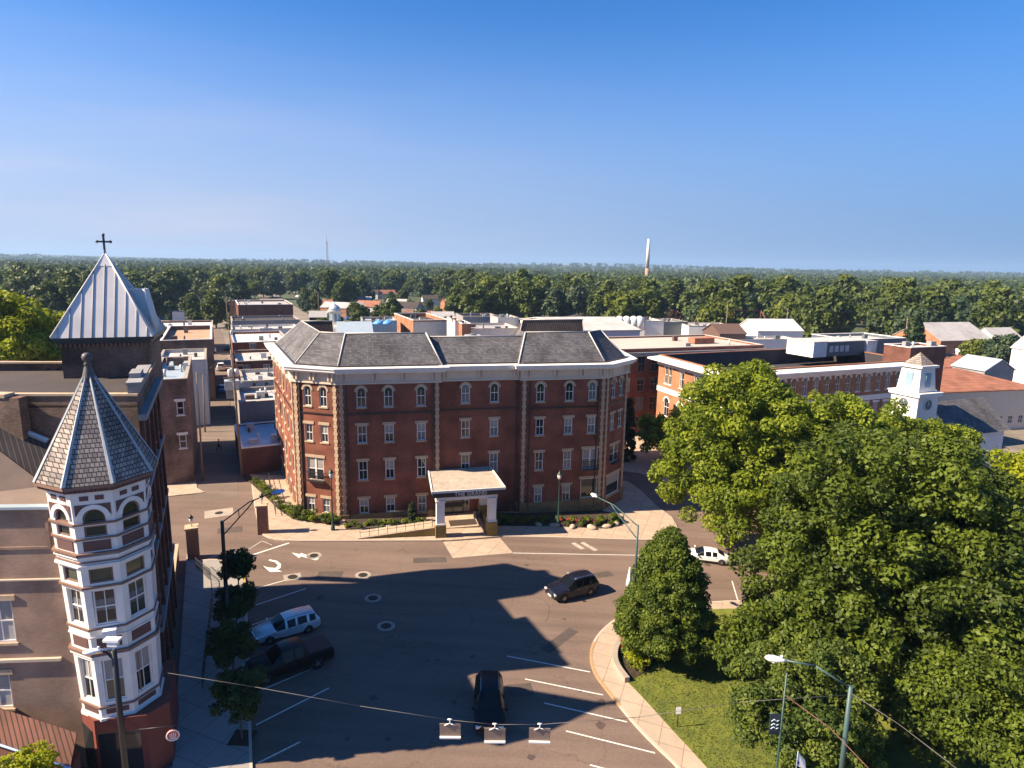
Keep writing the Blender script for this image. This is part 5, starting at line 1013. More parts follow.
# ================================================================ the corner block with the turret (left foreground)
TC = Vector((-21.63, 32.0)); K = Vector((-19.95, 31.1)); a7 = math.radians(185); a25 = Vector((-0.4226, 0.9063))
FL = K+Vector((math.cos(a7), math.sin(a7)))*16; KB = Vector((-22.05, 36.33)); BL = Vector((-36.5, 34.4))
def AO(p): return Vector((p[0], p[1]))-K
blk = thing('corner_building', 'brown brick corner block with a white eight-sided corner turret, bottom left', 'building', (K.x, K.y, 0))
ZA = 15.35
def wl(px, py):   # hit of a pixel with the brown wall: distance from FL, height
    r = ray(px, py); d = (K-FL).normalized(); n = Vector((-d.y, d.x)); t = FL.dot(n)/(r[0]*n.x+r[1]*n.y); return (Vector((r[0]*t, r[1]*t))-FL).dot(d), CH+r[2]*t
def wrect(x0, x1, y0, y1): (a, b), (c, d) = wl(x0, y1), wl(x1, y0); return (a, c, b, d, False, 'frame')
wops = [wrect(-11, 11, 600, 643), wrect(-14, 9, 674, 709)]
m = MB(); wall(m, AO(FL), AO(K), -0.5, ZA, wops, 0.2); wall(m, AO(K), AO(KB), -0.5, ZA); wall(m, AO(BL), AO(FL), -0.5, ZA); wall(m, AO(KB), AO(BL), 10, ZA-.4)
m.build('wall', 'brick_brown', blk, fix=False); windows(blk, AO(FL), AO(K), wops, 'white_trim', 'limestone', glass='blind')
m = MB(); dv = (K-FL).normalized(); nv_ = Vector((dv.y, -dv.x)); ang_w = math.atan2(dv.y, dv.x)
for z, h, o, s0, s1, mt in ((ZA+.003, .14, .10, 0, 14.8, 'blue_metal'), (wl(20, 580)[1], .07, .05, 0, 14.2, 'curb'), (wl(10, 661)[1], .16, .10, 0, 12.1, 'curb')):
    q = AO(FL)+dv*(s0+s1)/2+nv_*(o/2-.1); MB().box((0, 0, 0), (s1-s0, o+.2+.15, h)).build('coping' if z > 15 else 'ledge', mt, blk, (q.x, q.y, z+h/2), ang_w)
q1, q2 = wl(0, 545), wl(52, 518)   # shallow raised panel frame on the wall
m = MB(); x0, x1, z0, z1 = wl(0, 550)[0]-4, wl(51, 545)[0], wl(30, 549)[1], wl(20, 520)[1]
for a, b, c, d in ((x0, x1, z0, z0+.14), (x1-.14, x1, z0+.14, z1), ): m.bx(a, b, -.05, .02, c, d)
q = AO(FL); m.build('raised_panel', 'brick_brown', blk, (q.x, q.y, 0), ang_w)
# roofs behind the wall
S_, R_a, Q_ = at(-80, 391, 34.6), at(46, 486, 33.2), at(49, 443, 35.7)
def rel(v): return (v[0]-K.x, v[1]-K.y, v[2])
m = MB(); m.add([rel((FL.x, FL.y+.1, ZA-.3)), rel((K.x, K.y, ZA-.3)), rel((KB.x, KB.y, ZA-.3)), rel(R_a), rel(S_)], [(0, 1, 2, 3, 4)]); m.build('roof', 'flat_brown', blk, fix=False)
m = MB(); u_ = Vector((0, 0, .06)); m.add([rel(S_+u_), rel(R_a+u_), rel(Q_+u_), rel(Vector((KB.x, KB.y, ZA+.3)))], [(0, 1, 2), (1, 3, 2)]); m.build('seam_roof', 'seam_dark', blk, fix=False)
m = MB(); m.cyl(rel(S_+Vector((0, -.05, .15))), rel(Q_+Vector((0, -.05, .15))), .17, .17, 6, smooth=False); m.build('flashing', 'blue_metal', blk)
# turret
PHI = math.radians(-67.2)
def octo(R, z=None): return [Vector((R*math.cos(PHI+math.radians(-22.5+45*i)), R*math.sin(PHI+math.radians(-22.5+45*i)))) for i in range(8)]
def zt(py): return at(100, py, 29.65).z
tur = blk; TO = (TC.x-K.x, TC.y-K.y, 0)
Rs = 2.36; oc = octo(Rs); zb_ = zt(724)
lv = dict(arch=(zt(526.5), zt(511)), low=(zt(540), zt(529)), w2=(zt(587), zt(572.5)), w3=(zt(630), zt(594.5)), w4=(zt(708), zt(666)))
m = MB(); Lf = (oc[1]-oc[0]).length
for i in range(8):
    a, b = oc[i], oc[(i+1) % 8]; c = Lf/2
    o = [(c-.5, c+.5, lv['arch'][0], lv['arch'][1]-.05, True), (c-.5, c+.5, *lv['low']), (c-.56, c+.56, *lv['w2']), (c-.56, c+.56, *lv['w3']), (c-.56, c+.56, *lv['w4'])]
    front = i in (7, 0, 1, 2)
    wall(m, a, b, zb_, zt(489), o if front else (), .2)
    if front:
        d = (b-a).normalized(); th = math.atan2(d.y, d.x); mid = (a+b)/2
        for j, oo in enumerate(o):
            w_, h_ = oo[1]-oo[0], oo[3]-oo[2]; ar = j == 0
            wo = link('window', wmesh('frame0' if j < 3 else 'frame', w_, h_, ar, 'brown_trim' if j < 3 else 'white_trim'), tur, (mid.x+TO[0], mid.y+TO[1], oo[2]), th)
            link('pane', wmesh('pane', w_, h_, ar, ('glass_dark', 'glass_dark', 'glass_green', 'glass_green' if i == 1 else 'glass_dark', 'glass_dark')[j]), wo)
            if j == 4: link('blind', wmesh('shade', w_, h_, False, 'curtain'), wo)
            if j == 3: link('blind', wmesh('shade', w_, h_*.75, False, 'glass_pale'), wo)
            if j == 0: link('arch_trim', wmesh('hood', w_, h_, True, 'white_trim'), wo)
        def panel(x0, x1, z0, z1, mt='maroon_panel', y=-.025):
            q = mid; MB().bx(x0, x1, y, .03, z0, z1).build('panel', mt, tur, (q.x+TO[0], q.y+TO[1], 0), th)
        panel(-.62, .62, zt(554), zt(544)); panel(-.62, .62, zt(653), zt(643)); panel(-.62, .62, zt(720), zt(715))
        panel(-.52, -.14, zt(503), zt(498.5)); panel(.14, .52, zt(503), zt(498.5)); 
        mb_ = MB(); z0, z1 = zt(520), zt(507)     # maroon spandrels above the arch
        for s in (-1, 1): mb_.add([(s*.78, -.012, z0+.05), (s*.78, -.012, z1), (0, -.012, z1), (0, -.012, lv['arch'][1]+.15), (s*.40, -.012, lv['arch'][1]+.02), (s*.66, -.012, lv['arch'][1]-.25)], [list(range(6))])
        mb_.build('spandrel', 'maroon_panel', tur, (mid.x+TO[0], mid.y+TO[1], 0), th, fix=False)
        for zz_, hh in ((zt(590), .05),): pass
m.build('turret_wall', 'white_trim', tur, TO, fix=False)
def oring(R0, z0, z1, mt, name='turret_band', Ri=2.2):
    mm = MB(); ring(mm, octo(R0), octo(Ri), z0, z1); mm.build(name, mt, tur, TO)
for py, hh, R0, mt in ((526.5, .13, 2.47, 'brown_trim'), (541.5, .13, 2.47, 'brown_trim'), (556.5, .16, 2.58, 'brown_trim'), (560, .12, 2.50, 'white_trim'), (565, .10, 2.45, 'brown_trim'), (568.5, .14, 2.53, 'white_trim'), (590.5, .15, 2.5, 'brown_trim'), (633, .13, 2.46, 'brown_trim'), (641, .06, 2.44, 'white_trim'), (657.5, .2, 2.6, 'brown_trim'), (661, .14, 2.52, 'white_trim'), (712.5, .14, 2.5, 'brown_trim'), (724.5, .2, 2.5, 'white_trim')):
    z = zt(py); oring(2.36+(R0-2.36)*.8, z-hh*.36, z+hh*.36, mt)
ze = 17.02
oring(2.62, zt(493.5), zt(489.5), 'brown_trim', 'turret_cornice'); oring(2.80, zt(489.5)+.003, ze-.04, 'brown_trim', 'turret_cornice')
m = MB(); ring(m, octo(2.655), octo(2.5), zt(491)-.1, zt(491)+.1)
for i in range(8):
    a, b = octo(2.66)[i], octo(2.66)[(i+1) % 8]
    for k in range(9): q = a.lerp(b, (k+.5)/9); m.box((q.x, q.y, zt(491)), (.09, .09, .16))
m.build('corbel_band', 'maroon_panel', tur, TO)
za = 22.2; Re = 2.78; sp_m = MB(); o1 = octo(Re); o2 = octo(.16)
for i in range(8):
    j = (i+1) % 8; sp_m.add([(o1[i].x, o1[i].y, ze), (o1[j].x, o1[j].y, ze), (o2[j].x, o2[j].y, za), (o2[i].x, o2[i].y, za)], [(0, 1, 2, 3)])
    sp_m.add([(o1[i].x, o1[i].y, ze), (o1[j].x, o1[j].y, ze), (0, 0, ze-.03)], [(0, 2, 1)])
sp_m.build('spire', 'slate_scale', tur, TO, fix=False)
rb = MB()
for i in range(8):
    a = Vector((o1[i].x, o1[i].y, ze)); b = Vector((o2[i].x, o2[i].y, za)); d = (b-a).normalized(); out = Vector((a.x, a.y, 0)).normalized(); s = d.cross(out).normalized()
    up_ = s.cross(d); up_ = up_ if up_.dot(out) > 0 else -up_
    vs = [a-s*.13, a+up_*.07, a+s*.13, b-s*.05, b+up_*.05, b+s*.05]; rb.add(vs, [(0, 1, 4, 3), (1, 2, 5, 4), (0, 2, 5, 3), (0, 1, 2), (3, 4, 5)])
rb.build('spire_rib', 'rib_metal', tur, TO)
MB().lathe([(.36, 21.75), (.30, 22.0), (.17, 22.5), (.13, 22.62), (.19, 22.66), (.12, 22.74), (.12, 22.8), (.2, 22.86), (.245, 23.0), (.2, 23.16), (.08, 23.24)], n=14).build('finial', 'lead', tur, TO)
ac = MB().bx(-.34, .34, -.42, .1, 0, .42).build('window_air_conditioner', 'lamp_white', tur); q = (oc[0]+oc[1])/2; d = (oc[1]-oc[0]); th = math.atan2(d.y, d.x); ac.location = (q.x+TO[0]+.15, q.y+TO[1], zt(640)); ac.rotation_euler = (0, 0, th)
# the shaft narrows slightly towards its foot
bpy.context.view_layer.update()
def tf(z): return 1-.16*min(1, max(0, (16.3-z)/12.5))
def tp(p):
    k = tf(p.z); s = (1-k)/.16; return Vector((TC.x+(p.x-TC.x)*k+.10*s, TC.y+(p.y-TC.y)*k, p.z))
for o in list(blk.children):
    n_ = o.name.split('.')[0]
    if n_ in ('turret_wall', 'turret_band', 'panel', 'spandrel', 'corbel_band') or (n_ == 'turret_cornice' and False):
        mw = o.matrix_world.copy(); iv = mw.inverted()
        for v in o.data.vertices: v.co = iv @ tp(mw @ v.co)
    elif (n_ == 'window' and (o.matrix_world.translation.xy-TC).length < 2.45) or n_ == 'window_air_conditioner':
        p = o.matrix_world.translation.copy(); q = tp(p); k = tf(p.z); o.location = o.location+(q-p); o.scale = (k, 1, 1)
# shopfront under the turret
m = MB(); P = [AO(p) for p in ((-23.3, 30.9), (-21.9, 29.9), (-19.4, 30.4), (-18.75, 31.5), (-20.6, 35.6), (-22, 33))]
m.prism(P, -.4, zb_-.02); m.build('shopfront', 'storefront', blk)
for a, b, z0, z1 in ((0, 1, .3, 3.0), (1, 2, .3, 3.0)):
    A_, B_ = P[a], P[b]; d = (B_-A_).normalized(); L = (B_-A_).length; MB().bx(.12, L-.35, -.03, .05, z0, z1).build('shop_window', 'glass_dark', blk, (A_.x, A_.y, 0), math.atan2(d.y, d.x))
# tiled awning roof of the low annex at the lower left
aw = [Vector((*G(0, 708, 4.4), 4.4)), Vector((*G(77, 733, 4.2), 4.2)), Vector((*G(70, 768, 3.3), 3.3)), Vector((*G(0, 745, 3.4), 3.4))]
ext = (aw[0]-aw[1]); aw[0] = aw[0]+ext*.8; aw[3] = aw[3]+(aw[3]-aw[2])*.8
m = MB(); vs = [rel(v) for v in aw]; m.add(vs+[(a, b, c-.12) for a, b, c in vs], [(0, 1, 2, 3), (7, 6, 5, 4), (0, 1, 5, 4), (1, 2, 6, 5), (2, 3, 7, 6), (3, 0, 4, 7)]); m.build('awning_roof', 'tile_dark', blk)
m = MB(); c_ = [Vector(v[:2]) for v in vs]; m.prism([c_[3].lerp(c_[0], .2), c_[2].lerp(c_[1], .2), c_[1], c_[0]], -.5, 3.1); m.build('annex_wall', 'brick_dark', blk)
MB().cyl(vs[2], vs[3], .06, .06, 6).build('awning_gutter', 'lamp_blue', blk)
# round sign hanging beside the shopfront
q = at(173, 735, 29.9); t = thing('round_sign', 'round red and white shop sign hanging over the pavement beside the shopfront', 'sign', q, math.radians(20))
MB().cyl((0, .04, 0), (0, -.04, 0), .33, .33, 20).build('sign_disc', 'sign_red', t); m = MB().lathe([(.27, .043), (.33, .043), (.33, .055), (.27, .055), (.27, .043)], n=20, closed=False).build('sign_rim', 'sign_white', t); m.rotation_euler = (PI/2, 0, 0)
m = MB()
for k, h in ((-.13, .14), (-.045, .2), (.045, .2), (.13, .14)): m.bx(k-.02, k+.02, -.055, -.042, -h+.03, h-.02)
m.bx(-.15, .15, -.055, -.042, -.2, -.16); m.build('sign_mark', 'sign_white', t)
m = MB(); m.cyl((0, 0, .3), (0, 0, .52), .02, .02, 5); m.cyl((-1.6, .3, .52), (.35, -.03, .52), .025, .025, 6); m.build('bracket', 'black_metal', t)
# ================================================================ the tall old brick block with the cross tower
BT = Vector((-21.9, 36.35)); BE = BT+a25*13.4; BF = BT+Vector((math.cos(a7), math.sin(a7)))*15
old = thing('old_brick_building', 'tall dark old brick block behind the turret, with stepped parapet over the street', 'building', (BT.x, BT.y, 0))
def BO(p): return Vector((p[0], p[1]))-BT
ZBt = 20.1; Bk = BE+Vector((-15, -2)); BX = BT+a25*20.6; BP = [BO(BF), BO(BT), BO(BE), BO(Bk)]
LS = 13.4; so_ps = []
for i in range(4):
    for z0, h, ar in ((15.2, 2.6, True), (10.8, 2.7, False), (6.3, 2.7, False), (1.0, 3.0, False)): so_ps.append((1.2+i*2.9, 2.5+i*2.9, z0, z0+h, ar, 'frame'))
m = MB(); wall(m, BP[0], BP[1], -.5, ZBt); wall(m, BP[1], BP[2], -.5, ZBt, so_ps, .3); wall(m, BP[2], BP[3], -.5, ZBt); wall(m, BP[3], BP[0], 5, ZBt); m.build('wall', 'brick_old', old, fix=False)
windows(old, BP[1], BP[2], so_ps, 'brown_trim', 'stone_base', glass='glass_dark')
m = MB(); m.prism(BP, 19.4, 19.55); m.build('roof', 'tar_roof', old)
m = MB(); ring(m, offset_poly(BP, -.06), offset_poly(BP, .35), ZBt+.003, ZBt+.13); m.build('coping', 'limestone', old)
sd = a25; sn = Vector((a25.y, -a25.x)); sa = math.atan2(sd.y, sd.x)
m = MB(); m.bx(.2, 6.8, -.12, .45, ZBt+.14, 20.75); m.bx(1.6, 3.4, -.14, .47, 20.75, 21.2); m.bx(0, 7.0, -.3, .5, 20.752, 20.9); m.build('stepped_parapet', 'grey_stucco', old, (0, 0, 0), sa)
m = MB(); m.bx(0, 13.4, -.42, 0, 18.6, 18.95); m.bx(0, 13.4, -.25, 0, 14.2, 14.45); m.bx(0, 13.4, -.2, 0, 9.7, 9.95); m.bx(0, 13.4, -.3, 0, 4.9, 5.2); m.build('string_course', 'grey_stucco', old, (0, 0, 0), sa)
m = MB()
for i in range(5): m.bx(.15+i*2.9, .65+i*2.9, -.22, 0, -.5, 18.6)
m.build('pilasters', 'brick_dark', old, (0, 0, 0), sa)
q = [at(-30, 397, 35.3), at(31, 397, 35.9)]; m = MB(); m.bx(q[0].x-BT.x, q[1].x-BT.x-.0, q[1].y-BT.y-.95, q[1].y-BT.y-.3, 12, 20.15); m.build('pier', 'brick_old', old)
m = MB(); m.bx(q[0].x-BT.x, at(18, 396, 35.9).x-BT.x, q[1].y-BT.y-1.0, q[1].y-BT.y-.2, 20.152, 20.35); m.build('pier_cap', 'limestone', old)
q0, q1 = at(-40, 365, 47.5), at(41, 364, 47.5); m = MB(); m.bx(q0.x-BT.x, q1.x-BT.x, 47.5-BT.y, 48-BT.y, 19.0, q1.z); m.bx(q0.x-BT.x, q1.x-BT.x+.1, 47.4-BT.y, 48.1-BT.y, q1.z+.002, q1.z+.12)
m.build('rear_parapet', 'brick_old', old)
m = MB()
for k in range(12): m.bx(q0.x-BT.x+.5+k*.75, q0.x-BT.x+.78+k*.75, 47.46-BT.y, 47.5-BT.y, q1.z-.62, q1.z-.3)
m.build('parapet_vent', 'black_metal', old)
building('low_wall', 'low dark brick wall between the old brick block and the lantern pillar', [BE+a25*.02, BX, BX+Vector((-1, -.5)), BE+Vector((-1, -.5))], 2.0, 'brick_old', 'tar_roof', 'limestone', .2, cat='wall')
# tower with pyramid roof and cross
eL, eR = at(49.5, 338, 43.6), at(154, 337, 45.9); td = Vector((eR.x-eL.x, eR.y-eL.y)); W_ = td.length; td.normalize(); tn = Vector((-td.y, td.x)); cc = Vector((eL.x+eR.x, eL.y+eR.y))/2+tn*W_/2
ta = math.atan2(td.y, td.x); tz_ = 22.45; LT = (cc.x-BT.x, cc.y-BT.y, 0); hw_ = W_/2
m = MB(); m.bx(-hw_+.45, hw_-.45, -hw_+.45, hw_-.45, 17, tz_-.45); m.build('tower_wall', 'brick_old', old, LT, ta)
m = MB(); m.bx(-hw_+.25, hw_-.25, -hw_+.25, hw_-.25, tz_-.448, tz_-.2); m.bx(-hw_, hw_, -hw_, hw_, tz_-.198, tz_); m.build('tower_cornice', 'black_metal', old, LT, ta)
m = MB()
for k in range(22):
    x = -hw_+.3+k*(W_-.6)/21; m.box((x, -hw_+.3, tz_-.55), (.12, .2, .2)); m.box((hw_-.3, x, tz_-.55), (.2, .12, .2))
m.build('corbels', 'brown_trim', old, LT, ta)
hp = 5.9; m = MB(); e = hw_-.04
m.add([(-e, -e, tz_+.002), (e, -e, tz_+.002), (e, e, tz_+.002), (-e, e, tz_+.002), (0, 0, tz_+hp)], [(0, 1, 4), (1, 2, 4), (2, 3, 4), (3, 0, 4), (0, 3, 2, 1)]); m.build('pyramid_roof', 'metal_roof', old, LT, ta, fix=False)
sm = MB()
for side in range(4):
    ca, sa_ = math.cos(side*PI/2), math.sin(side*PI/2)
    for k in range(-4, 5):
        x = k*e/4.6; t_ = 1-abs(x)/e; a = Vector((x, -e-.015, tz_+.02)); b = Vector((x, -e*(1-t_)-.015, tz_+hp*t_+.02))
        if k == 0: b = a.lerp(b, .86)
        ro = lambda v: (v.x*ca-v.y*sa_, v.x*sa_+v.y*ca, v.z); sm.cyl(ro(a), ro(b), .03, .03, 4)
sm.build('standing_seam', 'grey_roof', old, LT, ta)
m = MB()
for a, b in (((-e, -e), 0), ((e, -e), 0), ((e, e), 0), ((-e, e), 0)): m.cyl((*a, tz_+.05), (0, 0, tz_+hp+.02), .08, .05, 6)
k = .17; m.add([(-e*k, -e*k, tz_+hp*(1-k)+.05), (e*k, -e*k, tz_+hp*(1-k)+.05), (e*k, e*k, tz_+hp*(1-k)+.05), (-e*k, e*k, tz_+hp*(1-k)+.05), (0, 0, tz_+hp+.12)], [(0, 1, 4), (1, 2, 4), (2, 3, 4), (3, 0, 4)]); m.build('roof_cap', 'white_trim', old, LT, ta)
m = MB(); zc = tz_+hp; m.cyl((0, 0, zc-.1), (0, 0, zc+.25), .09, .06, 8); m.box((0, 0, zc+.75), (.13, .13, 1.1)); m.box((0, 0, zc+.8), (.85, .13, .13))
for c in ((0, zc+1.3), (-.43, zc+.8), (.43, zc+.8)): m.ico((c[0], 0, c[1]), .12, 1)
m.build('cross', 'lead', old, LT, ta)
q = cc; zt2 = at(141, 289, 48.5).z; m = MB(); m.add([(.6, -1.0, tz_), (hw_-.15, -1.0, tz_), (hw_-.15, 1.6, tz_), (.6, 1.6, tz_), (.6, -.9, zt2), (hw_-.75, -.9, zt2), (hw_-.75, 1.5, zt2), (.6, 1.5, zt2)], [(0, 1, 5, 4), (1, 2, 6, 5), (2, 3, 7, 6), (3, 0, 4, 7), (4, 5, 6, 7)]); m.build('dormer', 'blue_metal', old, (q.x-BT.x, q.y-BT.y, 0), ta)
m = MB(); m.cyl((hw_-.13, -1.02, tz_), (hw_-.73, -.92, zt2+.05), .12, .12, 6); m.cyl((.6, -.92, zt2+.02), (hw_-.7, -.92, zt2+.02), .08, .08, 6); m.build('dormer_trim', 'white_trim', old, (q.x-BT.x, q.y-BT.y, 0), ta)
# ================================================================ the town behind
def bld(name, label, px0, px1, py, Y, depth, rot, **k):
    pts, z = rect_from(px0, px1, py, Y, depth, rot); return building(name, label, pts, z, **k)
W = lambda c, r, w, h, z0, dz, a=False, m0=None, kd='frame': (c, r, w, h, z0, dz, a, m0, kd)
bld('brick_building', 'dark brick block on the left side of the alley with two white framed windows', 150, 187, 381, 74.5, 20, 25, wallm='brick_old', roofm='blue_metal', wins={0: [W(1, 2, .8, 1.7, 4.6, 4.2, m0=-99)]}, simple=False, trim='white_trim')
bld('brick_building', 'block with a white flat roof behind the dark brick one, left of the alley', 157, 206, 362, 102, 15, 25, wallm='stucco', roofm='white_roof', wins={1: [W(3, 1, .8, 1.2, 5, 3)]})
bld('brick_building', 'flat block with a tan orange roof and rooftop machines, left of the alley', 160, 212, 341, 121, 30, 25, wallm='brick_old', roofm='tan_roof', coping='white_trim', par=.9)
bld('low_building', 'low brown block with long pale metal roof, farthest of the left alley row', 140, 213, 329, 180, 24, 25, wallm='brick_dark', roofm='metal_roof', wins={0: [W(4, 1, 1.2, 1.2, 2, 3)]})
bld('low_building', 'narrow grey block between pale roof and tan roof left of the alley', 160, 206, 335, 160, 12, 25, wallm='stucco', roofm='grey_roof')
A5, B5 = Vector((-34.9, 79.3)), Vector((-27.6, 83.0)); n5 = Vector((-.45, .893))
building('low_building', 'low brick garage with pale blue metal roof against the hotel rear corner', [A5, B5, B5+n5*13.5, A5+n5*13.5], at(243, 449, 79.3).z, 'brick_dark', 'blue_metal', 'white_trim', .15)
bld('low_building', 'grey rendered block behind the low brick garage, right of the alley', 239, 290, 403, 94, 12, 25, wallm='grey_stucco', roofm='white_roof')
bld('low_building', 'white rendered block with small arched windows right of the alley', 242, 290, 382, 107, 13, 25, wallm='stucco', roofm='white_roof', wins={0: [W(3, 1, .8, 1.7, 5.2, 3, True, 1.9)]})
bld('low_building', 'brown brick block with pale roof behind the white rendered one', 236, 296, 362, 122, 17, 25, wallm='brick_dark', roofm='white_roof', wins={0: [W(3, 1, 1.2, 1.4, 6, 3)]})
bld('brick_building', 'brick block with two white trimmed windows under a pale roof, right of the alley', 233, 290, 343, 145, 24, 25, wallm='brick_hotel', roofm='metal_roof', coping='grey_roof', wins={0: [W(2, 1, 1.4, 2.6, 6, 3, False, 4.2), W(2, 1, 1.4, 2.4, 1.5, 3, False, 4.2)]}, simple=False, trim='limestone')
bld('low_building', 'long low block with a dark purple grey roof before the dark office', 232, 300, 330, 182, 14, 25, wallm='white_paint', roofm='white_roof')
bld('low_building', 'long low block with grey roof just before the dark office block', 232, 300, 321, 208, 18, 25, wallm='grey_stucco', roofm='tar_roof')
r_, P_, H_ = bld('office_building', 'dark brick two storey office with a ribbon window, in the middle distance left', 238, 293, 305, 236, 30, 25, wallm='brick_dark', roofm='grey_roof', coping='white_trim', wins={1: [W(2, 2, 1.5, 1.6, 1.2, 4, False, 4)]})
L_d = (P_[1]-P_[0]).length; MB().bx(1.2, L_d-3.5, -.1, .05, 3.3, 6.6).build('ribbon_window', 'glass_dark', r_); MB().bx(L_d*.62, L_d*.82, -.16, -.11, 4.9, 5.6).build('sign_lettering', 'banner_text', r_); MB().bx(L_d-3.2, L_d-.8, -.1, .05, 3.0, 7).build('corner_window', 'glass_pale', r_)
bld('low_building', 'long brick workshop with a row of bright windows before the left forest', 150, 208, 303, 330, 14, 25, wallm='brick_dark', roofm='tar_roof', wins={0: [W(7, 1, 3.2, 2.4, 2.0, 3)]})
bld('low_building', 'small white open pavilion before the long brick workshop', 172, 184, 312, 262, 5, 25, wallm='white_paint', roofm='white_roof', wins={0: [W(3, 1, 1.1, 2.2, .4, 3)]})
bld('low_building', 'low brown shed with orange wall beside the tall tree in the left distance', 228, 250, 301, 300, 8, 20, wallm='brick_orange', roofm='tar_roof')
bld('low_building', 'white terrace with blue shaded roof below the white cupola', 338, 372, 333.5, 132, 14, 15, wallm='white_paint', roofm='blue_metal', roof='gablex', rise=1.7)
# cupola
q = at(335, 321, 140); t = thing('cupola', 'white eight-sided cupola with small dome behind the hotel roof', 'cupola', (q.x, q.y, q.z-2.5))
MB().lathe([(1.9, 0), (1.9, 1.6), (1.55, 1.7), (1.55, 1.8)], n=8).build('base', 'white_paint', t); MB().lathe([(1.25, 1.8), (1.25, 4.6), (1.55, 4.7), (1.55, 4.85)], n=8).build('drum', 'white_paint', t); MB().lathe([(1.4, 4.85), (1.2, 5.4), (.75, 5.9), (.2, 6.2), (.08, 6.7)], n=12).build('dome', 'blue_metal', t)
for k in range(8): a = PI/8+2*PI*k/8; MB().box((1.17, 0, 3.2), (.06, .5, 1.7)).build('louvre', 'blue_wall', t, rz=a)
q = at(335, 330, 140); bld('low_building', 'white flat block that carries the small cupola', 300, 372, 328.5, 137, 10, 15, wallm='white_paint', roofm='white_roof')
bld('low_building', 'low blue painted block left of the white corner store', 362, 397, 321, 165, 12, 15, wallm='blue_wall', roofm='grey_roof', wins={0: [W(3, 1, 1.6, 2.2, 1.2, 3)]})
for k, px in enumerate((379, 388)):
    q = at(px, 324, 158); o = MB().lathe([(1.7, 0), (1.9, .05), (.9, .7), (.1, 1.2)], n=4).build('market_tent', 'blue_tarp', None, (q.x, q.y, q.z)); tag(o, ['bright blue peaked tent roof beside the blue block, left one', 'bright blue peaked tent roof beside the white corner store, right one'][k], 'tent', 'blue tents')
r_, P_, H_ = bld('store_building', 'white sided store with dark roof and orange brick front, in the middle distance', 413, 449, 320.5, 165, 24, 22, wallm='brick_orange', roofm='tar_roof', coping='white_trim', par=1.0, wins={3: [W(5, 1, 1.4, 2.4, 3.4, 3)]})
MB().bx(.05, (P_[1]-P_[0]).length-.05, -.05, .05, -1, H_-.4).build('side_cladding', 'stucco', r_)
r_, P_, H_ = bld('store_building', 'white flat building with brick gable front behind the hotel roof centre', 471, 520, 329, 148, 14, 15, wallm='stucco', roofm='grey_roof', wins={0: [W(4, 1, 1.3, 1.5, 6, 3)]})
bld('store_building', 'narrow orange brick shop front between white walls behind the hotel roof', 462, 471, 324, 146, 9, 15, wallm='brick_orange', roofm='grey_roof', coping='white_trim', wins={0: [W(2, 1, .8, 1.6, 5, 3)]})
bld('store_building', 'narrow white shop wall left of the orange brick shop front', 455, 462, 321, 150, 12, 15, wallm='white_paint', roofm='grey_roof')
bld('store_building', 'dark flat block with glass upper wall behind the white wall shops', 463, 500, 317, 176, 12, 15, wallm='grey_stucco', roofm='tar_roof')
bld('store_building', 'pale box-shaped upper storey behind the orange shop front', 498, 519, 318, 165, 9, 15, wallm='hvac', roofm='white_roof')
bld('warehouse', 'wide white roofed warehouse directly behind the hotel right wing', 558, 640, 331, 136, 30, 15, wallm='white_paint', roofm='white_roof', roof='gablex', rise=1.6)
bld('house', 'house with dark hipped roof beyond the white warehouse', 563, 606, 324, 195, 14, 15, wallm='white_paint', roofm='tar_roof', roof='hip', rise=2.4)
bld('warehouse', 'white boxy warehouse beyond the dark red brick office, left one', 645, 664, 321, 190, 12, 10, wallm='white_paint', roofm='white_roof')
bld('warehouse', 'dark glass fronted block between white warehouses beyond the brick office', 664, 688, 322, 192, 12, 10, wallm='hvac_dark', roofm='white_roof')
bld('warehouse', 'long low white warehouse beyond the dark red brick office, right one', 689, 735, 326, 186, 12, 2, wallm='white_paint', roofm='white_roof')
bld('barn', 'brown barn with rounded gambrel roof beyond the pale flat roof', 720, 746, 334, 172, 10, 10, wallm='brown_metal', roofm='brown_metal', roof='gablex', rise=2.2)
bld('warehouse', 'white metal shed with ridge roof before the right forest', 758, 803, 331, 205, 14, 8, wallm='white_paint', roofm='metal_roof', roof='gablex', rise=3.2, wins={0: [W(4, 1, 2, 1.6, 2, 3)]})
bld('warehouse', 'low long white shed before the white metal shed with ridge roof', 728, 800, 340, 168, 8, 12, wallm='white_paint', roofm='white_roof')
for i, px in enumerate((619, 626, 633, 639)):
    q = at(px, 330, 190); o = MB().lathe([(1.5, 0), (1.5, at(px, 319, 190).z-q.z), (.9, at(px, 317, 190).z-q.z), (.4, at(px, 316, 190).z-q.z)], n=12).build('storage_tank', 'white_paint', None, (q.x, q.y, q.z)); tag(o, 'white storage tank in the row beyond the dark red brick office', 'tank', 'white storage tanks')
    MB().box((0, 0, -1.5), (2.8, 2.8, 3)).build('tank_base', 'white_paint', o)
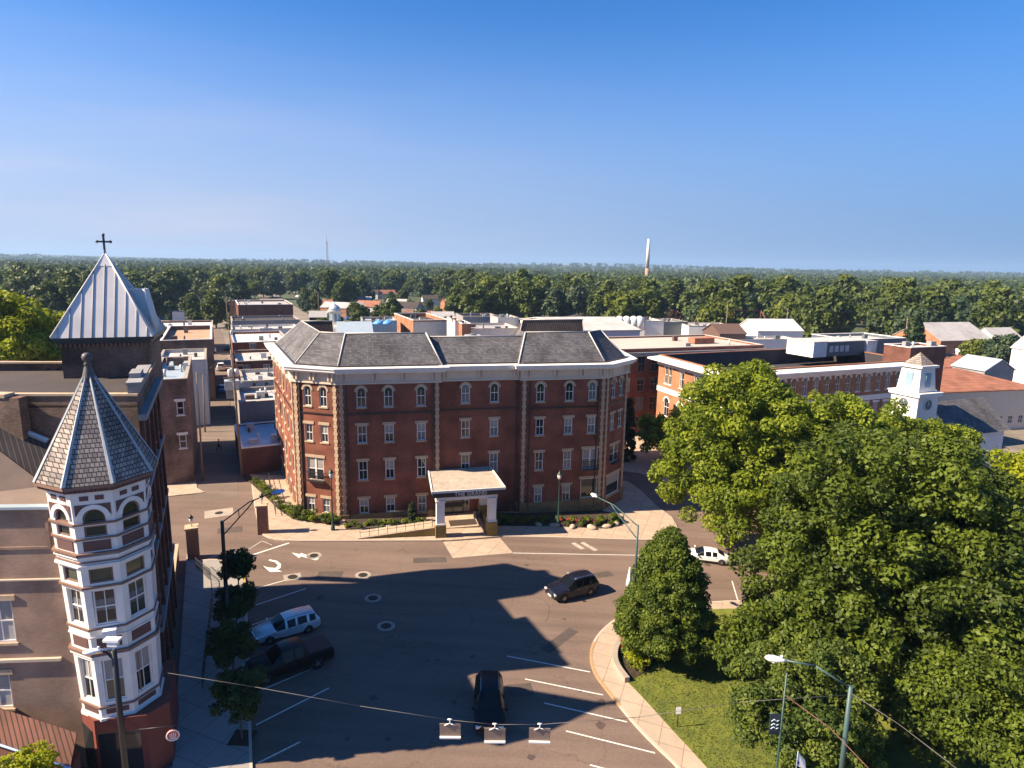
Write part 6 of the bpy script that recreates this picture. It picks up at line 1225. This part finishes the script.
# dark red brick office behind the hotel
t20 = math.radians(20); D0 = Vector((13.6, 107.4)); dx_ = Vector((math.cos(t20), math.sin(t20))); dn_ = Vector((-math.sin(t20), math.cos(t20)))
r_, P_, H_ = building('brick_office', 'dark red brick four storey block between the hotel and the corniced building', [D0, D0+dx_*36, D0+dx_*36+dn_*18, D0+dn_*18], 13.9, 'brick_hotel', 'beige_roof', 'beige_roof', .25, wins={0: [W(13, 1, 1.5, 2.9, 11.1, 3, False, 1.4), W(13, 1, 1.5, 2.5, 7.6, 3, False, 1.4), W(13, 1, 1.5, 2.5, 4.1, 3, False, 1.4), W(13, 1, 1.5, 2.3, .8, 3, False, 1.4)]}, frame='grey_stucco')
MB().bx(-.5, 36.5, -.55, 0, H_-1.0, H_-.55).build('cornice', 'grey_stucco', r_); MB().bx(-.2, 36.2, -.2, 0, H_-1.3, H_-1.002).build('frieze', 'blue_metal', r_)
q = D0+dx_*27+dn_*7; tag(MB().box((0, 0, .5), (4.5, 2.2, 1.0), t20).build('roof_hatch', 'clay_tile', None, (q.x, q.y, 13.75)), 'orange red hatch on the pale roof of the dark red brick block', 'rooftop unit')
# corniced brick building
V0, V1, V3 = Vector((30.6, 90)), Vector((67.7, 105.8)), Vector((24.9, 107)); V2 = V1+(V3-V0)
LW = (V0-V3).length; LR = (V1-V0).length
r_, P_, H_ = building('corniced_building', 'orange brick building with broad white cornice and arched windows, right of the hotel', [V0, V1, V2, V3], 13.4, 'brick_orange', 'tar_and_shade', 'brick_orange', 2.6, inner_shade='tar_and_shade', wins={3: [W(4, 1, .85, 3.0, 10.9, 3, True, 2.4), W(4, 1, .85, 3.0, 10.9, 3, True, 3.6), W(4, 1, 1.5, 3.2, 5.4, 3, True, 3.0), W(4, 1, 1.4, 3, .8, 3, False, 3.0)], 0: [W(17, 1, 1.1, 2.9, 10.9, 3, True, 1.8), W(17, 1, 1.1, 2.9, 6.0, 3, False, 1.8)]}, simple=False, trim='white_trim')
Pp = [Vector(p) for p in P_]; m = MB(); ring(m, offset_poly(Pp, -.25), offset_poly(Pp, .1), H_-1.5, H_-.85); ring(m, offset_poly(Pp, -.7), offset_poly(Pp, .1), H_-.848, H_-.5)
oo, ii = offset_poly(Pp, -1.5), offset_poly(Pp, .05)
for i in range(4):
    j = (i+1) % 4; m.add([(oo[i].x, oo[i].y, H_-.45), (oo[j].x, oo[j].y, H_-.45), (ii[j].x, ii[j].y, H_-.05), (ii[i].x, ii[i].y, H_-.05), (oo[i].x, oo[i].y, H_-.7), (oo[j].x, oo[j].y, H_-.7), (ii[j].x, ii[j].y, H_-.7), (ii[i].x, ii[i].y, H_-.7)], [(0, 1, 2, 3), (4, 5, 1, 0), (7, 6, 5, 4)])
m.build('cornice', 'white_trim', r_, fix=False)
m = MB(); ring(m, offset_poly(Pp, -.1), offset_poly(Pp, .1), 9.35, 10.2); m.build('string_course', 'white_trim', r_)
rotw = math.atan2(V1.y-V0.y, V1.x-V0.x)
def ru(name, lab, u, v, sx, sy, z, h, mt, win=0, cat='rooftop unit', grp=None):
    u += 6.5; v += 1.5; z = 12.9; d = (V1-V0).normalized(); n = Vector((-d.y, d.x)); q = V0+d*u+n*v; t = thing(name, lab, cat, (q.x, q.y, z), rotw, grp); MB().bx(-sx/2, sx/2, -sy/2, sy/2, 0, h).build('housing', mt, t); MB().bx(-sx/2-.1, sx/2+.1, -sy/2-.1, sy/2+.1, h+.002, h+.15).build('top', 'white_roof', t)
    for k in range(win): MB().bx(-sx/2+.8+k*1.3, -sx/2+1.7+k*1.3, -sy/2-.04, -sy/2+.02, h*.3, h*.75).build('vent', 'hvac_dark' if mt != 'hvac_dark' else 'hvac', t)
ru('penthouse', 'pale grey rooftop box behind the cornice, left one with a dark side', 23.5, 12, 3.2, 6, 13.2, 2.6, 'white_paint'); ru('penthouse', 'dark grey rooftop box with small windows behind the white cornice', 30, 12.3, 9.4, 6, 13.2, 2.5, 'hvac_dark', 4)
ru('penthouse', 'white rooftop box behind the cornice right of the dark one', 36.4, 11.5, 2.6, 5, 13.2, 2.4, 'white_paint')
bld('brick_building', 'plain dark brown brick box behind the white clock tower', 911, 946, 348, 105, 5, 20, wallm='brick_dark', roofm='white_roof', coping='white_trim', par=.3)
bld('brick_building', 'white flat roofed annex with glazed wall behind the corniced building', 852, 906, 340, 122, 10, 20, wallm='hvac_dark', roofm='white_roof', coping='white_trim', wins={0: [W(6, 1, 1.2, 1.5, 12, 3)]})
# church with clock tower
ch = thing('church', 'church with white square clock tower and grey shingle roof rising from the right trees', 'church', (49.1, 76.2, gz(40)), math.radians(22)); z0 = -gz(40)
def cz(py): return at(915, py, 75).z+z0
s = MB(); s.bx(-1.75, 1.75, -1.75, 1.75, 0, cz(396)); s.build('tower_base', 'white_paint', ch)
s = MB(); s.bx(-2.0, 2.0, -2.0, 2.0, cz(396)+.002, cz(393)); s.bx(-2.1, 2.1, -2.1, 2.1, cz(393)+.002, cz(392)); s.build('tower_cornice', 'white_trim', ch)
s = MB(); h0, h1 = cz(391.5), cz(368); s.add([(-1.45, -1.45, h0), (1.45, -1.45, h0), (1.45, 1.45, h0), (-1.45, 1.45, h0), (-1.2, -1.2, h1), (1.2, -1.2, h1), (1.2, 1.2, h1), (-1.2, 1.2, h1)], [(0, 1, 5, 4), (1, 2, 6, 5), (2, 3, 7, 6), (3, 0, 4, 7), (4, 5, 6, 7)]); s.build('belfry', 'white_paint', ch)
s = MB(); s.bx(-1.5, 1.5, -1.5, 1.5, h1+.002, h1+.3); s.build('belfry_cornice', 'white_trim', ch)
s = MB(); s.add([(-1.2, -1.2, h1+.3), (1.2, -1.2, h1+.3), (1.2, 1.2, h1+.3), (-1.2, 1.2, h1+.3), (0, 0, h1+1.75)], [(0, 1, 4), (1, 2, 4), (2, 3, 4), (3, 0, 4), (0, 3, 2, 1)]); s.build('belfry_roof', 'slate_scale', ch)
for k, a in enumerate((0, PI/2, PI, -PI/2)):
    e_ = link('clock_face', MB().cyl((0, -1.74, cz(404)), (0, -1.80, cz(404)), .62, .62, 20).mesh('clock_face', 'hvac_dark'), ch, (0, 0, 0), a); mm = MB(); mm.bx(-.025, .025, -1.83, -1.81, cz(404), cz(404)+.5); mm.bx(0, .35, -1.83, -1.81, cz(404)-.03, cz(404)+.03); mm.build('clock_hands', 'white_trim', e_)
    m = MB().lathe([(.62, 0), (.74, 0), (.74, .1), (.62, .1), (.62, 0)], n=20, closed=False).build('clock_rim', 'white_trim', e_, (0, -1.74, cz(404))); m.rotation_euler = (PI/2, 0, 0)
    link('louvre', MB().bx(-.42, .42, -1.42, -1.3, cz(387), cz(373)).mesh('louvre', 'blue_wall'), ch, (0, 0, 0), a)
s = MB(); s.bx(4.2, 14, -2.5, 4.3, 0, cz(435)); s.bx(1.7, 4.2, -1, 1.5, 0, cz(436)-.3); s.build('nave_wall', 'white_paint', ch)
zr, ze_ = cz(408), cz(436); s = MB(); s.add([(3.9, -3, ze_), (14.5, -3, ze_), (14.5, 1, zr), (3.9, 1, zr), (14.5, 5, ze_), (3.9, 5, ze_)], [(0, 1, 2, 3), (3, 2, 4, 5)]); s.build('nave_roof', 'shingle', ch, fix=False)
for x_ in (4.22, 13.9): MB().add([(x_, -2.5, ze_-.1), (x_, 4.3, ze_-.1), (x_, 1, zr-.1)], [(0, 1, 2)]).build('nave_gable', 'white_paint', ch, fix=False)
s = MB(); s.bx(4.4, 12.0, 5.4, 5.7, ze_-3, zr+.25); s.build('parapet', 'white_trim', ch)
s = MB(); s.bx(13.2, 14.6, 9.6, 11, 0, cz(393)); s.bx(13.0, 14.8, 9.4, 11.2, cz(393)+.002, cz(391)); s.build('chimney', 'brick_orange', ch)
# right distance
bld('hall', 'brick hall with broad grey roof and small white porch in the right distance', 941, 992, 341, 225, 20, 16, wallm='brick_orange', roofm='grey_roof', roof='gablex', rise=5.5, wins={0: [W(6, 1, 1.2, 2, 1.5, 3)]})
q = at(966, 356, 214); t = thing('porch', 'small white columned porch before the grey roofed hall', 'porch', (q.x, q.y, gz(40)), math.radians(16)); MB().bx(-2.6, 2.6, -2, 2, 4.1, 5.0).build('roof', 'white_trim', t)
for x in (-2.3, -.8, .8, 2.3): MB().cyl((x, -1.7, 0), (x, -1.7, 4.098), .22, .2, 8).build('column', 'white_trim', t)
MB().bx(-2.4, 2.4, 1, 1.9, 0, 4.098).build('back_wall', 'white_paint', t)
bld('house', 'small grey roofed house right of the brick hall, behind the round trees', 996, 1022, 339, 232, 10, 16, wallm='white_paint', roofm='grey_roof', roof='gablex', rise=3.5)
bld('long_building', 'long low building with flat orange tile roof, nearer one behind the church', 934, 1040, 392, 118, 20, 14, wallm='cream', roofm='clay_tile', roof='hip', rise=2.6, wins={0: [W(10, 1, 1.2, 1.6, 1.2, 3)]})
bld('long_building', 'long low building with orange tile roof, farther one below the brick hall', 944, 1003, 367, 158, 16, 14, wallm='cream', roofm='clay_tile', roof='hip', rise=2.2, wins={0: [W(8, 1, 1.2, 1.6, 1, 3)]})
bld('house', 'small blue grey gabled house between the orange tile roofs', 985, 1014, 371, 140, 8, 14, wallm='grey_stucco', roofm='blue_metal', roof='gabley', rise=2.4)
bld('house', 'tall white house cut by the right picture edge', 1030, 1056, 350, 165, 5, 10, wallm='white_paint', roofm='white_roof', roof='gabley', rise=3.5, wins={0: [W(3, 2, 1.0, 1.5, 2, 3)]})
# rooftop units in the alley rows
for i, (px, py, Y, sx, mt, lab) in enumerate(((190, 346, 131, 3.2, 'hvac_dark', 'dark green grey machine on the tan orange roof, left one'), (202, 347, 130, 2.6, 'hvac', 'pale machine on the tan orange roof, right one'), (232, 385, 104, 2.2, 'hvac', 'white rooftop machine by the alley, before the white rendered block'), (266, 329, 186, 3.5, 'hvac', 'pale rooftop box on the long low block before the office'), (243, 386, 108, 1.6, 'hvac', 'small white rooftop machine on the white rendered block'), (283, 370, 122, 2.0, 'hvac', 'small pale rooftop machine beside the hotel cornice'))):
    q = at(px, py+4, Y); t = thing('rooftop_unit', lab, 'rooftop unit', q, math.radians(25)); MB().bx(-sx/2, sx/2, -1, 1, 0, 1.5).build('housing', mt, t); MB().cyl((0, 0, 1.5), (0, 0, 1.7), .6, .6, 10).build('fan_guard', 'hvac_dark', t); MB().bx(-sx/2+.2, sx/2-.2, -.8, .8, -1.5, -.002).build('stand', 'grey_stucco', t)
for i, (x, y) in enumerate(((8, 14.5), (12, 12), (17, 15), (22, 12.5), (26, 15.5))):
    p = Vector(hw(x, y)); t = thing('rooftop_unit', 'grey air handling unit on the hidden flat roof inside the hotel mansard', 'rooftop unit', (p.x, p.y, 17.62), HT, 'units on the hotel roof'); MB().bx(-1, 1, -.7, .7, 0, 1.1).build('housing', 'hvac', t); MB().cyl((0, 0, 1.1), (0, 0, 1.25), .5, .5, 10).build('fan_guard', 'hvac_dark', t)
# utility poles
def upole(base, top, label, arms=2, r=.16, rz=.45, drum=0):
    t = thing('utility_pole', label, 'utility pole', base); T = Vector(top)-Vector(base); MB().cyl((0, 0, -.5), T, r, r*.65, 8).build('pole', 'wood_pole', t)
    for k in range(arms): c = T*(0.97-.09*k); MB().box((0, 0, 0), (2.4, .12, .14)).build('crossarm', 'wood_pole', t, c, rz)
    for k in range(drum): a = 2*PI*k/3; MB().lathe([(.25, 0), (.28, .1), (.28, .85), (.2, .95)], n=10).build('transformer', 'hvac', t, T*.8+Vector((.45*math.cos(a), .45*math.sin(a), 0)))
b = g(242.5, 477); upole(b, at(231, 350, b.y), 'tall leaning wooden utility pole with transformers on the right of the alley', 3, .19, drum=3)
b = g(205, 432); upole(b, at(203, 375, b.y), 'short wooden utility pole on the left of the alley beside the white roof block', 0, .15)
b = g(203, 480); upole(b, at(196.5, 372, b.y), 'wooden utility pole against the dark brick block, left of the alley', 0, .13)
b = g(235, 385); upole(b, at(228, 322, b.y), 'wooden utility pole standing farther up the alley, behind the leaning one', 2, .17, drum=1)
for px, y0, y1, Y, lab in ((226, 296, 318, 255, 'utility pole left of the dark office block'), (697, 297, 322, 300, 'pale tall pole standing above the left bridge truss'), (728, 301, 330, 240, 'tall utility pole before the right bridge truss'), (908, 316, 345, 250, 'utility pole before the right forest behind the corniced building'), (788, 309, 325, 240, 'pole with twin lamps above the white metal shed'), (640, 0, 0, 0, ''), (318, 292, 308, 330, 'thin pole before the distant houses on the left'), (383, 296, 315, 300, 'thin pole before the distant houses in the centre'), (976, 362, 340, 210, '')):
    if not lab: continue
    q = at(px, y0, Y); upole((q.x, Y, gz(q.x)-.3), q, lab, 1 if px not in (697,) else 2, .22)
def cable(pts, lab, r=.03):
    out = []
    for a, b in zip(pts[:-1], pts[1:]):
        a, b = Vector(a), Vector(b)
        for i in range(8): t_ = i/8; q = a.lerp(b, t_); q.z -= 4*t_*(1-t_)*(b-a).length*.02; out.append(q)
    out.append(Vector(pts[-1])); tag(MB().tube(out, r, 4).build('cable', 'wire'), lab, 'cable')
cable([at(231, 352, 79), at(228, 324, 148), at(226, 299, 255)], 'cable strung from pole to pole along the right of the alley'); cable([at(231, 356, 79), at(196.5, 374, 77.3)], 'cable crossing the alley between the first two poles'); cable([at(231, 360, 79), at(262, 384, 107)], 'cable from the leaning pole to the white rendered block')
# bridge trusses in the trees
def truss(p0, p1, zb, h, n, lab):
    t = Vector(p1)-Vector(p0); m = MB(); L = t.length; u = t/L; P = lambda s, z, o=0: (s, o, z)
    for o in (0, 6):
        m.cyl(P(0, zb, o), P(L, zb, o), .35, .35, 4); m.cyl(P(L/n, zb+h, o), P(L-L/n, zb+h, o), .35, .35, 4); m.cyl(P(0, zb, o), P(L/n, zb+h, o), .35, .35, 4); m.cyl(P(L, zb, o), P(L-L/n, zb+h, o), .35, .35, 4)
        for i in range(1, n): s = L*i/n; m.cyl(P(s, zb, o), P(s, zb+h, o), .22, .22, 4); m.cyl(P(s, zb, o), P(min(s+L/n, L), zb+(h if i < n-1 else 0), o), .18, .18, 4)
    for i in range(1, n): m.cyl((L*i/n, 0, zb+h), (L*i/n, 6, zb+h), .2, .2, 4)
    m.bx(0, L, 0, 6, zb-.8, zb-.4); 
    for s in (0, L): m.bx(s-1, s+1, -.5, 6.5, -6, zb-.8)
    o = m.build('truss_bridge', 'rust', None, (p0[0], p0[1], 0), math.atan2(t.y, t.x)); tag(o, lab, 'bridge')
a, b = at(643, 318, 330), at(684, 318, 340); truss(a.xy, b.xy, a.z, 3.6, 5, 'brown steel truss bridge among the trees, left smaller one')
a, b = at(694, 329, 262), at(772, 331, 262); truss(a.xy, b.xy, a.z, 8.0, 6, 'brown steel truss bridge among the trees, right larger one')
# smokestack, mast, far things
q = at(646.5, 282, 1100); T = at(648.5, 239, 1100); t = thing('smokestack', 'tall pale smokestack above the horizon', 'smokestack', (q.x, q.y, -4)); MB().lathe([(3.7, 0), (3.3, 30)], n=14).build('shaft', 'tan_roof', t); MB().lathe([(3.3, 30.01), (2.4, T.z+4)], n=14).build('upper_shaft', 'smokestack', t)
q = at(327.5, 264, 1500); T = at(327.5, 233, 1500); m = MB(); hh = T.z+4
for k in range(3):
    a = 2*PI*k/3; m.cyl((3.2*math.cos(a), 3.2*math.sin(a), 0), (1.2*math.cos(a), 1.2*math.sin(a), hh*.8), .45, .4, 4)
    for j in range(12):
        z = hh*.8*j/12; r0 = 3.2-2*z/(hh*.8); r1 = 3.2-2*(z+hh/15)/(hh*.8); b = a+2*PI/3; m.cyl((r0*math.cos(a), r0*math.sin(a), z), (r1*math.cos(b), r1*math.sin(b), z+hh/15), .25, .25, 4)
m.cyl((0, 0, hh*.75), (0, 0, hh), .5, .3, 4); tag(m.build('radio_mast', 'grey_stucco', None, (q.x, q.y, -4)), 'thin lattice radio mast above the left horizon', 'mast')
bld('tower_block', 'pale orange brick block rising from the far right forest', 712, 720, 282, 760, 14, 0, wallm='tan_roof', roofm='grey_roof'); bld('tower_block', 'taller pale orange brick block beside the other in the far right forest', 722, 731, 281, 770, 14, 0, wallm='tan_roof', roofm='grey_roof')
random.seed(21); hk = 0
for i in range(34):
    Y = random.uniform(250, 520); px = random.uniform(305, 452) if i < 24 else random.uniform(165, 240)
    if i >= 24: Y = random.uniform(520, 900); px = random.uniform(236, 300)
    q = at(px, 300, Y); a = random.uniform(-.4, .6); Lh, Wh = random.uniform(9, 17), random.uniform(7, 10)
    d = Vector((math.cos(a), math.sin(a))); n = Vector((-d.y, d.x)); A_ = Vector((q.x, Y)); zb = gz(q.x)-.4-(3*min(1, max(0, Y-420)/300))
    k = random.randrange(5); wallm_ = ['white_paint', 'stucco', 'brick_orange', 'cream', 'brick_dark'][k]; rm_ = random.choice(['tar_roof', 'grey_roof', 'flat_brown', 'grey_roof', 'clay_tile'])
    kw = {0: [W(3, 1, 1.2, 1.4, 1, 3)]} if Y < 400 else {}
    building('house', {'white_paint': 'white', 'stucco': 'pale grey', 'brick_orange': 'orange brick', 'cream': 'cream', 'brick_dark': 'dark brick'}[wallm_]+' house among the distant houses before the forest', [A_, A_+d*Lh, A_+d*Lh+n*Wh, A_+n*Wh], zb+random.uniform(3, 5.2), wallm_, rm_, roof='gablex', rise=random.uniform(1.8, 3), group='distant houses before the forest', zb=zb, wins=kw)
for i in range(46):   # cars on the distant streets and lots
    if i < 16: p = at(random.uniform(307, 318), 0, 1); Y = random.uniform(232, 268); px = random.uniform(303, 319)
    elif i < 34: Y = random.uniform(300, 900); px = 318-(Y-300)/600*50+random.uniform(-6, 6)
    else: Y = random.uniform(240, 330); px = random.uniform(340, 450)
    q = at(px, 300, Y); z = gz(q.x)-.33-(3*min(1, max(0, Y-420)/300)); m = MB(); x = 2.2; m.prism([(-x, -.9), (x, -.9), (x, .9), (-x, .9)], .25, .85); m.add([(-1.6, -.82, .85), (1.1, -.82, .85), (1.1, .82, .85), (-1.6, .82, .85), (-1.0, -.66, 1.42), (.5, -.66, 1.42), (.5, .66, 1.42), (-1.0, .66, 1.42)], [(0, 1, 5, 4), (1, 2, 6, 5), (2, 3, 7, 6), (3, 0, 4, 7), (4, 5, 6, 7)])
    for wx in (-1.4, 1.4):
        for s in (-.85, .85): m.cyl((wx, s-.08, .3), (wx, s+.08, .3), .32, .32, 8)
    c_ = random.choice([('paint_white', 'white'), ('paint_silver', 'silver'), ('paint_black', 'black'), ('paint_red', 'red'), ('paint_blue', 'blue')]); o = m.build('parked_car', c_[0], None, (q.x, Y, z), random.uniform(0, PI)); tag(o, c_[1]+' car tiny in the distant streets and lots left of centre', 'car', 'cars in the distant streets')
# ================================================================ distance trees
far = []
def far_shape(i):
    rx, rz = (6.5, 8.0) if i < 3 else (5.2, 9.6)
    return dict(clumps=crown_clumps(rx, rx, rz, 1.2, 95, 1.9, 100+i, 7), per=58, size=0.78, m=['leaf_far', 'leaf_far_blue', 'leaf_far_bright', 'leaf_far'][i], seed=100+i, h=4, r=.4, limbs=4)
rr = random.Random(77); n_ind = 0; used = []
def ft(px, Y, s, lab='green tree in the belt of trees beyond the town', grp='trees beyond the town', k=None):
    k = rr.choice([0, 0, 1, 1, 2, 3, 3]) if k is None else k; q = at(px, 300, Y); z = zfar(q.x, Y)
    return tree('far%d' % k, 'broadleaf_tree', lab, 'tree', (q.x, Y, z-.2), grp, rz=rr.uniform(0, 6.28), sc_=s, **far_shape(k))
def y_start(px): 
    if px < 150: return 270
    if px < 240: return 350
    if px < 455: return 455+40*math.sin(px/30)
    if px < 700: return 300
    return 262
for i in range(250):
    px = -10+1045*((i*0.61803) % 1); lay = i % 5; Y = y_start(px)*(1+.13*lay)*rr.uniform(.96, 1.05); ft(px, Y, rr.uniform(.8, 1.3)*(1.28 if px > 450 else 1.08))
for px, Y, s, k, lab in ((214.5, 262, .92, 3, 'tall single green tree in front of the long brick workshop'), (234, 250, .5, 1, 'small bright tree right of the tall single tree'), (272, 300, .6, 0, 'dark round tree behind the dark office block, right'), (262, 290, .55, 1, 'dark round tree behind the dark office block, left'), (170, 290, .35, 1, 'low tree at the left end before the brick workshop'), (196, 280, .35, 0, 'low tree before the middle of the brick workshop'), (358, 260, .55, 0, 'green tree behind the cupola, right'), (420, 265, .5, 1, 'round green tree beyond the white sided store, left'), (434, 262, .5, 2, 'round green tree beyond the white sided store, middle'), (447, 268, .45, 1, 'round green tree beyond the white sided store, right'), (405, 255, .5, 0, 'round green tree left of the trees beyond the white sided store'), (378, 250, .4, 2, 'low green tree behind the blue tents'),
                         (985, 205, .72, 2, 'round green tree before the grey roofed hall, left of two'), (1009, 200, .85, 1, 'bright round tree before the grey roofed hall, right of two'), (964, 112, .36, 2, 'small round green tree before the orange tile roof'), (475, 300, 1.15, 0, 'large tree at the left end of the tall tree belt behind the hotel'), (500, 305, 1.2, 3, 'large tall tree behind the hotel roof centre'), (395, 170, .3, 1, 'green bush by the blue block')):
    ft(px, Y, s, lab, None, k)
for i in range(34):
    px = rr.uniform(300, 456) if i < 26 else rr.uniform(150, 236); Y = rr.uniform(255, 440) if i < 26 else rr.uniform(285, 345)
    ft(px, Y, rr.uniform(.35, .75), 'small green tree among the distant houses and workshops', 'trees among the distant houses')
q = at(914, 340, 165); tree(None, 'fir_tree', 'dark conical fir behind the brown brick box on the right', 'tree', (q.x, 165, gz(40)), clumps=cone_clumps(5.2, at(914, 318, 165).z-gz(40)-1, .8, 160, 1.1, 91, .8), per=60, size=.5, m='leaf_evergreen', seed=91, h=2, r=.3)
def forest():
    rng = np.random.default_rng(5); N = 6500; Y = 420*np.exp(rng.uniform(0, 1, N)*2.45); px = rng.uniform(-60, 1090, N)
    keep = np.ones(N, bool)
    for i in range(N):
        if 232 < px[i] < 300+0*i and Y[i] < 1100 and abs(px[i]-(318-(Y[i]-300)/800*62)) < 9: keep[i] = False
        if Y[i] < 1.5*y_start(px[i]): keep[i] = False
    Y, px = Y[keep], px[keep]; cl = []
    out = []
    for y, p in zip(Y, px):
        q = at(p, 300, y); z = zfar(q.x, y); s = rng.uniform(.8, 1.25)*(1+.00022*y)
        tone = rng.uniform(.1, .9)
        for k in range(7 if y < 1100 else 5): out.append(((q.x+rng.normal(0, 3.6)*s, y+rng.normal(0, 3.0)*s, z+rng.uniform(5, 14)*min(s, 1.4)), 3.4*s, min(1, max(0, tone+rng.normal(0, .12)))))
    o = link('forest', leaf_mesh('forest', out, 14, 2.6, 'leaf_far', 6)); struct(o, 'stuff'); tag(o, 'dense green forest stretching to the horizon', 'forest')
forest()
